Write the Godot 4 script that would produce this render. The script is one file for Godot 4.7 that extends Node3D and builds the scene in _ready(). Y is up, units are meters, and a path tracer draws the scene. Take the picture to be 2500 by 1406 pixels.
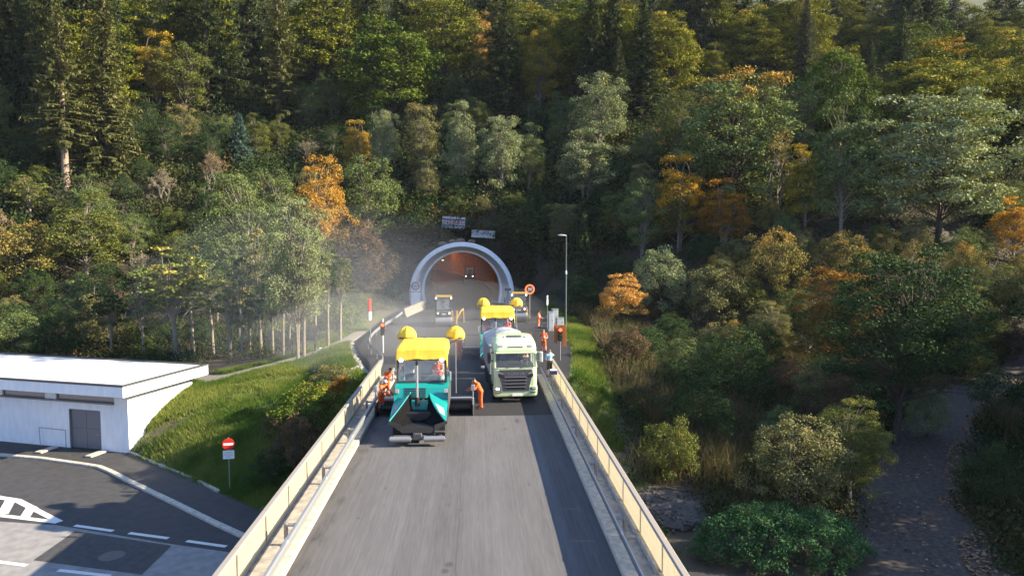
extends Node3D
# A bridge leads to a tunnel portal in an autumn mountain forest; road works on the bridge.
# Axes: x to the right, y up, the road runs along -z. Metres. The bridge road is at y = 0.

var names := {}
var M := {}
var protos := {}
var tint_cache := {}

class MB:
	var v := PackedVector3Array()
	var n := PackedVector3Array()
	var c := PackedColorArray()
	var uv := PackedVector2Array()
	var t := Transform3D.IDENTITY
	var col := Color.WHITE
	var colored := false
	func at(x: float, y: float, z: float, turn := Vector3.ZERO) -> MB:
		t = Transform3D(Basis.from_euler(turn), Vector3(x, y, z))
		return self
	func paint(k: Color) -> MB:
		col = k
		colored = true
		return self
	func tri(a: Vector3, b: Vector3, d: Vector3) -> void:
		var p := t * a
		var q := t * b
		var r := t * d
		var m := (q - p).cross(r - p).normalized()
		v.append(p); v.append(r); v.append(q)
		n.append(m); n.append(m); n.append(m)
		if colored:
			c.append(col); c.append(col); c.append(col)
	func stri(a: Vector3, b: Vector3, d: Vector3, na: Vector3, nb: Vector3, nd: Vector3) -> void:
		v.append(t * a); v.append(t * d); v.append(t * b)
		n.append((t.basis * na).normalized()); n.append((t.basis * nd).normalized()); n.append((t.basis * nb).normalized())
		if colored:
			c.append(col); c.append(col); c.append(col)
	func quad(a: Vector3, b: Vector3, d: Vector3, e: Vector3) -> void:
		tri(a, b, d)
		tri(a, d, e)
	func sheet(a: Vector3, b: Vector3, d: Vector3, e: Vector3, thick: float) -> void:
		# a slab with the given top face (counter-clockwise seen from its front)
		var m := (b - a).cross(d - a).normalized() * -thick
		quad(a, b, d, e)
		quad(e + m, d + m, b + m, a + m)
		quad(a, a + m, b + m, b)
		quad(b, b + m, d + m, d)
		quad(d, d + m, e + m, e)
		quad(e, e + m, a + m, a)
	func box(o: Vector3, s: Vector3, bev := 0.0) -> void:
		var h := s * 0.5
		if bev <= 0.0:
			for k in 6:
				var ax := k / 2
				var sg := 1.0 if k % 2 == 0 else -1.0
				var w := Vector3.ZERO
				var e1 := Vector3.ZERO
				var e2 := Vector3.ZERO
				w[ax] = sg * h[ax]
				e1[(ax + 1) % 3] = h[(ax + 1) % 3] * sg
				e2[(ax + 2) % 3] = h[(ax + 2) % 3]
				quad(o + w - e1 - e2, o + w + e1 - e2, o + w + e1 + e2, o + w - e1 + e2)
			return
		var b := minf(bev, minf(h.x, minf(h.y, h.z)) * 0.9)
		var i := h - Vector3(b, b, b)
		for k in 6:
			var ax := k / 2
			var sg := 1.0 if k % 2 == 0 else -1.0
			var w := Vector3.ZERO
			var e1 := Vector3.ZERO
			var e2 := Vector3.ZERO
			w[ax] = sg * h[ax]
			e1[(ax + 1) % 3] = i[(ax + 1) % 3] * sg
			e2[(ax + 2) % 3] = i[(ax + 2) % 3]
			quad(o + w - e1 - e2, o + w + e1 - e2, o + w + e1 + e2, o + w - e1 + e2)
		for ax in 3:
			var a1 := (ax + 1) % 3
			var a2 := (ax + 2) % 3
			for s1 in [-1.0, 1.0]:
				for s2 in [-1.0, 1.0]:
					var p := Vector3.ZERO
					var q := Vector3.ZERO
					p[a1] = s1 * h[a1]; p[a2] = s2 * i[a2]
					q[a1] = s1 * i[a1]; q[a2] = s2 * h[a2]
					var l := Vector3.ZERO
					l[ax] = i[ax]
					if s1 * s2 > 0.0:
						quad(o + p - l, o + q - l, o + q + l, o + p + l) if false else quad(o + p + l, o + p - l, o + q - l, o + q + l) if false else _edge(o, p, q, l)
					else:
						_edge(o, p, q, l)
		for sx in [-1.0, 1.0]:
			for sy in [-1.0, 1.0]:
				for sz in [-1.0, 1.0]:
					var p := Vector3(sx * h.x, sy * i.y, sz * i.z)
					var q := Vector3(sx * i.x, sy * h.y, sz * i.z)
					var r := Vector3(sx * i.x, sy * i.y, sz * h.z)
					if sx * sy * sz > 0.0:
						tri(o + p, o + q, o + r)
					else:
						tri(o + p, o + r, o + q)
	func _edge(o: Vector3, p: Vector3, q: Vector3, l: Vector3) -> void:
		if (q - p).cross(l).dot(p + q) > 0.0:
			quad(o + p - l, o + q - l, o + q + l, o + p + l)
		else:
			quad(o + p + l, o + q + l, o + q - l, o + p - l)
	func tube(pts: Array, rad, sides := 8, caps := true) -> void:
		var k := pts.size()
		var ref := Vector3.UP
		var d0: Vector3 = (pts[1] - pts[0]).normalized()
		if absf(d0.dot(ref)) > 0.9:
			ref = Vector3.RIGHT
		var rings := []
		var side := d0.cross(ref).normalized()
		for j in k:
			var d: Vector3
			if j == 0:
				d = pts[1] - pts[0]
			elif j == k - 1:
				d = pts[j] - pts[j - 1]
			else:
				d = (pts[j + 1] - pts[j]).normalized() + (pts[j] - pts[j - 1]).normalized()
			d = d.normalized()
			side = (side - d * side.dot(d)).normalized()
			var other := d.cross(side)
			var r: float = rad if rad is float else rad[j]
			var ring := []
			for q in sides:
				var a := TAU * q / sides
				ring.append([pts[j] + (side * cos(a) + other * sin(a)) * r, side * cos(a) + other * sin(a)])
			rings.append(ring)
		for j in k - 1:
			for q in sides:
				var w := (q + 1) % sides
				var A = rings[j][q]; var B = rings[j][w]; var C = rings[j + 1][w]; var D = rings[j + 1][q]
				stri(A[0], B[0], C[0], A[1], B[1], C[1])
				stri(A[0], C[0], D[0], A[1], C[1], D[1])
		if caps:
			for q in range(1, sides - 1):
				tri(rings[0][0][0], rings[0][q + 1][0], rings[0][q][0])
				tri(rings[k - 1][0][0], rings[k - 1][q][0], rings[k - 1][q + 1][0])
	func lathe(prof: Array, seg := 24, smooth := true) -> void:
		# prof: Vector2(radius, y), going up on the outside; turned about y
		for j in prof.size() - 1:
			var p: Vector2 = prof[j]
			var q: Vector2 = prof[j + 1]
			var d := q - p
			var nn := Vector2(d.y, -d.x).normalized()
			for k in seg:
				var a := TAU * k / seg
				var b := TAU * (k + 1) / seg
				var A := Vector3(p.x * sin(a), p.y, p.x * cos(a))
				var B := Vector3(p.x * sin(b), p.y, p.x * cos(b))
				var C := Vector3(q.x * sin(b), q.y, q.x * cos(b))
				var D := Vector3(q.x * sin(a), q.y, q.x * cos(a))
				var na := Vector3(nn.x * sin(a), nn.y, nn.x * cos(a))
				var nb := Vector3(nn.x * sin(b), nn.y, nn.x * cos(b))
				if p.x > 0.0001:
					stri(A, B, C, na, nb, nb)
				if q.x > 0.0001:
					stri(A, C, D, na, nb, na)
	func prism(poly: Array, depth: float) -> void:
		# polygon in x-y, from z = 0 back to z = -depth
		var pk := PackedVector2Array(poly)
		if Geometry2D.is_polygon_clockwise(pk):
			pk.reverse()
		var idx := Geometry2D.triangulate_polygon(pk)
		for j in range(0, idx.size(), 3):
			var a := pk[idx[j]]; var b := pk[idx[j + 1]]; var d := pk[idx[j + 2]]
			if (b - a).cross(d - a) < 0.0:
				var sw := b
				b = d
				d = sw
			tri(Vector3(a.x, a.y, 0), Vector3(b.x, b.y, 0), Vector3(d.x, d.y, 0))
			tri(Vector3(a.x, a.y, -depth), Vector3(d.x, d.y, -depth), Vector3(b.x, b.y, -depth))
		for j in pk.size():
			var a := pk[j]; var b := pk[(j + 1) % pk.size()]
			quad(Vector3(a.x, a.y, 0), Vector3(a.x, a.y, -depth), Vector3(b.x, b.y, -depth), Vector3(b.x, b.y, 0))
	func loft(rings: Array, closed := true, caps := true) -> void:
		# rings of equal length, each counter-clockwise seen from the last ring's side
		var k: int = rings[0].size()
		for j in rings.size() - 1:
			for q in (k if closed else k - 1):
				var w := (q + 1) % k
				quad(rings[j][q], rings[j][w], rings[j + 1][w], rings[j + 1][q])
		if caps:
			for q in range(1, k - 1):
				tri(rings[0][0], rings[0][q + 1], rings[0][q])
				var e: int = rings.size() - 1
				tri(rings[e][0], rings[e][q], rings[e][q + 1])
	func ball(o: Vector3, r: Vector3, seg := 14, rows := 8) -> void:
		for j in rows:
			for k in seg:
				var q := []
				for e in [[j, k], [j, k + 1], [j + 1, k + 1], [j + 1, k]]:
					var la: float = -PI / 2 + PI * e[0] / rows
					var lo: float = TAU * e[1] / seg
					q.append(Vector3(cos(la) * sin(lo), sin(la), cos(la) * cos(lo)))
				if j > 0:
					stri(o + q[0] * r, o + q[1] * r, o + q[2] * r, q[0] / r, q[1] / r, q[2] / r)
				if j < rows - 1:
					stri(o + q[0] * r, o + q[2] * r, o + q[3] * r, q[0] / r, q[2] / r, q[3] / r)
	func mesh() -> ArrayMesh:
		var a := []
		a.resize(Mesh.ARRAY_MAX)
		a[Mesh.ARRAY_VERTEX] = v
		a[Mesh.ARRAY_NORMAL] = n
		if colored:
			a[Mesh.ARRAY_COLOR] = c
		if uv.size() == v.size():
			a[Mesh.ARRAY_TEX_UV] = uv
		var m := ArrayMesh.new()
		m.add_surface_from_arrays(Mesh.PRIMITIVE_TRIANGLES, a)
		return m

func numbered(called: String) -> String:
	if not names.has(called):
		names[called] = 0
		return called
	names[called] += 1
	return "%s_%03d" % [called, names[called]]

func put(called: String, b: MB, m: Material, parent: Node3D = null) -> MeshInstance3D:
	var o := MeshInstance3D.new()
	o.mesh = b.mesh()
	o.material_override = m
	return hang(called, o, parent)

func hang(called: String, o, parent: Node3D = null):
	if parent == null:
		o.name = numbered(called)
		add_child(o, true)
	else:
		var k := 0
		var want := called
		while parent.has_node(NodePath(want)):
			k += 1
			want = "%s_%03d" % [called, k]
		o.name = want
		parent.add_child(o, true)
	return o

func tag(o: Node, label: String, category: String, group := "") -> Node:
	o.set_meta("label", label)
	o.set_meta("category", category)
	if group != "":
		o.set_meta("group", group)
	return o

func thing(called: String, label: String, category: String, where := Vector3.ZERO, turn := 0.0, group := "") -> Node3D:
	var o := Node3D.new()
	o.name = numbered(called)
	add_child(o, true)
	o.position = where
	o.rotation.y = turn
	tag(o, label, category, group)
	return o

func struct(called: String, b: MB, m: Material) -> MeshInstance3D:
	var o := put(called, b, m)
	o.set_meta("kind", "structure")
	return o

func lin(r: float, g: float, b: float, a := 1.0) -> Color:
	var k := Color(r, g, b).linear_to_srgb()
	k.a = a
	return k

func mat(r: float, g: float, b: float, rough := 0.8, metal := 0.0) -> StandardMaterial3D:
	var m := StandardMaterial3D.new()
	m.albedo_color = lin(r, g, b)
	m.roughness = rough
	m.metallic = metal
	return m

func noise_tex(freq: float, stops: Array, seed_: int, octaves := 5, size := 512) -> NoiseTexture2D:
	var f := FastNoiseLite.new()
	f.seed = seed_
	f.frequency = freq
	f.fractal_octaves = octaves
	var x := NoiseTexture2D.new()
	x.width = size
	x.height = size
	x.seamless = true
	x.noise = f
	var g := Gradient.new()
	var off := PackedFloat32Array()
	var cs := PackedColorArray()
	for s in stops:
		off.append(s[0])
		cs.append(lin(s[1], s[2], s[3]))
	g.offsets = off
	g.colors = cs
	x.color_ramp = g
	return x

func grainy(r: float, g: float, b: float, rough: float, vary: float, seed_: int, scale := Vector3(0.4, 0.4, 0.4), freq := 0.02, fine := 0.0) -> StandardMaterial3D:
	var m := StandardMaterial3D.new()
	m.roughness = rough
	var lo := 1.0 - vary
	var hi := 1.0 + vary
	m.albedo_texture = noise_tex(freq, [[0.2, r * lo, g * lo, b * lo], [0.5, r, g, b], [0.8, r * hi, g * hi, b * hi]], seed_)
	m.uv1_triplanar = true
	m.uv1_world_triplanar = true
	m.uv1_scale = scale
	if fine > 0.0:
		m.detail_enabled = true
		m.detail_blend_mode = BaseMaterial3D.BLEND_MODE_MUL
		m.detail_uv_layer = BaseMaterial3D.DETAIL_UV_2
		m.uv2_triplanar = true
		m.uv2_world_triplanar = true
		m.uv2_scale = Vector3(1.7, 1.7, 1.7)
		var k := 1.0 - fine
		m.detail_albedo = noise_tex(0.16, [[0.25, k, k, k], [0.7, 1, 1, 1]], seed_ + 50, 3, 256)
	return m

func glow(r: float, g: float, b: float, e: float) -> StandardMaterial3D:
	var m := mat(r, g, b, 0.4)
	m.emission_enabled = true
	m.emission = lin(r, g, b)
	m.emission_energy_multiplier = e
	return m

func text_mesh(s: String, height: float, deep := 0.01, bold := 500) -> TextMesh:
	var x := TextMesh.new()
	var f := SystemFont.new()
	f.font_names = PackedStringArray(["Droid Sans"])
	f.font_weight = bold
	x.font = f
	x.text = s
	x.font_size = 32
	x.pixel_size = height / 23.0
	x.depth = deep
	return x

func write_on(parent: Node3D, s: String, height: float, m: Material, where: Vector3, turn := Vector3.ZERO, wide := 1.0) -> MeshInstance3D:
	var o := MeshInstance3D.new()
	o.mesh = text_mesh(s, height)
	o.material_override = m
	o.position = where
	o.rotation = turn
	o.scale.x = wide
	return hang("lettering", o, parent)

func sm(a: float, b: float, x: float) -> float:
	var t := clampf((x - a) / (b - a), 0.0, 1.0)
	return t * t * (3.0 - 2.0 * t)

func along(x: float, xs: Array, ys: Array) -> float:
	if x <= xs[0]:
		return ys[0]
	for j in range(1, xs.size()):
		if x <= xs[j]:
			return lerpf(ys[j - 1], ys[j], (x - xs[j - 1]) / (xs[j] - xs[j - 1]))
	return ys[-1]

func left_edge(d: float) -> float:
	return along(d, [47.0, 54.0, 62.0, 80.0, 97.0], [-6.9, -9.0, -10.8, -10.6, -9.6])

func right_edge(d: float) -> float:
	return along(d, [47.0, 60.0, 97.0], [6.2, 8.0, 8.0])

func bank_toe(x: float) -> float:
	return lerpf(41.3 + 0.895 * (-14.9 - x), 54.2 + 0.322 * (-23.68 - x), sm(-23.6, -24.6, x))

func bank_crest(x: float) -> float:
	if x < -22.0:
		return lerpf(58.5, 61.5 + 0.322 * (-23.68 - x), sm(-22.0, -25.0, x))
	return along(x, [-22.0, -17.0, -12.0, -8.0], [58.5, 60.5, 67.0, 60.0])

func ground(x: float, z: float) -> float:
	var d := -z
	var toe := bank_toe(x)
	var crest := bank_crest(x)
	var bt := clampf((d - toe) / (crest - toe), 0.0, 1.0)
	var yl := -5.55 + along(x, [-40.0, -22.0, -12.0, -8.0], [3.2, 3.6, 5.25, 5.5]) * (1.0 - pow(1.0 - bt, 2.2)) + 0.03 * maxf(0.0, d - crest)
	var yr := -5.55 + 5.5 * sm(36.0, 60.0, d) * (1.0 - sm(8.0, 22.0, x)) + maxf(d - 36.0, 0.0) * 0.09 * sm(8.0, 22.0, x)
	var y := lerpf(yl, yr, sm(-6.0, 5.5, x))
	var le := left_edge(d)
	var re := right_edge(d)
	var c := sm(45.5, 48.0, d) * sm(le - 4.0, le - 0.3, x) * (1.0 - sm(re + 0.3, re + 4.0, x))
	y = lerpf(y, -0.06, c)
	var dc := along(x, [-160.0, -70.0, -45.0, -20.0, -8.0, 8.0, 16.0, 30.0, 50.0, 100.0], [38.0, 68.0, 80.0, 89.0, 90.0, 88.0, 82.0, 70.0, 63.0, 64.0])
	var u := d - dc
	var hill := 0.0
	if u > 0.0:
		hill = (u * u / 12.0 if u < 6.0 else u - 3.0) * lerpf(lerpf(0.62, 0.48, sm(0.0, 40.0, x)), 0.4, sm(40.0, 110.0, x))
	var ax := absf(x + 1.94)
	if d < 97.8:
		hill *= sm(7.5, 15.0, ax)
	elif d < 150.0:
		hill = maxf(hill, lerpf(9.2 + (d - 98.0) * 0.5, hill, sm(6.8, 13.0, ax)))
	var rough := sin(x * 0.31 + d * 0.17) * 0.35 + sin(x * 0.13 - d * 0.29 + 2.0) * 0.45
	return y + hill + rough * sm(1.0, 6.0, hill)

func _ready() -> void:
	var cam := Camera3D.new()
	cam.name = "camera"
	add_child(cam)
	cam.position = Vector3(0, 9.4, 0)
	cam.rotation = Vector3(deg_to_rad(-4.183), deg_to_rad(-2.871), 0)
	cam.fov = 43.77
	cam.near = 0.1
	cam.far = 1500.0
	cam.current = true
	var we := WorldEnvironment.new()
	we.name = "environment"
	add_child(we)
	var env := Environment.new()
	env.background_mode = Environment.BG_SKY
	var sky := ProceduralSkyMaterial.new()
	sky.sky_top_color = lin(0.20, 0.36, 0.72)
	sky.sky_horizon_color = lin(0.55, 0.66, 0.82)
	sky.sky_curve = 0.12
	sky.ground_bottom_color = lin(0.08, 0.08, 0.06)
	sky.ground_horizon_color = lin(0.3, 0.33, 0.36)
	sky.sun_angle_max = 6.0
	sky.sky_energy_multiplier = 0.7
	env.sky = Sky.new()
	env.sky.sky_material = sky
	env.tonemap_mode = Environment.TONE_MAPPER_LINEAR
	env.tonemap_exposure = 3.7
	env.sdfgi_enabled = true
	env.ssao_enabled = true
	env.ssil_enabled = true
	we.environment = env
	var sun := DirectionalLight3D.new()
	sun.name = "sun"
	add_child(sun)
	sun.light_color = Color(1.0, 0.935, 0.81)
	sun.light_energy = 1.6
	sun.light_angular_distance = 0.5
	sun.shadow_enabled = true
	sun.look_at_from_position(Vector3(210, 106, 22), Vector3.ZERO)
	build_materials()
	build_nature()
	build_bridge()
	build_left()
	build_portal()
	build_vehicles()
	build_people()
	build_furniture()
	env.fog_enabled = true
	env.fog_light_color = Color(0.82, 0.88, 0.95)
	env.fog_density = 0.00008
	env.volumetric_fog_enabled = true
	env.volumetric_fog_density = 0.0

func build_materials() -> void:
	M.leaf = StandardMaterial3D.new()
	M.leaf.vertex_color_use_as_albedo = true
	M.leaf.roughness = 0.75
	M.leaf.metallic_specular = 0.2
	M.leaf.backlight_enabled = true
	M.leaf.backlight = Color(0.55, 0.55, 0.25)
	M.leaf_tint = M.leaf.duplicate()
	M.bark = grainy(0.07, 0.055, 0.042, 0.95, 0.4, 41, Vector3(1, 0.3, 1))
	M.bark_spruce = grainy(0.11, 0.085, 0.065, 0.95, 0.4, 42, Vector3(1, 0.3, 1))
	M.bark_pale = grainy(0.27, 0.2, 0.16, 0.95, 0.3, 43, Vector3(1, 0.3, 1))
	M.bark_grey = grainy(0.2, 0.175, 0.14, 0.95, 0.35, 44, Vector3(1, 0.3, 1))
	M.concrete = grainy(0.33, 0.30, 0.26, 0.9, 0.22, 51, Vector3(0.22, 0.22, 0.22), 0.02, 0.2)
	M.concrete_pale = grainy(0.45, 0.41, 0.34, 0.9, 0.2, 52, Vector3(0.25, 0.25, 0.25), 0.02, 0.18)
	M.galv = mat(0.42, 0.44, 0.46, 0.42, 0.7)
	M.galv_dull = mat(0.24, 0.24, 0.24, 0.55, 0.5)
	M.rail_blue = mat(0.17, 0.20, 0.24, 0.45, 0.6)
	M.door_grey = mat(0.19, 0.19, 0.21, 0.4, 0.3)
	M.window_panel = mat(0.42, 0.36, 0.34, 0.25)
	M.sign_white = glow(0.85, 0.85, 0.85, 0.12)
	M.board_grey = mat(0.48, 0.49, 0.5, 0.6)
	M.navy = mat(0.015, 0.02, 0.08, 0.5)
	M.steel = mat(0.3, 0.31, 0.33, 0.45, 0.6)
	M.white_paint = grainy(0.84, 0.85, 0.86, 0.6, 0.05, 53, Vector3(0.1, 0.1, 0.1))
	M.white = mat(0.78, 0.78, 0.78, 0.5)
	M.black = mat(0.012, 0.012, 0.014, 0.5)
	M.rubber = mat(0.018, 0.018, 0.019, 0.85)
	M.dark_grey = mat(0.06, 0.063, 0.07, 0.5)
	M.grey = mat(0.2, 0.21, 0.22, 0.5)
	M.teal = grainy(0.003, 0.265, 0.245, 0.4, 0.16, 56, Vector3(0.7, 0.7, 0.7), 0.03, 0.15)
	M.teal.clearcoat_enabled = true
	M.teal.clearcoat = 0.5
	M.teal.clearcoat_roughness = 0.2
	M.yellow = grainy(0.80, 0.52, 0.04, 0.7, 0.07, 54, Vector3(0.4, 0.4, 0.4))
	M.yellow_paint = grainy(0.38, 0.235, 0.035, 0.5, 0.15, 58, Vector3(0.7, 0.7, 0.7), 0.03, 0.2)
	M.mint = grainy(0.57, 0.71, 0.41, 0.32, 0.05, 57, Vector3(0.5, 0.5, 0.5), 0.03, 0.08)
	M.mint.clearcoat_enabled = true
	M.mint.clearcoat = 0.6
	M.mint.clearcoat_roughness = 0.15
	M.glass = mat(0.5, 0.56, 0.58, 0.03)
	M.glass.transparency = BaseMaterial3D.TRANSPARENCY_ALPHA
	M.glass.albedo_color.a = 0.22
	M.silver = grainy(0.5, 0.5, 0.5, 0.45, 0.15, 55, Vector3(0.3, 0.3, 0.3))
	M.silver.metallic = 0.3
	M.red_light = glow(1.0, 0.10, 0.03, 1.2)
	M.lamp_white = glow(1.0, 0.98, 0.9, 2.2)
	M.orange_light = glow(1.0, 0.5, 0.12, 3.0)
	M.red = mat(0.55, 0.02, 0.015, 0.5)
	M.orange_board = mat(0.42, 0.12, 0.03, 0.6)
	M.asphalt_fresh = grainy(0.019, 0.019, 0.021, 0.8, 0.3, 61, Vector3(0.35, 0.35, 0.35), 0.02, 0.35)
	M.asphalt_low = grainy(0.042, 0.041, 0.043, 0.85, 0.2, 62, Vector3(0.12, 0.12, 0.12), 0.02, 0.3)
	M.asphalt_old = grainy(0.235, 0.225, 0.22, 0.9, 0.15, 63, Vector3(0.12, 0.12, 0.12), 0.02, 0.25)

# ---------------------------------------------------------------- trees

class Leaves:
	# the leaves of one crown: four corners each, and what its colour depends on
	var v := PackedVector3Array()
	var high := PackedFloat32Array()
	var clump := PackedFloat32Array()
	var own := PackedFloat32Array()
	func leaf(p: Vector3, along_: Vector3, nrm: Vector3, length: float, width: float, h: float, cl: float, ow: float) -> void:
		var s := along_.cross(nrm).normalized() * (width * 0.5)
		var a := along_ * (length * 0.5)
		var dip := nrm * (length * -0.12)
		v.append(p - a); v.append(p + s + dip); v.append(p + a); v.append(p - s + dip)
		high.append(h); clump.append(cl); own.append(ow)

func colors_of(name_: String) -> Array:
	# two tones of the leaves, a tone of the autumn leaves, and the share of them; linear
	match name_:
		"spruce_dark": return [Color(0.033, 0.050, 0.021), Color(0.069, 0.088, 0.035), Color(0.075, 0.075, 0.037), 0.1]
		"spruce_olive": return [Color(0.056, 0.069, 0.025), Color(0.119, 0.122, 0.045), Color(0.138, 0.125, 0.050), 0.15]
		"spruce_grey": return [Color(0.062, 0.075, 0.048), Color(0.106, 0.112, 0.069), Color(0.125, 0.106, 0.062), 0.2]
		"spruce_pale": return [Color(0.075, 0.085, 0.03), Color(0.155, 0.155, 0.062), Color(0.17, 0.16, 0.07), 0.15]
		"blue_spruce": return [Color(0.053, 0.095, 0.084), Color(0.095, 0.158, 0.137), Color(0.095, 0.147, 0.126), 0.0]
		"dark_green": return [Color(0.023, 0.047, 0.019), Color(0.053, 0.084, 0.027), Color(0.095, 0.095, 0.032), 0.08]
		"beech_green": return [Color(0.042, 0.078, 0.012), Color(0.11, 0.145, 0.02), Color(0.2, 0.18, 0.025), 0.12]
		"beech_olive": return [Color(0.075, 0.095, 0.013), Color(0.185, 0.185, 0.022), Color(0.26, 0.21, 0.03), 0.15]
		"beech_yellow": return [Color(0.115, 0.13, 0.02), Color(0.25, 0.235, 0.028), Color(0.34, 0.26, 0.035), 0.2]
		"olive": return [Color(0.075, 0.095, 0.024), Color(0.155, 0.165, 0.042), Color(0.25, 0.2, 0.035), 0.15]
		"grey_olive": return [Color(0.105, 0.11, 0.042), Color(0.20, 0.19, 0.08), Color(0.25, 0.19, 0.075), 0.2]
		"grey_green": return [Color(0.078, 0.112, 0.04), Color(0.17, 0.205, 0.075), Color(0.25, 0.23, 0.08), 0.06]
		"silver": return [Color(0.13, 0.16, 0.075), Color(0.26, 0.29, 0.15), Color(0.3, 0.28, 0.13), 0.08]
		"pale_green": return [Color(0.150, 0.188, 0.088), Color(0.300, 0.325, 0.163), Color(0.375, 0.350, 0.175), 0.1]
		"yellow_green": return [Color(0.094, 0.125, 0.027), Color(0.200, 0.213, 0.043), Color(0.425, 0.338, 0.062), 0.35]
		"yellow": return [Color(0.163, 0.163, 0.027), Color(0.338, 0.288, 0.037), Color(0.450, 0.312, 0.037), 0.3]
		"yellow_olive": return [Color(0.163, 0.144, 0.022), Color(0.350, 0.263, 0.033), Color(0.475, 0.312, 0.031), 0.35]
		"gold": return [Color(0.210, 0.158, 0.032), Color(0.378, 0.263, 0.047), Color(0.441, 0.273, 0.042), 0.3]
		"gold_pale": return [Color(0.325, 0.213, 0.062), Color(0.450, 0.288, 0.088), Color(0.500, 0.288, 0.075), 0.3]
		"gold_olive": return [Color(0.125, 0.119, 0.037), Color(0.250, 0.200, 0.056), Color(0.38, 0.24, 0.06), 0.28]
		"gold_top": return [Color(0.105, 0.105, 0.042), Color(0.252, 0.200, 0.074), Color(0.504, 0.263, 0.037), 0.55]
		"orange": return [Color(0.315, 0.179, 0.026), Color(0.525, 0.294, 0.037), Color(0.578, 0.336, 0.042), 0.4]
		"orange_top": return [Color(0.10, 0.10, 0.02), Color(0.23, 0.18, 0.028), Color(0.55, 0.29, 0.025), 0.45]
		"maple_orange": return [Color(0.210, 0.168, 0.053), Color(0.441, 0.273, 0.084), Color(0.588, 0.304, 0.074), 0.6]
		"grey_green_gold": return [Color(0.085, 0.12, 0.04), Color(0.2, 0.235, 0.085), Color(0.46, 0.25, 0.05), 0.2]
		"rust": return [Color(0.188, 0.094, 0.018), Color(0.375, 0.175, 0.025), Color(0.425, 0.213, 0.025), 0.3]
		"rust_dark": return [Color(0.094, 0.069, 0.018), Color(0.213, 0.125, 0.025), Color(0.300, 0.138, 0.025), 0.3]
		"brown_red": return [Color(0.065, 0.05, 0.03), Color(0.135, 0.095, 0.055), Color(0.17, 0.10, 0.055), 0.25]
		"twig": return [Color(0.175, 0.119, 0.069), Color(0.300, 0.206, 0.112), Color(0.250, 0.188, 0.100), 0.3]
		"twig_pale": return [Color(0.163, 0.144, 0.100), Color(0.312, 0.263, 0.175), Color(0.300, 0.250, 0.150), 0.3]
		"twig_olive": return [Color(0.125, 0.106, 0.031), Color(0.250, 0.200, 0.044), Color(0.300, 0.200, 0.037), 0.3]
		"twig_pink": return [Color(0.250, 0.163, 0.138), Color(0.375, 0.250, 0.200), Color(0.375, 0.250, 0.188), 0.3]
		"white": return [Color(0.578, 0.578, 0.578), Color(0.600, 0.600, 0.600), Color(0.600, 0.600, 0.600), 0.0]
		"hedge": return [Color(0.026, 0.07, 0.028), Color(0.065, 0.14, 0.055), Color(0.10, 0.13, 0.05), 0.12]
	return [Color(0.05, 0.08, 0.02), Color(0.1, 0.13, 0.03), Color(0.1, 0.13, 0.03), 0.0]

func crown_mesh(l: Leaves, pal: String) -> ArrayMesh:
	var k: Array = colors_of(pal)
	var ca: Color = k[0]
	var cb: Color = k[1]
	var cc: Color = k[2]
	var share: float = k[3]
	var n := l.high.size()
	var cols := PackedColorArray()
	cols.resize(n * 4)
	var nrm := PackedVector3Array()
	nrm.resize(n * 4)
	var idx := PackedInt32Array()
	idx.resize(n * 6)
	for i in n:
		var c := ca.lerp(cb, clampf(l.clump[i] * 0.75 + l.own[i] * 0.25, 0.0, 1.0))
		# the autumn leaves sit mostly where the crown is highest
		if l.high[i] * 0.62 + l.clump[i] * 0.38 > 1.0 - share:
			c = cc.lerp(cb, l.own[i] * 0.5)
		c = c * (0.72 + 0.56 * l.own[i])
		c.a = 1.0
		var j := i * 4
		var m := (l.v[j + 2] - l.v[j]).cross(l.v[j + 3] - l.v[j + 1]).normalized()
		for q in 4:
			cols[j + q] = c
			nrm[j + q] = m
		var e := i * 6
		idx[e] = j; idx[e + 1] = j + 2; idx[e + 2] = j + 1
		idx[e + 3] = j; idx[e + 4] = j + 3; idx[e + 5] = j + 2
	var a := []
	a.resize(Mesh.ARRAY_MAX)
	a[Mesh.ARRAY_VERTEX] = l.v
	a[Mesh.ARRAY_NORMAL] = nrm
	a[Mesh.ARRAY_COLOR] = cols
	a[Mesh.ARRAY_INDEX] = idx
	var me := ArrayMesh.new()
	me.add_surface_from_arrays(Mesh.PRIMITIVE_TRIANGLES, a)
	return me

func rv(r: RandomNumberGenerator) -> Vector3:
	var z := r.randf_range(-1, 1)
	var a := r.randf() * TAU
	var s := sqrt(1.0 - z * z)
	return Vector3(s * cos(a), z, s * sin(a))

func clump_leaves(l: Leaves, r: RandomNumberGenerator, o: Vector3, outward: Vector3, cr: float, count: int, size: float, h0: float, h1: float, flat: float, tone: float) -> void:
	for i in count:
		var u := (rv(r) + outward * 0.45 + Vector3.UP * 0.35).normalized()
		var p := o + u * Vector3(1, flat, 1) * cr * r.randf_range(0.35, 1.05)
		var nn := (u * 0.5 + Vector3.UP * 0.45 + rv(r) * 0.75).normalized()
		var al := nn.cross(rv(r)).normalized()
		var s := size * r.randf_range(0.65, 1.3)
		l.leaf(p, al, nn, s, s * 0.62, clampf((p.y - h0) / (h1 - h0), 0.0, 1.0), clampf(tone + r.randf_range(-0.14, 0.14), 0.0, 1.0), r.randf())

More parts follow.
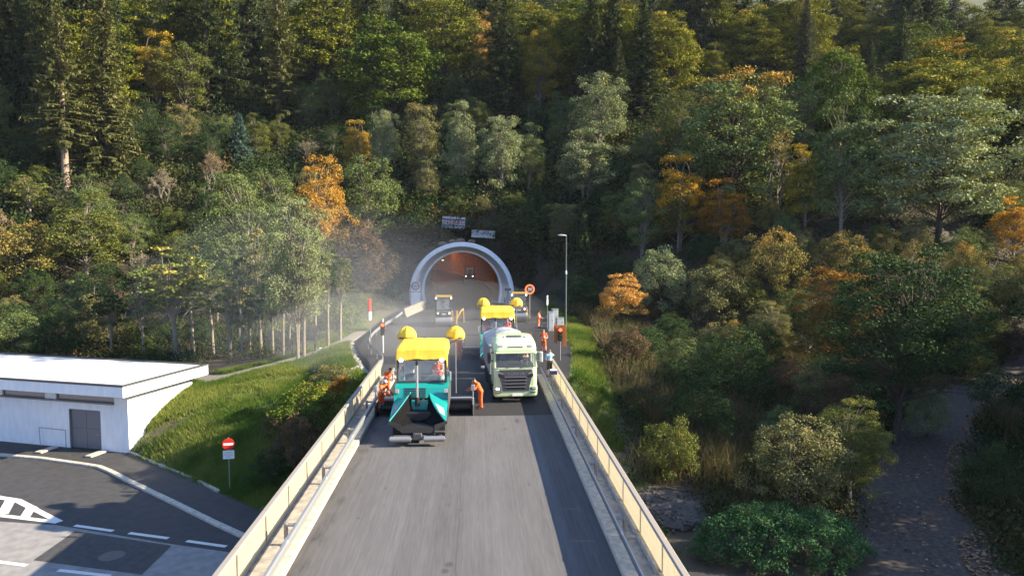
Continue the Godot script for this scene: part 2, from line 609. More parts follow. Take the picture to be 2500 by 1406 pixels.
func make_leafy(seed_: int, H: float, W: float, base: float, clumps: int, per: int, size: float, cr: float, shape: float, flat: float, stems := 1, sag := 0.0) -> Array:
	# shape: 0 an egg that is widest low, 1 an umbrella that is widest high
	var r := RandomNumberGenerator.new()
	r.seed = seed_
	var l := Leaves.new()
	var b := MB.new()
	var fn := FastNoiseLite.new()
	fn.seed = seed_
	fn.frequency = 0.9
	var tops := []
	for s in stems:
		var lean := rv(r) * 0.06 * H
		var foot := Vector3.ZERO if stems == 1 else Vector3(r.randf_range(-0.3, 0.3), 0, r.randf_range(-0.3, 0.3)) * (W * 0.12)
		if stems > 1:
			lean = lean * 2.2
		lean.y = 0
		var hh := base + (H - base) * 0.72
		var pts := [foot + Vector3(0, -0.4, 0), foot + lean * 0.2 + Vector3(0, hh * 0.33, 0), foot + lean * 0.7 + Vector3(0, hh * 0.66, 0), foot + lean + Vector3(0, hh, 0)]
		var tr := H * 0.0145 / sqrt(float(stems))
		b.tube(pts, [tr * 1.25, tr, tr * 0.7, tr * 0.25], 7, false)
		tops.append(pts)
	for i in clumps:
		var f := (i + 0.5) / clumps
		var y := 1.0 - 1.86 * f
		var a := i * 2.39996 + r.randf() * 0.7
		var ring := sqrt(maxf(0.0, 1.0 - y * y))
		var dir := Vector3(cos(a) * ring, y, sin(a) * ring)
		var depth := r.randf_range(0.55, 1.0) if i % 3 != 0 else r.randf_range(0.25, 0.8)
		depth *= 1.0 + 0.45 * fn.get_noise_3dv(dir * 1.6)
		var hy := (dir.y * depth * 0.5 + 0.5)
		var wide := lerpf(1.15 - 0.55 * hy, 0.62 + 0.55 * hy, shape)
		var p := Vector3(dir.x * W * 0.5 * depth * wide, base + (H - base) * clampf(hy, 0.03, 0.96), dir.z * W * 0.5 * depth * wide)
		p.y -= sag * Vector2(p.x, p.z).length()
		var stem: Array = tops[i % stems]
		var sh := clampf(p.y * r.randf_range(0.5, 0.8), base * 0.75, H * 0.7)
		var t := clampf(sh / stem[3].y, 0.0, 1.0) * 2.999
		var from: Vector3 = stem[int(t)].lerp(stem[int(t) + 1], t - int(t))
		var mid := from.lerp(p, 0.55) + Vector3(0, 0.04 * H, 0) + rv(r) * 0.02 * H
		b.tube([from, mid, p], [H * 0.0042, H * 0.0026, H * 0.0008], 4, false)
		var tone := clampf(0.5 + 0.9 * fn.get_noise_3dv(p * 0.5) + r.randf_range(-0.25, 0.25), 0.0, 1.0)
		var c1 := cr * r.randf_range(0.7, 1.3)
		clump_leaves(l, r, p, dir, c1, int(per * r.randf_range(0.7, 1.3)), size, base, H, flat, tone)
	return [b, l, H, W]

func make_spruce(seed_: int, H: float, W: float, base: float, open_: float, whorl: float) -> Array:
	var r := RandomNumberGenerator.new()
	r.seed = seed_
	var l := Leaves.new()
	var b := MB.new()
	b.tube([Vector3(0, -0.4, 0), Vector3(0.05, H * 0.4, 0), Vector3(0, H * 0.985, 0.03)], [H * 0.0135, H * 0.0095, 0.02], 7, false)
	var y := base
	while y < H - 0.25:
		var f := (y - base) / (H - base)
		var prof := pow(1.0 - f, 0.8) * (0.72 + 0.28 * sm(0.0, 0.16, f)) + 0.03
		var turn := r.randf() * TAU
		var nb := 6 if f < 0.8 else 5
		for k in nb:
			if r.randf() < open_ * 0.28:
				continue
			var a := turn + TAU * k / nb + r.randf_range(-0.3, 0.3)
			var L := W * 0.5 * prof * r.randf_range(0.68, 1.12)
			var out := Vector3(cos(a), 0, sin(a))
			var side := Vector3(-sin(a), 0, cos(a))
			var rise := lerpf(-0.16, 0.55, f)
			var tone := r.randf()
			var steps := maxi(3, int(L / 0.21))
			var prev := Vector3(0, y, 0)
			for s in range(1, steps + 1):
				var q := float(s) / steps
				var p := Vector3(0, y, 0) + out * (L * q) + Vector3.UP * (L * (rise * q - 0.34 * q * q + 0.16 * q * q * q * q))
				var dir := (p - prev).normalized()
				var own := r.randf()
				# the branch's own spray
				l.leaf((p + prev) * 0.5, dir, (Vector3.UP + rv(r) * 0.35).normalized(), (p - prev).length() * 1.6, 0.20 + 0.08 * L * (1.0 - q), f, tone, own)
				var tw := (0.2 + 0.30 * L * (1.0 - q) * (0.55 + 0.5 * q)) * r.randf_range(0.7, 1.3)
				for sg in [-1.0, 1.0]:
					if q > 0.15:
						var d2: Vector3 = (dir * 0.75 + side * sg + Vector3.DOWN * r.randf_range(0.1, 0.6)).normalized()
						l.leaf(p + d2 * tw * 0.5, d2, (Vector3.UP + rv(r) * 0.5).normalized(), tw * 1.2, 0.12 + 0.16 * tw, f, tone, r.randf())
					# hanging twigs
					var hl := r.randf_range(0.3, 0.75) * (0.55 + 0.2 * L)
					var d3 := (Vector3.DOWN + rv(r) * 0.4).normalized()
					var o3: Vector3 = p + side * sg * r.randf_range(0.0, 0.6) * tw
					l.leaf(o3 + d3 * hl * 0.5, d3, (out + rv(r) * 0.9).normalized(), hl, 0.13, f, tone * 0.75, r.randf())
				prev = p
			if L > 0.7:
				b.tube([Vector3(0, y, 0), Vector3(0, y, 0) + out * L * 0.5 + Vector3.UP * L * (rise * 0.5 - 0.085)], [0.028 + 0.008 * L, 0.012], 3, false)
		y += whorl * r.randf_range(0.8, 1.25) * (0.62 + 0.38 * (1.0 - f))
	# dead stubs under the crown
	var ys := 1.5
	while ys < base:
		var a := r.randf() * TAU
		b.tube([Vector3(0, ys, 0), Vector3(cos(a) * r.randf_range(0.6, 1.9), ys + r.randf_range(-0.1, 0.35), sin(a) * 1.3)], [0.035, 0.008], 3, false)
		ys += 0.32
	return [b, l, H, W]

func make_bare(seed_: int, H: float, W: float, leaves: int) -> Array:
	var r := RandomNumberGenerator.new()
	r.seed = seed_
	var l := Leaves.new()
	var b := MB.new()
	var todo := []
	for s in 3:
		todo.append([Vector3(r.randf_range(-0.2, 0.2), -0.3, r.randf_range(-0.2, 0.2)), (Vector3.UP + rv(r) * 0.24).normalized(), H * r.randf_range(0.3, 0.4), H * 0.0095, 0])
	while todo.size() > 0:
		var e: Array = todo.pop_back()
		var p: Vector3 = e[0]
		var d: Vector3 = e[1]
		var q: Vector3 = p + d * e[2]
		var m: Vector3 = p.lerp(q, 0.5) + rv(r) * e[2] * 0.05
		b.tube([p, m, q], [e[3], e[3] * 0.8, e[3] * 0.6], 5 if e[4] < 2 else 3, false)
		if e[4] >= 4:
			for i in leaves:
				var o: Vector3 = m + rv(r) * 0.45 * e[2]
				var s := r.randf_range(0.10, 0.2)
				l.leaf(o, rv(r), rv(r), s, s * 0.65, clampf(o.y / H, 0.0, 1.0), r.randf(), r.randf())
			continue
		for k in (3 if e[4] < 4 else 2):
			var nd := (d + rv(r) * 0.62 + Vector3.UP * 0.2).normalized()
			todo.append([m.lerp(q, r.randf_range(0.2, 1.0)), nd, e[2] * r.randf_range(0.52, 0.74), e[3] * 0.56, e[4] + 1])
	return [b, l, H, W]

func proto(kind: String) -> Array:
	if protos.has(kind):
		return protos[kind]
	var p: Array
	match kind:
		"spruce0": p = make_spruce(11, 25, 7.8, 1.0, 0.2, 0.62)
		"spruce1": p = make_spruce(12, 25, 7.0, 1.6, 0.3, 0.62)
		"spruce2": p = make_spruce(13, 25, 8.4, 0.9, 0.4, 0.64)
		"open_spruce0": p = make_spruce(14, 26, 8.6, 2.6, 0.55, 0.72)
		"open_spruce1": p = make_spruce(15, 26, 7.8, 3.4, 0.65, 0.74)
		"bare_leg_spruce": p = make_spruce(16, 29, 8.6, 7.2, 0.55, 0.75)
		"young_spruce": p = make_spruce(17, 9.5, 4.2, 0.5, 0.1, 0.42)
		"beech0": p = make_leafy(21, 17, 13, 0.9, 125, 195, 0.30, 1.5, 0.45, 0.5)
		"beech1": p = make_leafy(22, 17, 12, 0.7, 125, 195, 0.30, 1.45, 0.3, 0.5)
		"beech2": p = make_leafy(23, 17, 13.5, 1.2, 115, 201, 0.30, 1.65, 0.55, 0.42)
		"beech3": p = make_leafy(24, 17, 11.5, 0.8, 120, 188, 0.30, 1.45, 0.25, 0.55)
		"oval0": p = make_leafy(31, 13, 7.6, 0.9, 85, 175, 0.215, 1.02, 0.2, 0.75)
		"oval1": p = make_leafy(32, 13, 8.2, 0.7, 85, 175, 0.215, 1.05, 0.35, 0.7)
		"oval2": p = make_leafy(33, 13, 7.0, 0.5, 80, 182, 0.215, 1.0, 0.1, 0.8, 2)
		"oval3": p = make_leafy(34, 13, 8.0, 1.5, 80, 175, 0.215, 1.1, 0.5, 0.65, 2)
		"slender0": p = make_leafy(41, 9, 4.6, 3.4, 46, 60, 0.24, 0.7, 0.35, 0.35)
		"slender1": p = make_leafy(42, 9, 4.0, 3.0, 40, 64, 0.24, 0.66, 0.2, 0.4)
		"pole0": p = make_leafy(45, 12, 4.0, 5.6, 40, 90, 0.2, 0.7, 0.4, 0.5)
		"pole1": p = make_leafy(46, 12, 3.4, 6.4, 34, 90, 0.2, 0.65, 0.3, 0.5)
		"shrub0": p = make_leafy(51, 4.4, 5.2, 0.15, 62, 152, 0.125, 0.62, 0.3, 0.75, 5)
		"shrub1": p = make_leafy(52, 4.4, 5.0, 0.1, 58, 160, 0.125, 0.6, 0.45, 0.8, 6)
		"shrub2": p = make_leafy(53, 4.4, 5.6, 0.1, 64, 147, 0.125, 0.62, 0.2, 0.7, 5)
		"bare0": p = make_bare(61, 10, 6.4, 5)
		"bare1": p = make_bare(62, 10, 6.0, 9)
		"maple": p = make_leafy(71, 6.2, 5.4, 0.7, 74, 165, 0.125, 0.66, 0.15, 0.6)
		"near_tree": p = make_leafy(73, 13, 11, 2.2, 150, 210, 0.17, 1.05, 0.4, 0.5)
		"near_oval0": p = make_leafy(35, 13, 7.8, 1.2, 115, 235, 0.145, 0.98, 0.25, 0.72)
		"near_oval1": p = make_leafy(36, 13, 8.2, 1.8, 110, 235, 0.145, 1.0, 0.45, 0.65, 2)
		"bush_tree": p = make_leafy(72, 6.4, 6.0, 0.9, 85, 165, 0.125, 0.7, 0.45, 0.6, 2)
		_: p = make_leafy(99, 8, 6, 1, 60, 100, 0.25, 0.9, 0.4, 0.6)
	var bark: Material = M.bark
	if kind.begins_with("spruce") or kind.begins_with("open") or kind.begins_with("young"):
		bark = M.bark_spruce
	elif kind == "bare_leg_spruce":
		bark = M.bark_pale
	elif kind.begins_with("slender") or kind.begins_with("pole") or kind.begins_with("bare") or kind.contains("oval"):
		bark = M.bark_grey
	p.append(p[0].mesh())
	p.append(bark)
	protos[kind] = p
	return p

func plant(kind: String, pal: String, x: float, z: float, h: float, w: float, turn: float, label: String) -> void:
	var p := proto(kind)
	var key := kind + "/" + pal
	if not tint_cache.has(key):
		tint_cache[key] = crown_mesh(p[1], pal)
	var plain := "leafy_tree"
	var cat := "tree"
	var grp := "trees of the mountain forest"
	if kind.contains("spruce"):
		plain = "spruce_tree"
		cat = "spruce"
		grp = "spruces of the mountain forest"
	elif kind.begins_with("beech"):
		plain = "beech_tree"
		cat = "beech"
		grp = "beeches of the mountain forest"
	elif kind.begins_with("shrub"):
		plain = "bush"
		cat = "bush"
		grp = "bushes below the forest"
	elif kind.begins_with("bare"):
		plain = "bare_tree"
	elif kind == "maple":
		plain = "maple_tree"
	elif kind == "bush_tree" or kind.begins_with("slender") or kind.begins_with("pole"):
		plain = "young_tree"
	var o := thing(plain, label, cat, Vector3(x, ground(x, z) - 0.1, z), turn, grp)
	var sy: float = h / p[2]
	var sx := clampf(w / p[3], sy * 0.7, sy * 1.5)
	o.scale = Vector3(sx, sy, sx)
	var tr := MeshInstance3D.new()
	tr.mesh = p[4]
	tr.material_override = p[5]
	hang("trunk", tr, o)
	var cr := MeshInstance3D.new()
	cr.mesh = tint_cache[key]
	cr.material_override = M.leaf
	hang("crown", cr, o)

func scatter(called: String, me: Mesh, m: Material, spots: Array, cols: Array) -> MultiMeshInstance3D:
	var mm := MultiMesh.new()
	mm.transform_format = MultiMesh.TRANSFORM_3D
	mm.use_colors = true
	mm.mesh = me
	mm.instance_count = spots.size()
	for i in spots.size():
		mm.set_instance_transform(i, spots[i])
		mm.set_instance_color(i, cols[i])
	var o := MultiMeshInstance3D.new()
	o.multimesh = mm
	o.material_override = m
	hang(called, o, null)
	o.set_meta("kind", "stuff")
	return o

func tuft_mesh(seed_: int, leaves: int, size: float, high: float, wide: float) -> ArrayMesh:
	var r := RandomNumberGenerator.new()
	r.seed = seed_
	var l := Leaves.new()
	for i in leaves:
		var p := Vector3(r.randf_range(-1, 1) * wide, high * pow(r.randf(), 0.7), r.randf_range(-1, 1) * wide)
		p.y *= 1.0 - 0.5 * Vector2(p.x, p.z).length() / wide
		var s := size * r.randf_range(0.6, 1.4)
		l.leaf(p, (rv(r) + Vector3.UP * 0.3).normalized(), (rv(r) + Vector3.UP * 0.5).normalized(), s, s * 0.6, 0.5, r.randf(), r.randf())
	return crown_mesh(l, "white")

func blade_mesh(seed_: int, blades: int, high: float, spread: float, width: float) -> ArrayMesh:
	var r := RandomNumberGenerator.new()
	r.seed = seed_
	var b := MB.new()
	for i in blades:
		var p := Vector3(r.randf_range(-1, 1) * spread, 0, r.randf_range(-1, 1) * spread)
		var d := (Vector3.UP + rv(r) * 0.55).normalized()
		var s := d.cross(rv(r)).normalized() * width
		var q := p + d * high * r.randf_range(0.55, 1.1)
		b.paint(Color(1, 1, 1) * r.randf_range(0.6, 1.0))
		b.tri(p - s, p + s, q)
	return b.mesh()

func build_terrain() -> void:
	var xs := []
	var x := -42.0
	var st := 1.0
	while x > -330.0:
		x -= st
		xs.append(x)
		st *= 1.09
	xs.reverse()
	for i in range(-42, 53):
		xs.append(float(i))
	xs.append_array([-9.04, 5.16])
	x = 52.0
	st = 1.0
	while x < 620.0:
		x += st
		xs.append(x)
		st *= 1.08
	xs.sort()
	var ds := [-120.0, -70.0, -40.0, -20.0, -8.0]
	for i in range(0, 98):
		ds.append(float(i))
	ds.append(97.79)
	ds.append(98.3)
	for i in range(99, 120):
		ds.append(float(i))
	var d := 119.0
	st = 1.1
	while d < 700.0:
		d += st
		ds.append(d)
		st *= 1.06
	ds.sort()
	var v := PackedVector3Array()
	var n := PackedVector3Array()
	var c := PackedColorArray()
	var idx := PackedInt32Array()
	var fn := FastNoiseLite.new()
	fn.seed = 5
	fn.frequency = 0.09
	for j in ds.size():
		for i in xs.size():
			var px: float = xs[i]
			var pz: float = -ds[j]
			v.append(Vector3(px, ground(px, pz), pz))
			var e := 0.4
			n.append(Vector3(ground(px - e, pz) - ground(px + e, pz), 2.0 * e, ground(px, pz - e) - ground(px, pz + e)).normalized())
			var g := grass_share(px, -pz)
			var k := 0.5 + 0.5 * fn.get_noise_2d(px * 4.0, pz * 4.0)
			var soil := Color(0.055, 0.042, 0.028).lerp(Color(0.095, 0.075, 0.05), k)
			var green := Color(0.06, 0.11, 0.02).lerp(Color(0.16, 0.19, 0.045), k)
			var bare := sm(0.12, 0.3, fn.get_noise_2d(px * 1.2 + 40.0, pz * 2.0))
			green = green.lerp(Color(0.2, 0.145, 0.10), bare * 0.9)
			# far up, the floor is closed bilberry and young growth
			soil = soil.lerp(Color(0.035, 0.05, 0.016).lerp(Color(0.07, 0.085, 0.026), k), sm(100.0, 130.0, ds[j]))
			c.append(soil.lerp(green, g))
	var w := xs.size()
	for j in ds.size() - 1:
		for i in w - 1:
			var mx: float = (xs[i] + xs[i + 1]) * 0.5 + 1.94
			if ds[j] > 97.7 and ds[j] < 98.2 and absf(mx) < 7.1:
				continue
			var a := j * w + i
			# seen from above: counter-clockwise is a, a+1, a+w+1, a+w as rows go away from the camera
			idx.append_array(PackedInt32Array([a, a + w + 1, a + 1, a, a + w, a + w + 1]))
	var arr := []
	arr.resize(Mesh.ARRAY_MAX)
	arr[Mesh.ARRAY_VERTEX] = v
	arr[Mesh.ARRAY_NORMAL] = n
	arr[Mesh.ARRAY_COLOR] = c
	arr[Mesh.ARRAY_INDEX] = idx
	var me := ArrayMesh.new()
	me.add_surface_from_arrays(Mesh.PRIMITIVE_TRIANGLES, arr)
	var o := MeshInstance3D.new()
	o.mesh = me
	var m := StandardMaterial3D.new()
	m.vertex_color_use_as_albedo = true
	m.roughness = 0.95
	m.albedo_texture = noise_tex(0.05, [[0.2, 0.5, 0.5, 0.5], [0.8, 1.0, 1.0, 1.0]], 3)
	m.uv1_triplanar = true
	m.uv1_world_triplanar = true
	m.uv1_scale = Vector3(0.35, 0.35, 0.35)
	o.material_override = m
	hang("hillside_terrain", o, null)
	o.set_meta("kind", "structure")

func grass_share(x: float, d: float) -> float:
	var g := 0.0
	if x < 0.0:
		var toe := bank_toe(x)
		var crest := bank_crest(x)
		g = sm(-0.3, 0.4, d - toe) * (1.0 - sm(-1.0, 1.5, d - crest)) * sm(-24.5, -23.0, x)
		if d > 50.0:
			g = maxf(g, (1.0 - sm(3.0, 6.0, left_edge(d) - x)) * (1.0 - sm(80.0, 92.0, d)) * sm(50.0, 56.0, d))
	else:
		g = (1.0 - sm(0.0, 1.8, x - along(d, [28.0, 38.0, 46.0, 62.0, 75.0, 90.0], [7.6, 8.8, 8.4, 10.0, 11.5, 9.5]))) * sm(16.0, 22.0, d) * (1.0 - sm(86.0, 96.0, d))
	return g

const PATH := [Vector2(-31, -65.5), Vector2(-25.0, -60.5), Vector2(-20.4, -56.7), Vector2(-17.85, -57.9), Vector2(-15.66, -59.5), Vector2(-13.46, -61.75), Vector2(-11.9, -64.6), Vector2(-11.3, -70.5)]

func path_gap(x: float, d: float) -> float:
	var best := 99.0
	for j in PATH.size() - 1:
		best = minf(best, Geometry2D.get_closest_point_to_segment(Vector2(x, -d), PATH[j], PATH[j + 1]).distance_to(Vector2(x, -d)))
	return best

func track_x(d: float) -> float:
	return along(d, [10.0, 20.0, 30.0, 37.0, 45.0, 52.0, 58.0, 66.0, 75.0], [18.6, 18.8, 20.2, 23.5, 29.5, 36.0, 43.0, 55.0, 68.0])

func path_ribbon(pts: Array, half: float, lift: float, side_slope := true) -> MB:
	# a strip that lies on the ground, pts are Vector2(x, z)
	var b := MB.new()
	var rows := []
	for j in pts.size() - 1:
		var steps := 8
		for s in steps + (1 if j == pts.size() - 2 else 0):
			var t := float(s) / steps
			var p0: Vector2 = pts[maxi(j - 1, 0)]
			var p1: Vector2 = pts[j]
			var p2: Vector2 = pts[j + 1]
			var p3: Vector2 = pts[mini(j + 2, pts.size() - 1)]
			var p := p1.cubic_interpolate(p2, p0, p3, t)
			var d := (p1.cubic_interpolate(p2, p0, p3, t + 0.02) - p).normalized()
			var nrm := Vector2(-d.y, d.x)
			var row := []
			for k in 7:
				var o := (k - 3) / 3.0 * half
				var q := p + nrm * o
				row.append(Vector3(q.x, ground(q.x, q.y) + (lift if absf(o) < half * 0.9 else -0.03), q.y))
			rows.append(row)
	for j in rows.size() - 1:
		for k in 6:
			b.quad(rows[j][k], rows[j][k + 1], rows[j + 1][k + 1], rows[j + 1][k]) if (rows[j][k + 1] - rows[j][k]).cross(rows[j + 1][k] - rows[j][k]).y > 0.0 else b.quad(rows[j][k], rows[j + 1][k], rows[j + 1][k + 1], rows[j][k + 1])
	return b

func build_nature() -> void:
	build_terrain()
	var gravel := grainy(0.27, 0.24, 0.205, 0.95, 0.35, 21, Vector3(0.5, 0.5, 0.5), 0.03, 0.3)
	struct("gravel_path", path_ribbon(PATH, 0.95, 0.06), gravel)
	struct("forest_track", path_ribbon([Vector2(19.0, -12.0), Vector2(19.3, -22.0), Vector2(20.6, -31.0), Vector2(24.4, -38.0), Vector2(30.2, -45.5), Vector2(36.5, -52.0), Vector2(44.0, -58.5), Vector2(56.0, -66.0)], 3.0, 0.05), grainy(0.075, 0.054, 0.041, 0.95, 0.4, 23, Vector3(0.25, 0.25, 0.25), 0.02, 0.25))
	for t in tree_rows():
		plant(t[0], t[1], t[2], t[3], t[4], t[5], t[6], t[7])
	# the hedge by the near track
	var hb := MB.new()
	var hl := Leaves.new()
	var r := RandomNumberGenerator.new()
	r.seed = 314
	for i in 430:
		var a := r.randf() * TAU
		var q := sqrt(r.randf())
		var top := 2.15 * sqrt(maxf(0.05, 1.0 - pow(q, 3.0))) * r.randf_range(0.82, 1.1)
		var p := Vector3(cos(a) * q * 4.0, top if r.randf() < 0.66 else top * r.randf(), sin(a) * q * 1.75)
		clump_leaves(hl, r, p, Vector3(p.x * 0.2, 0.4, p.z * 0.5).normalized(), r.randf_range(0.3, 0.5), 62, 0.105, 0.0, 2.6, 0.8, r.randf())
	for i in 9:
		var p := Vector3(-3.2 + 0.8 * i, 0, r.randf_range(-0.5, 0.5))
		hb.tube([p, p + Vector3(r.randf_range(-0.3, 0.3), 1.5, r.randf_range(-0.3, 0.3))], [0.05, 0.02], 5, false)
	var hx := 14.0
	var hz := -31.5
	var hedge := thing("hedge", "rounded bright green hedge in the foreground beside the dark track", "hedge", Vector3(hx, ground(hx, hz), hz), -0.12)
	put("trunk", hb, M.bark, hedge)
	var hc := MeshInstance3D.new()
	hc.mesh = crown_mesh(hl, "hedge")
	hc.material_override = M.leaf
	hang("crown", hc, hedge)
	# undergrowth
	var spots := []
	var cols := []
	var fn := FastNoiseLite.new()
	fn.seed = 9
	fn.frequency = 0.03
	while spots.size() < 25000:
		var d := 26.0 + 200.0 * pow(r.randf(), 1.25)
		var x := r.randf_range(-0.72 * d - 16.0, 0.8 * d + 10.0)
		if x < 0.0 and (d < 57.0 or grass_share(x, d) > 0.1):
			continue
		if x < -18.5 and d < 62.5 + 0.3 * maxf(0.0, -28.0 - x):
			continue
		if x > left_edge(d) - 1.0 and x < right_edge(d) + 2.0 and d < 97.6:
			continue
		if x > 0.0 and grass_share(x, d) > 0.25:
			continue
		if x > 0.0 and d < 80.0 and absf(x - track_x(d)) < 3.6:
			continue
		if x > 8.0 and x < 12.8 and d > 32.0 and d < 40.5:
			continue
		if x > 9.0 and x < 18.5 and d < 34.5:
			continue
		if absf(x + 1.94) < 6.9 and d > 97.0 and d < 99.0 or x > -5.5 and x < 3.2 and d > 97.0 and d < 101.8:
			continue
		if x < -8.0 and x > -24.0 and d > 54.0 and d < 68.0 and (r.randf() < 0.7 or path_gap(x, d) < 1.9):
			continue
		var s := r.randf_range(0.6, 1.5) * (1.0 if d < 95.0 else 2.1)
		spots.append(Transform3D(Basis(Vector3.UP, r.randf() * TAU).scaled(Vector3(s, s * r.randf_range(0.7, 1.5), s)), Vector3(x, ground(x, -d) - 0.08, -d)))
		var k := fn.get_noise_2d(x, d) + r.randf_range(-0.3, 0.3)
		var c := Color(0.04, 0.075, 0.02).lerp(Color(0.10, 0.11, 0.035), clampf(k + 0.4, 0, 1))
		if r.randf() < 0.07:
			c = Color(0.15, 0.085, 0.035)
		elif r.randf() < 0.06:
			c = Color(0.16, 0.14, 0.08)
		cols.append(c)
	scatter("undergrowth", tuft_mesh(3, 120, 0.125, 1.15, 0.75), M.leaf_tint, spots, cols)
	# tall weeds and canes
	spots = []
	cols = []
	while spots.size() < 2600:
		var d := r.randf_range(36.0, 88.0)
		var x := r.randf_range(8.0, 40.0)
		if grass_share(x, d) > 0.35 or absf(x - track_x(d)) < 3.4 or x > track_x(d) + 6.0 or fn.get_noise_2d(x * 3.0, d * 3.0) < 0.02:
			continue
		if x < 12.8 and d < 40.5:
			continue
		var s := r.randf_range(0.8, 1.7)
		spots.append(Transform3D(Basis(Vector3.UP, r.randf() * TAU).scaled(Vector3(s, s, s)), Vector3(x, ground(x, -d), -d)))
		cols.append([Color(0.2, 0.12, 0.06), Color(0.13, 0.10, 0.06), Color(0.08, 0.10, 0.03), Color(0.17, 0.15, 0.09)][r.randi() % 4])
	scatter("tall_weeds", blade_mesh(8, 26, 1.5, 0.45, 0.018), M.leaf_tint, spots, cols)
	# grass on the banks
	spots = []
	cols = []
	while spots.size() < 33000:
		var left := r.randf() < 0.62
		var x := r.randf_range(-24.0, -6.8) if left else r.randf_range(5.6, 16.0)
		var d := r.randf_range(36.0, 72.0) if left else r.randf_range(17.0, 92.0)
		if grass_share(x, d) < r.randf_range(0.2, 0.8):
			continue
		if x > left_edge(d) - 0.3 and x < right_edge(d) + 0.3 and d > 46.5:
			continue
		if left and d > 54.0 and path_gap(x, d) < 1.05 + r.randf_range(0.0, 0.25):
			continue
		var k := clampf(0.5 + fn.get_noise_2d(x * 5.0, d * 5.0) * 1.3, 0.0, 1.0)
		if fn.get_noise_2d(x * 3.0 + 70.0, d * 6.0) > 0.2 and r.randf() < 0.88:
			continue
		var s := r.randf_range(0.55, 1.25)
		spots.append(Transform3D(Basis(Vector3.UP, r.randf() * TAU).scaled(Vector3(s, s, s)), Vector3(x, ground(x, -d) - 0.02, -d)))
		cols.append(Color(0.085, 0.16, 0.025).lerp(Color(0.25, 0.29, 0.065), k) * r.randf_range(0.8, 1.15))
	scatter("grass", blade_mesh(5, 16, 0.36, 0.22, 0.016), M.leaf_tint, spots, cols)
	# fallen leaves by the track
	spots = []
	cols = []
	while spots.size() < 8000:
		var d := r.randf_range(20.0, 64.0)
		var o := r.randfn(0.0, 2.4)
		if absf(o) < 2.0 and r.randf() < 0.93 or fn.get_noise_2d(d * 9.0, o * 9.0) < -0.1:
			continue
		var x := track_x(d) + o * 1.15 - 0.6
		var s := r.randf_range(0.8, 1.7)
		var bs := Basis(rv(r), r.randf_range(-0.5, 0.5)) * Basis(Vector3.UP, r.randf() * TAU)
		spots.append(Transform3D(bs.scaled(Vector3(s, s, s)), Vector3(x, ground(x, -d) + 0.085, -d)))
		cols.append(Color(0.22, 0.11, 0.05).lerp(Color(0.36, 0.24, 0.15), r.randf()) * r.randf_range(0.6, 1.1))
	var lb := MB.new()
	lb.paint(Color.WHITE)
	lb.quad(Vector3(-0.07, 0, 0), Vector3(0, -0.015, 0.045), Vector3(0.07, 0, 0), Vector3(0, 0.02, -0.045))
	scatter("fallen_leaves", lb.mesh(), M.leaf_tint, spots, cols)
	# the gravel heap on the right bank
	var gh := MB.new()
	gh.ball(Vector3.ZERO, Vector3(2.1, 0.5, 3.0), 30, 14)
	var fz := FastNoiseLite.new()
	fz.frequency = 1.3
	for i in gh.v.size():
		gh.v[i] += gh.v[i].normalized() * 0.5 * fz.get_noise_3dv(gh.v[i] * Vector3(1, 3, 1))
	var sr := RandomNumberGenerator.new()
	sr.seed = 12
	for i in 420:
		var a := sr.randf() * TAU
		var q := sqrt(sr.randf())
		var s := sr.randf_range(0.03, 0.11)
		var e := Vector3(cos(a) * q * 2.3, 0.5 * sqrt(maxf(0.0, 1.0 - q * q)) - 0.02, sin(a) * q * 3.3)
		gh.ball(e, Vector3(s, s * 0.7, s * 1.2), 5, 4)
	var heap := put("gravel_heap", gh, grainy(0.10, 0.088, 0.077, 0.95, 0.5, 31, Vector3(0.9, 0.9, 0.9), 0.05, 0.5))
	heap.position = Vector3(10.4, ground(10.4, -37.8) - 0.02, -37.8)
	tag(heap, "heap of grey gravel on the bank beside the right parapet", "gravel heap")
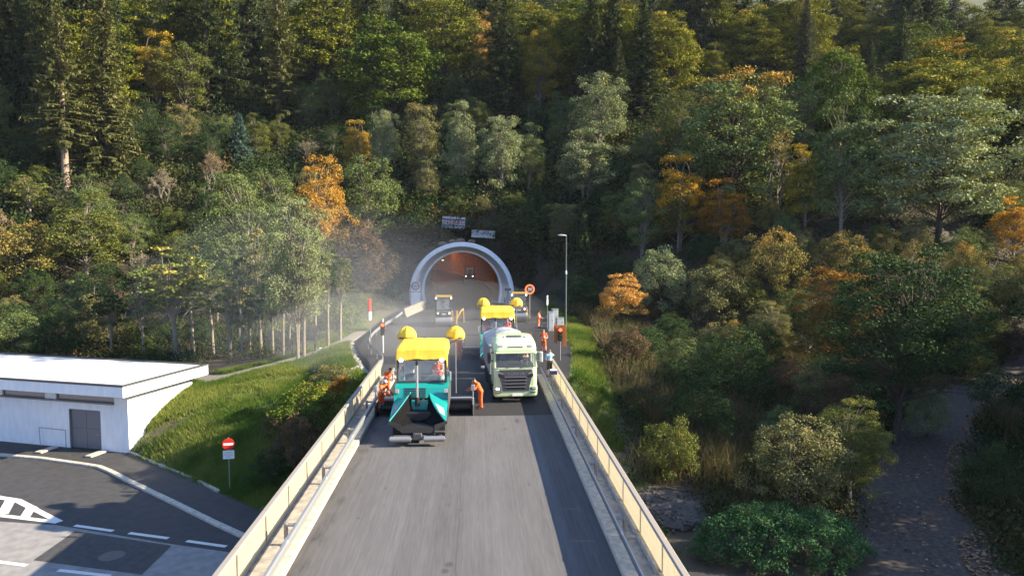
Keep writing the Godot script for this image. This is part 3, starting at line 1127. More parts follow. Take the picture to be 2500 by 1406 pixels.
func tree_rows() -> Array:
	return [
		["bare_leg_spruce", "spruce_pale", -57.5, -104.4, 25.1, 13.8, 4.2, "tall spruce with a bare pale lower trunk and dead stubs"],
		["spruce1", "spruce_pale", -53.8, -108.6, 27.4, 12.9, 2.0, "tall dense spruce right of the spruce with bare pale trunk"],
		["open_spruce1", "spruce_pale", -35.5, -133.4, 26.8, 20.4, 1.0, "wide drooping spruce whose pale trunk shows between its branches"],
		["open_spruce1", "spruce_dark", -47.6, -131.6, 26.5, 14.5, 5.9, "slim half bare spruce left of the wide drooping spruce"],
		["oval2", "yellow_olive", -54.6, -128.6, 13.7, 8.5, 6.2, "narrow bright yellow tree between the tall spruces at upper left"],
		["oval3", "olive", -50.0, -127.6, 14.4, 9.9, 5.5, "olive tree with yellowing leaves beside the narrow bright yellow tree"],
		["young_spruce", "blue_spruce", -37.9, -118.4, 9.2, 5.6, 4.9, "small blue green spruce with a pointed tip on the left slope"],
		["bare1", "twig", -39.8, -110.2, 9.0, 6.7, 1.3, "nearly leafless brown tree with upright branches left of the blue green spruce"],
		["bare0", "twig_pale", -28.3, -121.6, 6.9, 10.2, 5.0, "pale twiggy tree with thin leaves below the wide drooping spruce"],
		["bare1", "twig_pale", -44.6, -106.2, 8.0, 7.7, 4.3, "thin grey tree with slanting bare stems on the left slope"],
		["near_oval0", "gold_top", -20.2, -95.6, 18.0, 8.9, 2.9, "tree turning orange from its top left of the portal"],
		["near_oval1", "grey_green", -24.5, -75.0, 18.0, 9.8, 0.5, "large grey green tree behind the path left of the portal"],
		["near_oval1", "silver", -14.7, -58.8, 13.9, 6.4, 5.8, "silvery leaved tree standing over the path, sunlit on its right"],
		["oval3", "grey_green", -14.6, -100.0, 16.2, 8.5, 0.3, "grey green tree leaning to the road left of the portal"],
		["shrub2", "brown_red", -14.4, -92.6, 10.5, 5.9, 1.0, "reddish brown bushy tree beside the portal's left foot"],
		["slender0", "yellow_green", -27.8, -67.4, 10.4, 7.2, 5.8, "young yellow green tree on a slim straight trunk behind the white building"],
		["slender1", "yellow_green", -22.6, -66.4, 8.2, 4.9, 2.8, "young tree with layered yellow twigs right of the building roof"],
		["pole1", "olive", -26.7, -68.4, 10.4, 2.7, 2.4, "thin pale pole tree at the wood's edge, left of the young layered yellow tree"],
		["pole1", "grey_green", -25.0, -68.8, 8.7, 2.7, 1.3, "slim grey pole tree behind the roof's far corner"],
		["pole0", "grey_green", -21.2, -65.6, 10.5, 2.6, 0.1, "slim pole tree just right of the young layered yellow tree"],
		["pole1", "grey_olive", -19.5, -65.4, 11.4, 2.6, 1.3, "tall slim pole tree below the large grey green tree"],
		["pole0", "olive", -16.9, -63.0, 9.2, 2.5, 2.8, "pole tree with an olive top left of the silvery tree's stem"],
		["pole1", "grey_green", -14.5, -60.4, 9.4, 2.4, 4.8, "slim pole tree close right of the silvery tree's stem"],
		["pole0", "grey_olive", -13.8, -61.6, 10.0, 2.5, 3.1, "slim pole tree below the tree with the orange top"],
		["pole0", "dark_green", -13.0, -63.0, 9.2, 2.5, 3.7, "dark slim pole tree where the path climbs"],
		["pole1", "olive", -12.4, -65.4, 7.9, 2.6, 5.5, "slim pole tree nearest the path's upper end"],
		["slender1", "grey_green", -20.9, -66.6, 6.6, 3.4, 5.9, "slim young stem with grey leaves beside the path"],
		["slender1", "olive", -18.0, -63.8, 8.3, 3.3, 6.1, "thin upright young tree with olive leaves beside the path"],
		["slender0", "grey_green", -16.0, -61.6, 8.8, 2.8, 2.4, "thin pale stemmed young tree under the silvery tree"],
		["shrub1", "gold_olive", -54.0, -88.0, 7.3, 9.3, 3.7, "yellowing round bush at the left edge of the wood"],
		["oval0", "olive", -47.5, -89.8, 11.0, 9.5, 4.5, "feathery olive tree above the white building's roof"],
		["slender0", "olive", -58.1, -97.0, 7.0, 6.4, 1.1, "two stemmed thin tree below the bare legged spruce"],
		["oval2", "gold", -19.8, -122.2, 8.8, 5.8, 3.1, "yellow leaved small tree in the row above the portal's left"],
		["oval1", "silver", -14.8, -119.2, 13.2, 6.0, 2.7, "pale slender tree right of the small yellow tree"],
		["oval1", "grey_olive", -8.7, -118.0, 13.3, 7.3, 5.4, "pinkish grey thin topped tree high above the portal"],
		["oval2", "silver", -2.3, -111.6, 13.8, 5.4, 5.0, "pointed pale green tree in the row above the portal"],
		["oval1", "silver", 3.9, -109.2, 13.0, 7.4, 0.8, "silvery bushy tree in the row right above the portal"],
		["oval0", "grey_green", 8.3, -113.6, 11.6, 6.5, 4.8, "grey green tree at the right of the silvery bushy tree"],
		["oval2", "silver", 16.7, -109.2, 11.4, 9.4, 2.0, "wide silvery tree above the street lamp"],
		["oval1", "silver", 19.8, -115.6, 15.6, 10.5, 2.6, "tall pale willow like tree standing out before dark spruces"],
		["beech3", "beech_green", -15.8, -136.6, 23.0, 20.7, 0.3, "big dark green beech with sunlit shelves of leaves"],
		["beech1", "beech_olive", -31.6, -147.8, 22.2, 18.1, 3.9, "olive green beech at the top, right of the wide drooping spruce"],
		["beech2", "beech_olive", -7.5, -157.2, 21.6, 20.2, 6.1, "wide olive beech at the top centre of the wood"],
		["oval3", "gold_pale", -0.1, -165.2, 15.3, 8.8, 5.0, "slim tree with a pale orange crown at the top centre"],
		["open_spruce0", "spruce_dark", 5.6, -135.4, 24.5, 14.5, 0.7, "tall dark spruce right of the slim pale orange tree"],
		["oval3", "yellow_olive", 12.2, -139.8, 18.2, 8.7, 5.6, "tall yellow tree close right of the tall dark spruce"],
		["beech1", "beech_olive", 14.8, -142.0, 18.0, 8.8, 1.8, "round olive tree behind the tall yellow tree"],
		["spruce1", "spruce_dark", 21.3, -132.6, 23.3, 12.0, 4.8, "broad dark spruce at the top right of centre"],
		["spruce2", "spruce_dark", 29.3, -126.2, 21.6, 10.8, 4.6, "dark spruce among others left of the round yellow tree"],
		["spruce1", "spruce_dark", 24.2, -123.6, 16.9, 7.7, 0.7, "smaller spruce in the gap before the broad dark spruce"],
		["beech0", "grey_green_gold", 34.9, -97.0, 19.7, 16.8, 2.2, "large grey green tree with an orange cap right of the portal slope"],
		["oval3", "olive", 30.9, -109.4, 13.1, 6.9, 5.6, "olive tree tucked left of the large tree with orange cap"],
		["oval2", "orange_top", 26.4, -92.6, 12.2, 8.0, 2.7, "bright orange topped tree low on the right slope"],
		["oval3", "grey_green", 21.5, -92.4, 11.5, 6.4, 3.6, "grey green tree left of the bright orange topped tree"],
		["oval2", "rust", 31.5, -90.2, 8.9, 6.8, 2.1, "rusty orange brown tree right of the bright orange topped tree"],
		["bare1", "twig_olive", 40.0, -94.2, 16.1, 9.3, 0.0, "half bare tree showing its dark forked branches"],
		["oval0", "yellow", 42.8, -91.6, 10.9, 6.7, 0.2, "yellow green tree below the half bare forked tree"],
		["oval0", "grey_green", 45.6, -87.6, 17.7, 8.7, 1.4, "grey tree with a thin reddish trunk on the right slope"],
		["beech2", "pale_green", 56.8, -85.6, 19.4, 18.1, 0.2, "big spreading pale green tree at the right"],
		["young_spruce", "spruce_dark", 65.9, -89.2, 7.6, 5.0, 4.8, "small dark conifer under the big spreading tree"],
		["oval0", "orange", 64.8, -83.4, 8.0, 5.9, 0.4, "glowing orange tree at the right edge"],
		["beech2", "orange_top", 96.2, -147.8, 13.9, 11.1, 3.1, "tree with an orange crown high on the right hillside"],
		["beech2", "beech_yellow", 55.6, -144.4, 13.6, 14.8, 1.2, "round yellow olive tree high right of centre"],
		["oval2", "beech_yellow", 46.6, -139.2, 8.5, 7.5, 0.3, "bright yellow green tree left under the round yellow tree"],
		["spruce1", "spruce_grey", 63.1, -136.8, 18.5, 9.4, 4.0, "grey green spruce right of the round yellow olive tree"],
		["spruce2", "spruce_dark", 79.0, -142.6, 11.9, 7.0, 5.6, "slim dark spruce alone before paler trees high on the right"],
		["beech3", "beech_yellow", 91.9, -173.4, 11.9, 11.9, 2.2, "yellow tree above the slim dark spruce"],
		["bare0", "twig_pink", 96.6, -150.8, 7.4, 7.0, 3.7, "pinkish leafless tree under the orange crowned tree"],
		["beech2", "beech_yellow", 118.5, -162.2, 13.2, 14.1, 0.2, "yellow green round tree near the upper right corner"],
		["spruce1", "spruce_dark", 82.2, -106.2, 13.1, 7.5, 0.2, "dark spruce at the right edge beside the big spreading tree"],
		["maple", "maple_orange", 16.0, -78.4, 6.3, 6.1, 0.6, "small orange maple beside the grass right of the road"],
		["near_tree", "dark_green", 28.2, -46.0, 14.0, 11.9, 5.8, "big dark leafed tree with a leaning trunk beside the track"],
		["near_tree", "rust_dark", 30.8, -59.0, 10.7, 8.4, 3.2, "brownish orange tree left of the big dark tree"],
		["bush_tree", "grey_olive", 16.5, -35.2, 6.0, 5.7, 1.1, "bushy small tree with a forked stem behind the hedge"],
		["shrub1", "silver", 21.5, -82.8, 8.3, 8.2, 4.9, "round pale bush right behind the small orange maple"],
		["shrub0", "grey_olive", 26.5, -78.0, 7.7, 7.7, 4.8, "loose pale leaved bush in the thicket right of the maple"],
		["shrub2", "gold_olive", 33.7, -79.2, 8.1, 8.8, 4.9, "wide bush turning orange on the right bank"],
		["shrub1", "gold_olive", 41.8, -79.4, 6.4, 7.9, 5.1, "orange flecked bush on the right bank above the brownish orange tree"],
		["shrub1", "pale_green", 31.1, -47.2, 3.7, 3.4, 2.1, "pale sunlit shrub behind the leaning trunk by the track"],
		["shrub0", "brown_red", 11.8, -55.4, 3.7, 4.2, 4.6, "reddish brown shrub under the small orange maple"],
		["shrub2", "beech_green", -10.1, -43.4, 3.7, 6.0, 3.3, "dark green bush against the left parapet"],
		["shrub1", "grey_olive", -9.6, -48.0, 2.0, 3.3, 1.5, "dry grassy bush above the dark bush by the left parapet"],
		["shrub0", "rust", -9.0, -47.2, 1.5, 1.1, 5.5, "small red orange shrub beside the left parapet"],
		["shrub2", "brown_red", -10.2, -40.4, 3.6, 3.5, 5.1, "brown leaved low bush at the foot of the left parapet"],
		["shrub0", "brown_red", -12.1, -44.4, 2.5, 3.1, 1.0, "reddish dry shrub left of the dark bush on the bank"],
		["shrub1", "dark_green", -11.5, -40.2, 2.5, 3.0, 1.8, "dark green low shrub nearest the no entry sign"],
		["shrub0", "rust_dark", -9.5, -45.8, 2.4, 2.4, 3.6, "rusty low shrub close against the left parapet"],
		["shrub2", "dark_green", 19.9, -53.0, 6.3, 6.6, 5.1, "dark thicket bush in the shade left of the brownish orange tree"],
		["shrub1", "dark_green", 14.3, -45.2, 4.9, 5.1, 3.2, "dark weedy bush right of the grass strip"],
		["shrub0", "olive", 11.4, -40.6, 4.1, 3.6, 4.2, "olive bush beside the gravel heap"],
		["shrub2", "dark_green", 27.9, -36.6, 3.8, 3.6, 6.0, "dark bush on the right bank of the track"],
		["shrub1", "olive", 42.8, -60.4, 4.0, 5.4, 3.3, "olive bush where the track bends out of sight"],
		["shrub1", "dark_green", 19.2, -67.8, 3.9, 4.6, 3.6, "dark green bush right of the reddish shrub under the maple"],
		["shrub1", "grey_green", 38.4, -87.6, 4.0, 4.8, 2.6, "grey green bush just above the wide orange tinted bush"],
		["oval2", "grey_olive", -2.1, -137.6, 8.3, 5.8, 4.3, "greyish olive tree just above the pointed pale green tree above the portal"],
		["oval3", "grey_green", -40.8, -76.0, 8.2, 5.7, 5.9, "grey green tree further below the feathery olive tree"],
		["bare0", "twig_olive", 47.5, -73.4, 9.4, 5.8, 4.7, "thinly leaved bare tree further above the big dark tree beside the track"],
		["shrub0", "olive", 21.3, -76.7, 3.2, 3.8, 2.3, "low olive bush further below the round pale bush behind the maple"],
		["oval0", "olive", 0.5, -129.2, 8.8, 6.1, 0.1, "olive tree above and right of the pointed pale green tree above the portal"],
		["beech3", "beech_yellow", 66.0, -146.0, 18.9, 16.2, 3.0, "yellow green beech above and left of the grey green spruce"],
		["near_oval1", "olive", 53.6, -69.6, 7.6, 6.0, 0.5, "olive tree further below the glowing orange tree at the right edge"],
		["oval1", "grey_olive", 24.1, -104.0, 6.1, 4.3, 3.1, "greyish olive tree just above the grey green tree beside the orange topped tree"],
		["oval0", "grey_green", 15.2, -129.9, 8.2, 5.7, 0.6, "grey green tree close left of the tall pale tree before the dark spruces"],
		["beech2", "beech_yellow", 94.7, -121.2, 17.1, 12.7, 3.6, "yellow green beech below and right of the round tree near the upper right corner"],
		["beech2", "beech_olive", 49.7, -149.5, 18.4, 16.0, 0.5, "olive green beech above and left of the round yellow olive tree"],
		["near_oval0", "dark_green", 32.3, -67.7, 7.2, 5.6, 5.6, "dark green tree close left of the brownish orange tree"],
		["oval3", "grey_green", 48.1, -104.7, 13.9, 7.7, 4.2, "tall grey green tree above and right of the half bare forked tree"],
		["oval0", "grey_green", -4.2, -129.1, 7.1, 4.9, 1.4, "grey green tree above and left of the pointed pale green tree above the portal"],
		["beech0", "beech_green", 53.4, -105.7, 18.4, 13.7, 3.0, "deep green beech below and left of the slim dark spruce"],
		["oval3", "olive", -23.9, -142.1, 8.1, 5.7, 5.9, "olive tree below and left of the big dark beech"],
		["shrub2", "grey_green", -42.4, -126.1, 4.4, 5.3, 3.6, "grey green bush above and left of the small blue green spruce"],
		["shrub2", "gold_olive", 55.4, -78.6, 5.2, 5.4, 2.6, "orange flecked bush below and left of the glowing orange tree at the right edge"],
		["beech3", "beech_yellow", 44.4, -154.1, 20.0, 14.7, 3.4, "yellow green beech above and left of the round yellow olive tree"],
		["oval2", "grey_olive", 86.6, -148.6, 7.9, 5.5, 3.6, "greyish olive tree close right of the slim dark spruce"],
		["beech2", "beech_yellow", 82.7, -113.0, 16.3, 15.7, 1.4, "yellow green beech further below the round tree near the upper right corner"],
		["shrub0", "grey_olive", 80.1, -101.9, 3.9, 5.4, 2.0, "greyish olive bush above and right of the small dark conifer"],
		["spruce2", "spruce_grey", 111.1, -165.1, 25.5, 8.5, 0.6, "tall grey green spruce further above the orange crowned tree high on the right"],
		["shrub2", "dark_green", -47.7, -81.4, 4.5, 5.7, 1.1, "dark green bush further below the yellowing bush at the left edge"],
		["young_spruce", "spruce_dark", 13.9, -95.4, 8.4, 4.0, 1.1, "dark spruce further above the street lamp"],
		["beech3", "beech_yellow", 34.7, -130.8, 18.4, 14.3, 1.2, "yellow green beech right of the broad dark spruce"],
		["shrub2", "brown_red", 24.7, -46.4, 5.0, 4.9, 3.5, "reddish brown bush above and right of the bushy tree behind the hedge"],
		["shrub1", "dark_green", -45.9, -72.7, 5.4, 6.4, 2.0, "dark green bush above and left of the white building"],
		["shrub1", "olive", 33.5, -74.3, 5.0, 6.0, 0.8, "olive bush further below the wide orange tinted bush"],
		["shrub1", "gold_olive", 61.2, -77.5, 3.9, 4.1, 1.9, "orange flecked bush just below the glowing orange tree at the right edge"],
		["shrub2", "dark_green", -39.8, -69.7, 4.9, 5.2, 3.1, "dark green bush below and right of the yellowing bush at the left edge"],
		["spruce2", "spruce_dark", 94.6, -155.3, 27.2, 10.7, 1.3, "tall dark spruce above and left of the orange crowned tree high on the right"],
		["spruce1", "spruce_dark", -63.5, -122.6, 30.3, 9.6, 6.0, "tall dark spruce further above the tall dense spruce at upper left"],
		["spruce2", "spruce_dark", 66.9, -111.6, 23.6, 8.6, 1.4, "tall dark spruce close left of the pinkish leafless tree"],
		["oval0", "olive", 63.6, -104.1, 14.5, 10.3, 3.8, "tall olive tree above and left of the big spreading pale green tree"],
		["oval3", "grey_green", -31.4, -87.9, 12.6, 8.7, 5.6, "tall grey green tree further above the young layered yellow tree"],
		["beech3", "beech_green", -76.1, -129.9, 19.6, 15.0, 6.0, "deep green beech above and left of the spruce with the bare pale lower trunk"],
		["shrub1", "dark_green", 28.4, -88.3, 4.5, 5.4, 3.8, "dark green bush below and left of the rusty orange tree"],
		["oval3", "olive", 19.0, -97.2, 7.6, 5.3, 0.1, "olive tree close left of the grey green tree beside the orange topped tree"],
		["spruce0", "spruce_olive", -15.2, -156.9, 31.1, 9.1, 4.3, "tall olive green spruce above and left of the wide olive beech at the top centre"],
		["spruce1", "spruce_grey", 106.5, -180.8, 26.7, 9.0, 5.0, "tall grey green spruce above and right of the slim dark spruce"],
		["oval0", "grey_green", -71.2, -110.0, 10.9, 6.4, 0.4, "grey green tree left of the spruce with the bare pale lower trunk"],
		["shrub2", "dark_green", -64.1, -100.5, 4.5, 6.0, 0.4, "dark green bush further above the yellowing bush at the left edge"],
		["spruce1", "spruce_dark", 7.6, -155.6, 26.5, 10.4, 0.8, "tall dark spruce just above the tall dark spruce at the top centre"],
		["beech1", "beech_olive", 74.9, -116.5, 18.7, 17.1, 3.7, "olive green beech just below the pinkish leafless tree"],
		["shrub0", "olive", -41.8, -101.9, 4.6, 4.7, 1.5, "olive bush just below the thin slanting grey tree"],
		["open_spruce1", "spruce_dark", -75.1, -123.2, 25.7, 9.4, 1.1, "tall dark spruce above and left of the spruce with the bare pale lower trunk"],
		["spruce2", "spruce_dark", 62.0, -152.0, 26.5, 11.6, 3.2, "tall dark spruce further above the round yellow olive tree"],
		["shrub1", "dark_green", 20.0, -72.4, 3.5, 4.3, 5.9, "low dark green bush right of the reddish shrub under the maple"],
		["young_spruce", "spruce_dark", 10.5, -117.7, 8.1, 3.1, 6.0, "dark spruce close right of the silvery bushy tree above the portal"],
		["shrub1", "olive", -54.3, -93.4, 4.0, 4.9, 6.2, "olive bush above and right of the yellowing bush at the left edge"],
		["spruce2", "spruce_grey", 96.9, -178.5, 23.9, 9.5, 0.6, "tall grey green spruce further above the slim dark spruce"],
		["beech2", "beech_olive", -58.8, -135.0, 17.6, 13.3, 4.3, "olive green beech just above the narrow bright yellow tree"],
		["oval0", "olive", -7.6, -142.8, 8.8, 6.1, 0.5, "olive tree above and left of the pointed pale green tree above the portal"],
		["spruce1", "spruce_grey", 85.0, -174.5, 26.0, 10.3, 0.3, "tall grey green spruce above and right of the grey green spruce"],
		["spruce2", "spruce_grey", 46.1, -145.8, 26.1, 9.1, 0.4, "tall grey green spruce above and left of the round yellow olive tree"],
		["beech1", "beech_olive", -13.5, -161.7, 18.3, 16.3, 2.8, "olive green beech above and left of the wide olive beech at the top centre"],
		["shrub1", "grey_green", 17.4, -59.5, 3.5, 4.2, 3.2, "low grey green bush right of the reddish shrub under the maple"],
		["shrub0", "brown_red", 25.5, -56.4, 3.4, 3.6, 2.3, "low reddish brown bush below and left of the brownish orange tree"],
		["near_oval1", "dark_green", 48.6, -68.6, 8.3, 6.4, 1.7, "dark green tree above and right of the big dark tree beside the track"],
		["spruce1", "spruce_dark", 130.1, -172.3, 29.3, 11.9, 4.7, "tall dark spruce above and right of the round tree near the upper right corner"],
		["oval2", "dark_green", -17.4, -128.2, 8.9, 6.2, 2.6, "dark green tree above and right of the small yellow tree above the portal's left"],
		["beech2", "beech_yellow", 108.6, -174.7, 19.0, 17.0, 5.1, "yellow green beech above and left of the orange crowned tree high on the right"],
		["spruce2", "spruce_dark", -46.8, -139.3, 30.7, 12.1, 0.0, "tall dark spruce above and right of the slim half bare spruce"],
		["oval3", "grey_green", -44.3, -94.2, 7.1, 5.0, 4.4, "grey green tree close right of the feathery olive tree"],
		["beech2", "beech_olive", 31.5, -134.4, 15.8, 11.9, 3.7, "olive green beech right of the broad dark spruce"],
		["near_oval1", "grey_olive", 27.3, -65.2, 6.5, 4.6, 5.8, "greyish olive tree further below the wide orange tinted bush"],
		["shrub2", "dark_green", 17.5, -90.1, 3.9, 4.9, 2.7, "dark green bush just above the small orange maple"],
		["oval0", "grey_green", -50.7, -97.5, 8.6, 6.0, 2.9, "grey green tree just above the feathery olive tree"],
		["slender0", "dark_green", -34.9, -69.6, 7.0, 3.7, 3.4, "dark green young tree left of the young yellow green tree"],
		["spruce1", "spruce_dark", -76.8, -118.6, 27.4, 8.0, 2.5, "tall dark spruce above and left of the tall dense spruce at upper left"],
		["shrub1", "dark_green", -44.3, -87.7, 5.4, 6.5, 1.4, "dark green bush below and right of the feathery olive tree"],
		["beech1", "beech_olive", 12.7, -148.8, 20.6, 17.9, 6.3, "olive green beech just above the tall yellow tree at the centre"],
		["shrub0", "olive", 5.7, -104.9, 3.5, 4.2, 4.6, "low olive bush further below the silvery bushy tree above the portal"],
		["shrub1", "grey_olive", -51.4, -81.7, 3.7, 4.6, 5.7, "low greyish olive bush further below the yellowing bush at the left edge"],
		["shrub2", "dark_green", -32.5, -73.1, 3.2, 4.0, 2.3, "low dark green bush below and left of the young yellow green tree"],
		["oval3", "dark_green", -1.0, -146.4, 7.6, 5.3, 0.7, "dark green tree further above the pointed pale green tree above the portal"],
		["beech0", "beech_green", -67.7, -133.9, 21.2, 16.9, 5.7, "deep green beech further above the tall dense spruce at upper left"],
		["shrub1", "dark_green", -21.6, -116.4, 5.5, 7.6, 3.2, "dark green bush below and left of the small yellow tree above the portal's left"],
		["oval1", "grey_olive", -47.4, -120.0, 8.9, 6.2, 0.0, "greyish olive tree above and left of the leafless brown tree"],
		["oval3", "grey_green", -30.4, -134.1, 8.9, 6.2, 1.3, "grey green tree further above the pale twiggy tree"],
		["shrub2", "dark_green", 21.4, -108.8, 4.4, 5.2, 1.2, "dark green bush below and right of the wide silvery tree above the lamp"],
		["beech2", "beech_olive", 126.6, -163.7, 14.8, 11.1, 6.0, "olive green beech close right of the round tree near the upper right corner"],
		["oval2", "dark_green", -2.7, -117.0, 8.6, 6.0, 0.7, "dark green tree just below the pointed pale green tree above the portal"],
		["open_spruce0", "spruce_dark", -62.3, -127.8, 29.5, 8.3, 0.3, "tall dark spruce above and left of the narrow bright yellow tree"],
		["spruce2", "spruce_dark", 25.6, -134.7, 24.5, 9.2, 6.2, "tall dark spruce above and right of the broad dark spruce"],
		["shrub1", "dark_green", 20.1, -56.9, 4.4, 5.7, 1.8, "dark green bush below and right of the round pale bush behind the maple"],
		["spruce1", "spruce_grey", 123.1, -167.7, 27.6, 10.8, 5.3, "tall grey green spruce just above the round tree near the upper right corner"],
		["spruce2", "spruce_grey", 35.2, -145.4, 24.3, 8.6, 5.9, "tall grey green spruce above and right of the broad dark spruce"],
		["beech3", "beech_yellow", 72.6, -108.2, 17.7, 12.5, 2.3, "yellow green beech below and right of the pinkish leafless tree"],
		["shrub0", "grey_olive", -11.7, -108.2, 4.5, 5.8, 2.5, "greyish olive bush close right of the grey green tree left of the portal"],
		["spruce1", "spruce_olive", -63.1, -112.7, 31.7, 9.9, 1.7, "tall olive green spruce further above the spruce with the bare pale lower trunk"],
		["shrub2", "dark_green", -64.1, -107.3, 5.0, 6.0, 0.7, "dark green bush below and left of the spruce with the bare pale lower trunk"],
		["beech1", "beech_olive", 25.3, -140.3, 18.9, 18.4, 3.3, "olive green beech above and right of the broad dark spruce"],
		["spruce1", "spruce_grey", 101.5, -170.4, 23.5, 9.4, 2.9, "tall grey green spruce above and left of the orange crowned tree high on the right"],
		["shrub1", "dark_green", -51.1, -85.5, 4.5, 5.1, 6.0, "dark green bush just below the yellowing bush at the left edge"],
		["oval3", "olive", 50.8, -125.0, 7.0, 4.9, 5.3, "olive tree above and right of the large tree with the orange cap"],
		["shrub2", "grey_green", 54.6, -136.9, 3.4, 4.1, 2.2, "low grey green bush just below the round yellow olive tree"],
		["spruce1", "spruce_dark", -43.8, -144.6, 31.9, 10.9, 3.5, "tall dark spruce above and left of the wide drooping spruce"],
		["bare0", "twig", -39.5, -80.1, 8.1, 5.4, 3.6, "brown leafless tree left of the young yellow green tree"],
		["slender1", "grey_green", -31.2, -68.3, 9.4, 3.6, 1.0, "grey green young tree close left of the young yellow green tree"],
		["beech2", "beech_olive", -51.2, -138.0, 20.1, 15.9, 2.7, "olive green beech below and left of the slim half bare spruce"],
		["oval3", "dark_green", -52.3, -113.3, 8.7, 6.1, 5.8, "dark green tree above and left of the thin slanting grey tree"],
		["shrub1", "olive", -39.2, -96.6, 4.6, 6.3, 5.8, "olive bush further above the young yellow green tree"],
		["shrub1", "grey_olive", 50.4, -89.9, 4.6, 4.8, 5.9, "greyish olive bush below and right of the grey tree with the reddish trunk"],
		["shrub0", "olive", -61.0, -104.2, 3.0, 3.7, 5.4, "low olive bush above and left of the feathery olive tree"],
		["beech1", "beech_olive", -59.4, -116.1, 19.7, 12.9, 2.7, "olive green beech close left of the tall dense spruce at upper left"],
		["spruce2", "spruce_dark", 55.8, -148.9, 27.3, 9.5, 1.0, "tall dark spruce just above the round yellow olive tree"],
		["oval2", "grey_olive", 17.8, -120.9, 8.2, 5.8, 1.2, "greyish olive tree below and left of the tall pale tree before the dark spruces"],
		["beech2", "beech_yellow", 87.8, -110.7, 16.7, 12.6, 5.7, "yellow green beech above and right of the big spreading pale green tree"],
		["oval2", "dark_green", -53.9, -120.9, 7.7, 5.4, 4.4, "dark green tree further below the narrow bright yellow tree"],
		["oval0", "olive", -34.0, -127.0, 6.6, 4.6, 4.0, "olive tree above and left of the pale twiggy tree"],
		["shrub1", "grey_green", 61.3, -141.7, 3.5, 4.2, 5.0, "low grey green bush below and left of the grey green spruce"],
		["shrub1", "olive", -2.9, -104.4, 3.2, 3.8, 4.0, "low olive bush further below the pointed pale green tree above the portal"],
		["shrub0", "grey_olive", 38.4, -83.2, 4.6, 4.8, 2.8, "greyish olive bush above and right of the wide orange tinted bush"],
		["near_oval0", "olive", 46.0, -64.5, 7.8, 6.3, 3.2, "olive tree right of the big dark tree beside the track"],
		["shrub2", "dark_green", -24.1, -130.6, 4.6, 5.5, 3.0, "dark green bush above and left of the small yellow tree above the portal's left"],
		["shrub2", "gold_olive", 28.7, -82.7, 4.4, 5.5, 2.0, "orange flecked bush left of the wide orange tinted bush"],
		["beech2", "beech_olive", 17.6, -147.7, 16.6, 13.7, 5.3, "olive green beech close left of the broad dark spruce"],
		["spruce0", "spruce_olive", -26.6, -147.4, 25.6, 8.0, 2.4, "tall olive green spruce close right of the olive beech at the top"],
		["beech3", "beech_green", 20.0, -152.6, 16.8, 12.0, 4.2, "deep green beech above and left of the broad dark spruce"],
		["oval1", "grey_olive", 52.1, -82.6, 6.3, 4.4, 4.4, "greyish olive tree below and left of the small dark conifer"],
		["spruce1", "spruce_dark", 99.5, -156.3, 27.9, 10.7, 1.0, "tall dark spruce further above the orange crowned tree high on the right"],
		["oval3", "dark_green", -48.0, -115.1, 8.5, 5.9, 2.8, "dark green tree just above the thin slanting grey tree"],
		["shrub1", "dark_green", 15.9, -101.5, 4.2, 5.0, 0.7, "dark green bush left of the grey green tree beside the orange topped tree"],
		["oval3", "olive", -27.0, -138.3, 8.1, 5.7, 2.2, "olive tree above and left of the small yellow tree above the portal's left"],
		["open_spruce1", "spruce_dark", -21.8, -151.1, 31.5, 11.5, 3.3, "tall dark spruce above and right of the olive beech at the top"],
		["beech3", "beech_yellow", 96.9, -127.8, 19.5, 16.8, 1.2, "yellow green beech right of the orange crowned tree high on the right"],
		["shrub0", "olive", -54.7, -98.4, 4.0, 4.6, 4.4, "olive bush above and left of the feathery olive tree"],
		["oval0", "grey_green", -29.4, -143.5, 6.6, 4.6, 1.2, "grey green tree further below the olive beech at the top"],
		["open_spruce0", "spruce_dark", 2.5, -173.1, 30.8, 11.8, 4.8, "tall dark spruce further above the slim pale orange tree"],
		["open_spruce1", "spruce_dark", -66.1, -116.8, 27.1, 9.8, 4.9, "tall dark spruce further above the spruce with the bare pale lower trunk"],
		["oval2", "grey_olive", -7.1, -107.1, 6.4, 4.5, 1.0, "greyish olive tree below and left of the pointed pale green tree above the portal"],
		["shrub2", "dark_green", 25.3, -62.2, 5.2, 5.2, 4.8, "dark green bush left of the brownish orange tree"],
		["shrub1", "gold_olive", 48.0, -81.9, 4.4, 4.8, 3.5, "orange flecked bush above and right of the brownish orange tree"],
		["oval3", "grey_green", -28.3, -101.6, 12.1, 7.5, 3.5, "grey green tree left of the tree with the orange top left of the portal"],
		["beech2", "beech_yellow", 103.4, -187.0, 18.9, 13.5, 0.3, "yellow green beech further above the slim dark spruce"],
		["beech1", "beech_olive", -84.5, -124.5, 20.0, 16.7, 1.9, "olive green beech above and left of the spruce with the bare pale lower trunk"],
		["shrub1", "dark_green", 13.4, -87.1, 4.5, 5.6, 0.4, "dark green bush below and right of the street lamp"],
		["beech2", "beech_olive", 76.8, -112.4, 17.4, 16.9, 3.4, "olive green beech below and right of the pinkish leafless tree"],
		["beech0", "beech_green", 98.4, -117.7, 19.9, 17.9, 3.8, "deep green beech below and right of the round tree near the upper right corner"],
		["open_spruce0", "spruce_dark", -52.6, -133.6, 30.9, 9.3, 3.5, "tall dark spruce above and left of the slim half bare spruce"],
		["shrub2", "gold_olive", 38.1, -91.0, 4.7, 4.7, 2.7, "orange flecked bush below and left of the yellow green tree on the right slope"],
		["spruce1", "spruce_olive", -67.6, -124.8, 31.5, 11.5, 1.0, "tall olive green spruce above and left of the tall dense spruce at upper left"],
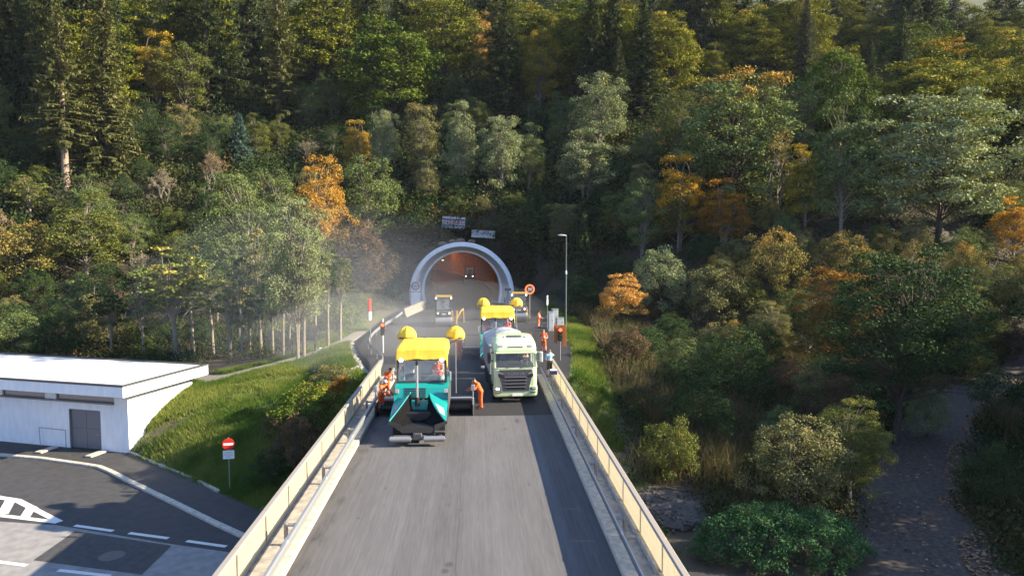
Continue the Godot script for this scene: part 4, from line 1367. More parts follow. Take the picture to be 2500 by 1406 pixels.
		["beech3", "beech_green", 105.7, -167.5, 20.2, 16.5, 2.5, "deep green beech just above the orange crowned tree high on the right"],
		["shrub1", "grey_olive", 60.8, -83.1, 4.1, 4.2, 0.1, "greyish olive bush below and left of the glowing orange tree at the right edge"],
		["oval1", "grey_olive", 12.2, -99.4, 7.4, 5.2, 1.4, "greyish olive tree further above the street lamp"],
		["shrub0", "grey_olive", 0.8, -104.8, 3.0, 3.6, 2.1, "low greyish olive bush further below the silvery bushy tree above the portal"],
		["young_spruce", "spruce_dark", 7.5, -99.6, 7.9, 3.1, 0.6, "dark spruce below and right of the silvery bushy tree above the portal"],
		["shrub1", "olive", 72.2, -94.2, 4.8, 6.6, 6.1, "olive bush above and right of the small dark conifer"],
		["beech1", "beech_olive", -25.0, -165.8, 18.3, 12.0, 0.1, "olive green beech above and right of the olive beech at the top"],
		["shrub1", "grey_olive", -7.3, -111.9, 4.8, 5.8, 4.6, "greyish olive bush below and left of the pointed pale green tree above the portal"],
		["bare1", "twig_olive", 48.0, -77.0, 8.1, 4.9, 0.2, "thinly leaved bare tree below and left of the small dark conifer"],
		["oval2", "dark_green", 10.1, -129.8, 9.3, 5.5, 0.2, "dark green tree above and right of the silvery bushy tree above the portal"],
		["shrub0", "grey_olive", 26.0, -51.7, 4.7, 5.6, 2.5, "greyish olive bush further below the brownish orange tree"],
		["shrub0", "olive", -13.1, -78.2, 3.9, 5.2, 0.4, "olive bush just below the reddish brown tree by the portal"],
		["bare0", "twig_pale", -39.8, -89.0, 8.5, 6.0, 3.1, "pale leafless tree above and left of the young yellow green tree"],
		["shrub1", "grey_olive", -60.4, -99.9, 4.1, 4.9, 5.8, "greyish olive bush further above the yellowing bush at the left edge"],
		["shrub2", "dark_green", -49.7, -105.2, 3.7, 4.1, 3.8, "low dark green bush close left of the thin slanting grey tree"],
		["shrub1", "dark_green", 15.0, -52.7, 3.1, 3.9, 0.8, "low dark green bush below and right of the reddish shrub under the maple"],
		["spruce2", "spruce_grey", 42.1, -148.4, 24.7, 8.8, 0.9, "tall grey green spruce left of the grey green spruce"],
		["beech3", "beech_yellow", 67.8, -106.5, 18.8, 17.8, 5.2, "yellow green beech just below the pinkish leafless tree"],
		["oval3", "dark_green", -41.6, -114.8, 7.3, 5.1, 5.2, "dark green tree just above the leafless brown tree"],
		["shrub2", "dark_green", 10.3, -104.1, 5.1, 5.5, 1.6, "dark green bush further above the street lamp"],
		["bare0", "twig_olive", 59.4, -103.2, 10.1, 5.5, 4.2, "thinly leaved bare tree close right of the grey tree with the reddish trunk"],
		["beech2", "beech_yellow", 60.7, -147.0, 14.8, 12.7, 1.0, "yellow green beech close right of the round yellow olive tree"],
		["oval2", "dark_green", -38.1, -105.2, 6.3, 4.4, 0.4, "dark green tree just below the leafless brown tree"],
		["shrub1", "dark_green", 13.9, -58.8, 3.3, 4.6, 2.9, "low dark green bush close right of the reddish shrub under the maple"],
		["shrub1", "olive", -55.3, -84.4, 3.6, 4.4, 1.9, "low olive bush below and left of the yellowing bush at the left edge"],
		["shrub0", "grey_olive", -26.2, -115.9, 4.7, 5.6, 2.5, "greyish olive bush just below the pale twiggy tree"],
		["shrub2", "dark_green", -3.8, -108.5, 4.5, 5.2, 2.6, "dark green bush just below the pointed pale green tree above the portal"],
		["shrub0", "olive", 49.5, -85.4, 3.2, 3.3, 3.4, "low olive bush below and right of the grey tree with the reddish trunk"],
		["shrub1", "grey_olive", 31.1, -86.0, 4.0, 4.5, 1.0, "greyish olive bush just below the rusty orange tree"],
		["spruce2", "spruce_dark", -70.8, -118.9, 25.1, 7.4, 1.8, "tall dark spruce left of the narrow bright yellow tree"],
		["shrub1", "gold_olive", 26.5, -72.8, 3.1, 3.2, 2.6, "low orange flecked bush below and left of the wide orange tinted bush"],
		["shrub1", "olive", 30.1, -78.3, 3.7, 4.7, 3.2, "low olive bush below and left of the wide orange tinted bush"],
		["oval0", "grey_green", 26.2, -110.7, 7.5, 5.2, 6.0, "grey green tree below and right of the tall pale tree before the dark spruces"],
		["shrub0", "grey_olive", 34.8, -93.0, 3.8, 4.8, 2.1, "low greyish olive bush close right of the rusty orange tree"],
		["oval2", "grey_olive", -37.4, -73.6, 7.3, 5.1, 0.4, "greyish olive tree left of the young yellow green tree"],
		["shrub2", "grey_green", 20.0, -45.2, 3.0, 3.6, 2.7, "low grey green bush above and left of the bushy tree behind the hedge"],
		["shrub1", "dark_green", 15.8, -64.3, 3.2, 3.8, 2.6, "low dark green bush below and right of the small orange maple"],
		["shrub2", "dark_green", -49.4, -109.9, 3.9, 4.3, 4.0, "dark green bush above and left of the thin slanting grey tree"],
		["shrub1", "grey_green", -13.4, -69.8, 4.1, 4.9, 5.1, "grey green bush below and left of the reddish brown tree by the portal"],
		["open_spruce0", "spruce_olive", 4.8, -165.3, 25.6, 9.4, 1.3, "tall olive green spruce above and right of the slim pale orange tree"],
		["shrub2", "brown_red", 51.4, -66.3, 3.9, 4.5, 2.2, "reddish brown bush right of the big dark tree beside the track"],
		["shrub0", "olive", -67.8, -111.4, 3.5, 3.9, 0.1, "low olive bush below and left of the spruce with the bare pale lower trunk"],
		["oval3", "grey_green", 14.4, -124.2, 6.7, 4.7, 3.6, "grey green tree above and left of the wide silvery tree above the lamp"],
		["oval0", "olive", -36.6, -123.0, 7.6, 5.4, 1.7, "olive tree close right of the small blue green spruce"],
		["shrub1", "dark_green", -28.2, -73.4, 3.0, 3.4, 5.9, "low dark green bush below and left of the young layered yellow tree"],
		["shrub2", "dark_green", -12.0, -97.7, 3.2, 3.2, 0.6, "low dark green bush below and right of the reddish brown tree by the portal"],
		["shrub2", "grey_green", 57.3, -81.7, 5.0, 6.0, 0.6, "grey green bush below and left of the small dark conifer"],
		["shrub1", "dark_green", 8.9, -108.6, 4.6, 5.5, 5.2, "dark green bush below and right of the silvery bushy tree above the portal"],
		["shrub1", "grey_green", -43.9, -69.8, 4.7, 5.6, 3.6, "grey green bush further below the yellowing bush at the left edge"],
		["spruce1", "spruce_dark", -2.3, -169.5, 27.3, 8.6, 6.2, "tall dark spruce just above the slim pale orange tree"],
		["shrub1", "grey_olive", 23.1, -66.4, 4.0, 5.5, 5.7, "greyish olive bush below and right of the round pale bush behind the maple"],
		["beech2", "beech_olive", 116.3, -166.4, 17.7, 13.0, 0.9, "olive green beech above and left of the round tree near the upper right corner"],
		["oval3", "dark_green", -42.3, -120.1, 6.3, 4.4, 6.0, "dark green tree close left of the small blue green spruce"],
		["oval3", "olive", 10.2, -135.3, 6.7, 4.7, 6.2, "olive tree above and right of the silvery bushy tree above the portal"],
		["young_spruce", "spruce_dark", 13.8, -91.0, 10.2, 3.9, 2.7, "dark spruce above and right of the street lamp"],
		["shrub1", "olive", -67.8, -105.8, 3.3, 4.0, 6.1, "low olive bush further above the yellowing bush at the left edge"],
		["beech1", "beech_olive", 90.3, -179.3, 17.9, 16.8, 0.3, "olive green beech above and right of the grey green spruce"],
		["oval0", "grey_green", -4.0, -149.9, 7.6, 5.3, 3.7, "grey green tree further below the wide olive beech at the top centre"],
		["oval2", "dark_green", -6.8, -138.3, 8.3, 5.8, 1.8, "dark green tree above and left of the pointed pale green tree above the portal"],
		["shrub2", "dark_green", -44.5, -98.7, 4.3, 5.1, 2.8, "dark green bush below and left of the thin slanting grey tree"],
		["near_oval1", "olive", 20.4, -37.2, 6.4, 4.5, 2.5, "olive tree right of the bushy tree behind the hedge"],
		["bare1", "twig", -57.9, -88.3, 10.4, 6.4, 1.7, "brown leafless tree above and left of the yellowing bush at the left edge"],
		["beech2", "beech_olive", 112.1, -185.1, 19.1, 13.6, 2.2, "olive green beech above and left of the orange crowned tree high on the right"],
		["shrub0", "olive", 69.7, -90.9, 5.3, 6.6, 2.7, "olive bush just above the glowing orange tree at the right edge"],
		["shrub1", "dark_green", 18.7, -105.6, 4.2, 5.7, 4.9, "dark green bush close left of the grey green tree beside the orange topped tree"],
		["oval3", "dark_green", -24.8, -125.9, 6.3, 4.4, 4.3, "dark green tree close left of the small yellow tree above the portal's left"],
		["spruce0", "spruce_olive", -63.4, -132.7, 31.7, 9.6, 5.7, "tall olive green spruce further above the tall dense spruce at upper left"],
		["beech0", "beech_green", 91.2, -150.0, 15.4, 14.2, 4.7, "deep green beech above and left of the orange crowned tree high on the right"],
		["beech3", "beech_yellow", 130.5, -167.3, 18.4, 14.6, 2.6, "yellow green beech above and right of the round tree near the upper right corner"],
		["shrub1", "olive", 38.4, -98.2, 3.7, 4.3, 2.5, "low olive bush above and right of the rusty orange tree"],
		["beech2", "dark_green", 53.0, -55.0, 17.0, 12.8, 5.5, "huge dark tree at the right frame edge above the track's bend"],
		["beech3", "dark_green", 47.5, -48.0, 19.0, 14.2, 5.0, "big dark tree on the right bank before the track's bend"],
		["beech3", "beech_green", 44.0, -42.0, 18.0, 13.5, 3.7, "high dense beech close behind the right verge of the track"],
		["beech2", "dark_green", 41.0, -31.0, 17.0, 12.8, 1.3, "dense dark tree over the right verge, nearest the camera but one"],
		["beech3", "dark_green", 37.0, -22.0, 16.0, 12.0, 3.5, "dense dark tree over the right verge, nearest the camera"],
		["spruce2", "spruce_dark", 44.0, -36.0, 18.0, 6.1, 0.8, "dark spruce on the bank right of the track"],
		["spruce1", "spruce_dark", 56.0, -42.0, 21.0, 7.1, 2.7, "second dark spruce, higher on the bank right of the track"],
		["oval2", "dark_green", 47.0, -40.0, 15.0, 9.0, 2.2, "dark green tree right of the track, beyond the bend"],
		["oval0", "olive", 40.0, -26.0, 13.0, 7.8, 5.9, "olive tree on the bank right of the track"],
		["beech0", "beech_green", 55.0, -50.0, 16.0, 12.0, 3.0, "tall beech high on the bank right of the track"],
		["oval3", "dark_green", 35.0, -17.0, 12.0, 7.2, 5.2, "dark tree on the bank right of the near track"],
		["beech1", "beech_olive", 58.0, -33.0, 16.0, 12.0, 2.5, "olive beech further up the right bank"],
		["beech3", "beech_green", 66.0, -64.0, 17.0, 12.8, 1.7, "green beech at the right edge above the track"],
		["oval1", "grey_olive", 38.0, -36.0, 9.0, 5.4, 2.4, "thin grey tree at the right verge of the track"],
		["shrub2", "dark_green", 30.0, -22.0, 8.0, 9.2, 1.6, "tall dark bush at the right verge of the track"],
		["oval3", "olive", 46.0, -29.0, 14.0, 8.4, 6.0, "olive tree behind the right verge bushes"],
		["beech2", "beech_olive", 60.0, -44.0, 17.0, 12.8, 3.7, "broad olive beech over the right bank"],
		["beech0", "beech_green", 70.0, -52.0, 18.0, 13.5, 2.3, "high green beech over the right bank"],
	]

# ---------------------------------------------------------------- bridge, road, left yard, portal

func road_texture() -> ImageTexture:
	# milled asphalt: fine lengthwise grooves, darker along both edges, patchy
	var w := 384
	var h := 1024
	var by := PackedByteArray()
	by.resize(w * h * 3)
	var f1 := FastNoiseLite.new()
	f1.seed = 2
	f1.frequency = 0.05
	var f2 := FastNoiseLite.new()
	f2.seed = 3
	f2.frequency = 0.012
	var f3 := FastNoiseLite.new()
	f3.seed = 4
	f3.frequency = 0.3
	for i in w:
		var x := -5.3 + 9.3 * (i + 0.5) / w
		var groove := f1.get_noise_1d(i * 3.0) * 0.12 + f1.get_noise_1d(i * 19.0 + 900.0) * 0.14
		var lane := 0.0
		lane -= 0.24 * (1.0 - sm(-5.3, -4.55, x))
		lane -= 0.30 * sm(2.75, 3.0, x) * (1.0 - sm(3.5, 3.95, x) * 0.4)
		lane += 0.12 * exp(-pow((x + 3.1) / 0.7, 2.0)) + 0.10 * exp(-pow((x - 0.6) / 0.8, 2.0)) - 0.10 * exp(-pow((x + 1.1) / 0.35, 2.0))
		for j in h:
			var k := 1.0 + lane + groove + 0.17 * f2.get_noise_2d(i * 2.0, j * 0.6) + 0.22 * f3.get_noise_2d(i * 1.0, j * 0.10)
			if x < -4.3:
				k -= 0.5 * maxf(0.0, f1.get_noise_2d(i * 0.8, j * 0.5) + 0.1) * (1.0 - sm(-4.9, -4.3, x))
			var v := Color(0.109 * k, 0.105 * k, 0.110 * k).linear_to_srgb()
			var e := (j * w + i) * 3
			by[e] = clampi(int(v.r * 255.0), 0, 255)
			by[e + 1] = clampi(int(v.g * 255.0), 0, 255)
			by[e + 2] = clampi(int(v.b * 255.0), 0, 255)
	# spills, patches and the joint between the two lanes
	var r := RandomNumberGenerator.new()
	r.seed = 8
	for s in 60:
		var cx := r.randi_range(0, w - 1)
		var cy := r.randi_range(0, h - 1)
		var rx := r.randf_range(1.5, 7.0)
		var ry := rx * r.randf_range(0.8, 3.0) * 0.8
		var f := r.randf_range(0.62, 0.93)
		for j in range(maxi(0, int(cy - ry)), mini(h, int(cy + ry) + 1)):
			for i in range(maxi(0, int(cx - rx)), mini(w, int(cx + rx) + 1)):
				var q := pow((i - cx) / rx, 2.0) + pow((j - cy) / ry, 2.0) + 0.5 * f3.get_noise_2d(i * 0.8, j * 0.8)
				if q < 1.0:
					var g := lerpf(f, 1.0, clampf(q, 0.0, 1.0))
					for z in 3:
						var at_ := (j * w + i) * 3 + z
						by[at_] = int(by[at_] * g)
	for j in h:
		var i := int(w * 0.505 + 1.5 * f2.get_noise_1d(j * 0.5))
		for z in 3:
			var at_ := (j * w + i) * 3 + z
			by[at_] = int(by[at_] * 0.8)
	return ImageTexture.create_from_image(Image.create_from_data(w, h, false, Image.FORMAT_RGB8, by))

func flat(b: MB, pts: Array, y: float) -> void:
	# a level sheet, pts are Vector2(x, z)
	var pk := PackedVector2Array(pts)
	var idx := Geometry2D.triangulate_polygon(pk)
	for j in range(0, idx.size(), 3):
		var p := Vector3(pk[idx[j]].x, y, pk[idx[j]].y)
		var q := Vector3(pk[idx[j + 1]].x, y, pk[idx[j + 1]].y)
		var r := Vector3(pk[idx[j + 2]].x, y, pk[idx[j + 2]].y)
		if (q - p).cross(r - p).y > 0.0:
			b.tri(p, q, r)
		else:
			b.tri(p, r, q)

func build_bridge() -> void:
	var z0 := 14.0
	var z1 := -47.0
	var deck := MB.new()
	deck.box(Vector3(-0.64, -0.42, (z0 + z1) / 2), Vector3(11.9, 0.8, z0 - z1))
	for x in [-4.2, -0.6, 3.0]:
		deck.box(Vector3(x, -1.2, (z0 + z1) / 2), Vector3(0.6, 0.79, z0 - z1 - 1.0))
	struct("bridge_deck", deck, M.concrete)
	var ab := MB.new()
	ab.box(Vector3(-0.6, -3.2, -47.7), Vector3(12.6, 6.2, 1.4))
	struct("bridge_abutment", ab, M.concrete)
	var road := MB.new()
	var zr := -36.9
	road.quad(Vector3(-5.3, 0, z0), Vector3(4.0, 0, z0), Vector3(4.0, 0, zr), Vector3(-5.3, 0, zr))
	for p in road.v:
		road.uv.append(Vector2((p.x + 5.3) / 9.3, (p.z - zr) / (z0 - zr)))
	var rm := StandardMaterial3D.new()
	rm.albedo_texture = road_texture()
	rm.roughness = 0.85
	rm.detail_enabled = true
	rm.detail_blend_mode = BaseMaterial3D.BLEND_MODE_MUL
	rm.detail_uv_layer = BaseMaterial3D.DETAIL_UV_2
	rm.uv2_triplanar = true
	rm.uv2_world_triplanar = true
	rm.uv2_scale = Vector3(1.4, 1.4, 0.5)
	rm.detail_albedo = noise_tex(0.12, [[0.2, 0.62, 0.62, 0.62], [0.75, 1, 1, 1]], 77, 4, 512)
	struct("road", road, rm)
	var fresh := MB.new()
	fresh.quad(Vector3(-5.3, 0.004, zr), Vector3(4.0, 0.004, zr), Vector3(4.0, 0.004, z1), Vector3(-5.3, 0.004, z1))
	var d := 47.0
	while d < 97.2:
		var e := minf(d + 3.0, 97.2)
		fresh.quad(Vector3(left_edge(d), 0.004, -d), Vector3(right_edge(d), 0.004, -d), Vector3(right_edge(e), 0.004, -e), Vector3(left_edge(e), 0.004, -e))
		d = e
	struct("fresh_asphalt_road", fresh, M.asphalt_fresh)
	# kerb beams and walkways
	for s in [-1, 1]:
		var k := MB.new()
		var xa := -5.78 if s < 0 else 4.0
		var xb := -5.3 if s < 0 else 4.46
		var n := 10
		for i in n:
			var za := lerpf(z0, z1, float(i) / n) - 0.012
			var zb := lerpf(z0, z1, float(i + 1) / n) + 0.012
			k.box(Vector3((xa + xb) / 2, 0.1, (za + zb) / 2), Vector3(xb - xa, 0.22, za - zb), 0.025)
		struct("kerb", k, M.concrete_pale)
		var wk := MB.new()
		var wa := -6.55 if s < 0 else 4.46
		var wb := -5.78 if s < 0 else 5.2
		wk.box(Vector3((wa + wb) / 2, 0.08, (z0 + z1) / 2), Vector3(wb - wa, 0.2, z0 - z1))
		struct("walkway", wk, M.concrete)
	# parapets of ribbed translucent panels
	var pm := grainy(0.58, 0.53, 0.40, 0.55, 0.10, 71, Vector3(0.8, 0.15, 0.8), 0.03)
	pm.backlight_enabled = true
	pm.backlight = Color(0.9, 0.9, 0.9)
	var cap := mat(0.30, 0.265, 0.23, 0.55, 0.1)
	var panel := MB.new()
	var step := 2.6
	var ribs := 22
	var len_ := step - 0.08
	for i in ribs:
		var a := len_ * (float(i) / ribs - 0.5)
		var q := len_ / ribs
		var pr := [Vector2(0, 0.0), Vector2(0.42, 0.0), Vector2(0.5, 0.022), Vector2(0.92, 0.022), Vector2(1.0, 0.0)]
		for j in 4:
			var u: Vector2 = pr[j]
			var w: Vector2 = pr[j + 1]
			panel.quad(Vector3(u.y, 0, a + u.x * q), Vector3(u.y, 0.86, a + u.x * q), Vector3(w.y, 0.86, a + w.x * q), Vector3(w.y, 0, a + w.x * q))
	var pmesh := panel.mesh()
	var post := MB.new()
	post.box(Vector3(0, 0.46, 0), Vector3(0.07, 0.96, 0.06))
	post.box(Vector3(0, 0.005, 0), Vector3(0.16, 0.02, 0.16))
	var post_mesh := post.mesh()
	var block := MB.new()
	block.box(Vector3(0, 0.09, 0), Vector3(0.1, 0.2, step - 0.22), 0.02)
	var bmesh := block.mesh()
	for s in [-1, 1]:
		var px := -6.32 if s < 0 else 5.04
		var o := thing("bridge_parapet", "left bridge parapet of yellowish ribbed panels above the grassy bank" if s < 0 else "right bridge parapet of yellowish ribbed panels glowing with sun from behind", "parapet", Vector3(px, 0.18, 0), 0.0, "parapets along the bridge")
		var n := 22
		for i in n:
			var z := 10.0 - step * i
			var a := MeshInstance3D.new()
			a.mesh = pmesh
			a.material_override = pm
			a.position = Vector3(-0.012, 0.10, z - step * 0.5)
			hang("panel", a, o)
			var c := MeshInstance3D.new()
			c.mesh = post_mesh
			c.material_override = cap
			c.position = Vector3(0, 0, z)
			hang("post", c, o)
			if s > 0:
				var e := MeshInstance3D.new()
				e.mesh = bmesh
				e.material_override = M.concrete_pale
				e.position = Vector3(-0.13, 0.0, z - step * 0.5)
				hang("base_block", e, o)
			var tr := MB.new()
			tr.box(Vector3(0, 1.0, z - step * 0.5), Vector3(0.2, 0.10, step - 0.006), 0.03)
			put("top_rail", tr, cap, o)
			var br := MB.new()
			br.box(Vector3(0.0, 0.055, z - step * 0.5), Vector3(0.05, 0.07, step - 0.07))
			put("bottom_rail", br, cap, o)
	# guardrails
	for s in [-1, 1]:
		var gx := -5.36 if s < 0 else 4.2
		var o := thing("guardrail", "left steel guardrail along the bridge road, shining in the sun" if s < 0 else "right blue grey steel guardrail between road and walkway", "guardrail", Vector3(gx, 0.2, 0), 0.0, "guardrails along the bridge")
		var sp := 5.28
		for i in 11:
			var z := 6.5 - sp * i
			if z - sp < -47.5:
				break
			var bm := MB.new()
			if s < 0:
				bm.box(Vector3(0, 0.54, z - sp / 2), Vector3(0.15, 0.24, sp - 0.01), 0.04)
				bm.box(Vector3(0.0, 0.55, z - 0.02), Vector3(0.16, 0.252, 0.3), 0.03)
			else:
				bm.box(Vector3(0, 0.56, z - sp / 2), Vector3(0.14, 0.17, sp - 0.01), 0.04)
				bm.box(Vector3(0.0, 0.56, z - 0.02), Vector3(0.15, 0.18, 0.3), 0.03)
			put("beam", bm, M.galv if s < 0 else M.rail_blue, o)
			var pb := MB.new()
			pb.at(-0.30 * s * -1.0 if s > 0 else -0.34, 0, z - 1.2)
			if s > 0:
				pb.at(0.3, 0, z - 1.2)
			pb.box(Vector3(0, 0.33, 0), Vector3(0.10, 0.68, 0.14), 0.015)
			pb.box(Vector3(0, -0.005, 0), Vector3(0.24, 0.02, 0.26))
			pb.box(Vector3(0.17 if s < 0 else -0.15, 0.6, 0), Vector3(0.26, 0.06, 0.16), 0.01)
			put("post", pb, M.galv_dull, o)

func strip_along(b: MB, pts: Array, half: float, y0: float, y1: float) -> void:
	# a raised kerb of rectangular section along Vector2(x, z) points
	for j in pts.size() - 1:
		var p: Vector2 = pts[j]
		var q: Vector2 = pts[j + 1]
		var d := (q - p).normalized()
		var n := Vector2(-d.y, d.x) * half
		if j > 0:
			p -= d * half * 0.2
		var steps := maxi(1, int((q - p).length() / 1.0))
		for k in steps:
			var a := p.lerp(q, float(k) / steps) + d * 0.006
			var e := p.lerp(q, float(k + 1) / steps) - d * 0.006
			var mid := (a + e) / 2.0
			b.t = Transform3D(Basis(Vector3.UP, atan2(d.x, d.y)), Vector3(mid.x, (y0 + y1) / 2, mid.y))
			b.box(Vector3.ZERO, Vector3(half * 2.0, y1 - y0, (e - a).length()), 0.02)
	b.t = Transform3D.IDENTITY

func build_left() -> void:
	var g := -5.5
	var low := MB.new()
	flat(low, [Vector2(-70, -75), Vector2(-70, 10), Vector2(12, 10), Vector2(12, -30), Vector2(-6, -33.0), Vector2(-11.0, -37.2), Vector2(-14.8, -40.9), Vector2(-23.6, -48.9), Vector2(-28, -58)], g)
	struct("yard_road", low, M.asphalt_low)
	var old := MB.new()
	flat(old, [Vector2(-70, -52.5), Vector2(-24.9, -37.75), Vector2(-21.66, -37.1), Vector2(-14.82, -34.5), Vector2(-6, -31.5), Vector2(12, -26.5), Vector2(12, 9.9), Vector2(-69.9, 9.9)], g + 0.005)
	struct("old_asphalt_road", old, M.asphalt_old)
	var patch := MB.new()
	flat(patch, [Vector2(-20.32, -36.3), Vector2(-14.71, -34.3), Vector2(-14.77, -31.33), Vector2(-20.42, -33.03)], g + 0.010)
	struct("asphalt_patch_road", patch, grainy(0.05, 0.049, 0.05, 0.85, 0.2, 81, Vector3(0.2, 0.2, 0.2), 0.02, 0.3))
	var kerb := MB.new()
	var line := [Vector2(-60.0, -57.5), Vector2(-45.0, -53.2), Vector2(-32.31, -49.36), Vector2(-29.09, -48.43), Vector2(-25.45, -46.95), Vector2(-24.34, -46.45), Vector2(-23.27, -45.6), Vector2(-20.51, -43.06), Vector2(-16.63, -39.62), Vector2(-13.77, -37.03), Vector2(-11.48, -35.05), Vector2(-7.0, -31.2)]
	strip_along(kerb, line, 0.17, g - 0.05, g + 0.13)
	struct("yard_kerb", kerb, M.concrete_pale)
	var side := MB.new()
	var poly := line.duplicate()
	poly.append_array([Vector2(-6.5, -33.5), Vector2(-14.8, -41.1), Vector2(-16.9, -43.2), Vector2(-23.7, -49.2), Vector2(-34.5, -52.7), Vector2(-60, -61)])
	flat(side, poly, g + 0.1)
	struct("yard_pavement", side, M.asphalt_low)
	var k2 := MB.new()
	strip_along(k2, [Vector2(-23.6, -49.1), Vector2(-22.62, -48.3), Vector2(-20.48, -46.35), Vector2(-18.59, -44.72), Vector2(-17.58, -43.85), Vector2(-16.95, -43.5)], 0.09, g + 0.02, g + 0.24)
	strip_along(k2, [Vector2(-16.75, -43.1), Vector2(-14.86, -41.2)], 0.09, g + 0.02, g + 0.24)
	struct("lawn_kerb", k2, M.concrete_pale)
	# painted markings
	var mk := MB.new()
	var oy := g + 0.014
	var outer := PackedVector2Array([Vector2(-33.5, -42.9), Vector2(-27.11, -41.22), Vector2(-25.98, -40.89), Vector2(-24.13, -39.48), Vector2(-21.75, -37.5), Vector2(-25.24, -38.31), Vector2(-33.5, -40.6)])
	# the island's outline and its bars, each a strip
	for e in [[Vector2(-33.5, -43.1), Vector2(-27.3, -41.35), 0.2], [Vector2(-27.4, -41.36), Vector2(-25.9, -40.78), 0.2], [Vector2(-26.0, -40.85), Vector2(-24.1, -39.35), 0.2], [Vector2(-24.2, -39.42), Vector2(-21.75, -37.5), 0.17], [Vector2(-21.8, -37.45), Vector2(-25.4, -38.55), 0.17], [Vector2(-25.3, -38.5), Vector2(-33.5, -41.1), 0.17], [Vector2(-26.4, -41.0), Vector2(-25.4, -38.7), 0.27], [Vector2(-24.5, -39.7), Vector2(-23.95, -38.2), 0.25], [Vector2(-29.4, -42.0), Vector2(-28.4, -39.6), 0.27]]:
		var d: Vector2 = (e[1] - e[0]).normalized()
		var n: Vector2 = Vector2(-d.y, d.x) * e[2]
		flat(mk, [e[0] + n, e[1] + n, e[1] - n, e[0] - n], oy)
		oy += 0.0015
	for e in [[Vector2(-20.72, -37.0), Vector2(-18.40, -36.2)], [Vector2(-17.47, -35.9), Vector2(-15.23, -35.16)], [Vector2(-14.2, -34.8), Vector2(-12.05, -34.06)], [Vector2(-11.0, -33.7), Vector2(-8.8, -32.95)], [Vector2(-18.7, -31.95), Vector2(-16.1, -31.28)], [Vector2(-23.5, -33.4), Vector2(-20.4, -32.5)]]:
		var d: Vector2 = (e[1] - e[0]).normalized()
		var n: Vector2 = Vector2(-d.y, d.x) * 0.12
		flat(mk, [e[0] + n, e[1] + n, e[1] - n, e[0] - n], g + 0.015)
	struct("road_markings", mk, grainy(0.68, 0.67, 0.64, 0.8, 0.12, 82, Vector3(0.8, 0.8, 0.8), 0.03, 0.25))
	var mh := MB.new()
	mh.lathe([Vector2(0.0, 0.0), Vector2(0.52, 0.0)], 24)
	mh = MB.new()
	mh.lathe([Vector2(0.56, -0.02), Vector2(0.56, 0.008), Vector2(0.5, 0.01), Vector2(0.48, 0.004), Vector2(0.3, 0.004), Vector2(0.28, 0.009), Vector2(0.1, 0.009), Vector2(0.08, 0.004), Vector2(0.0, 0.004)], 28)
	var man := put("manhole_cover", mh, grainy(0.085, 0.08, 0.075, 0.7, 0.2, 83, Vector3(2, 2, 2)))
	man.position = Vector3(-17.04, g + 0.012, -33.31)
	tag(man, "round iron manhole cover in the dark asphalt patch", "manhole cover")
	build_house(g + 0.1)

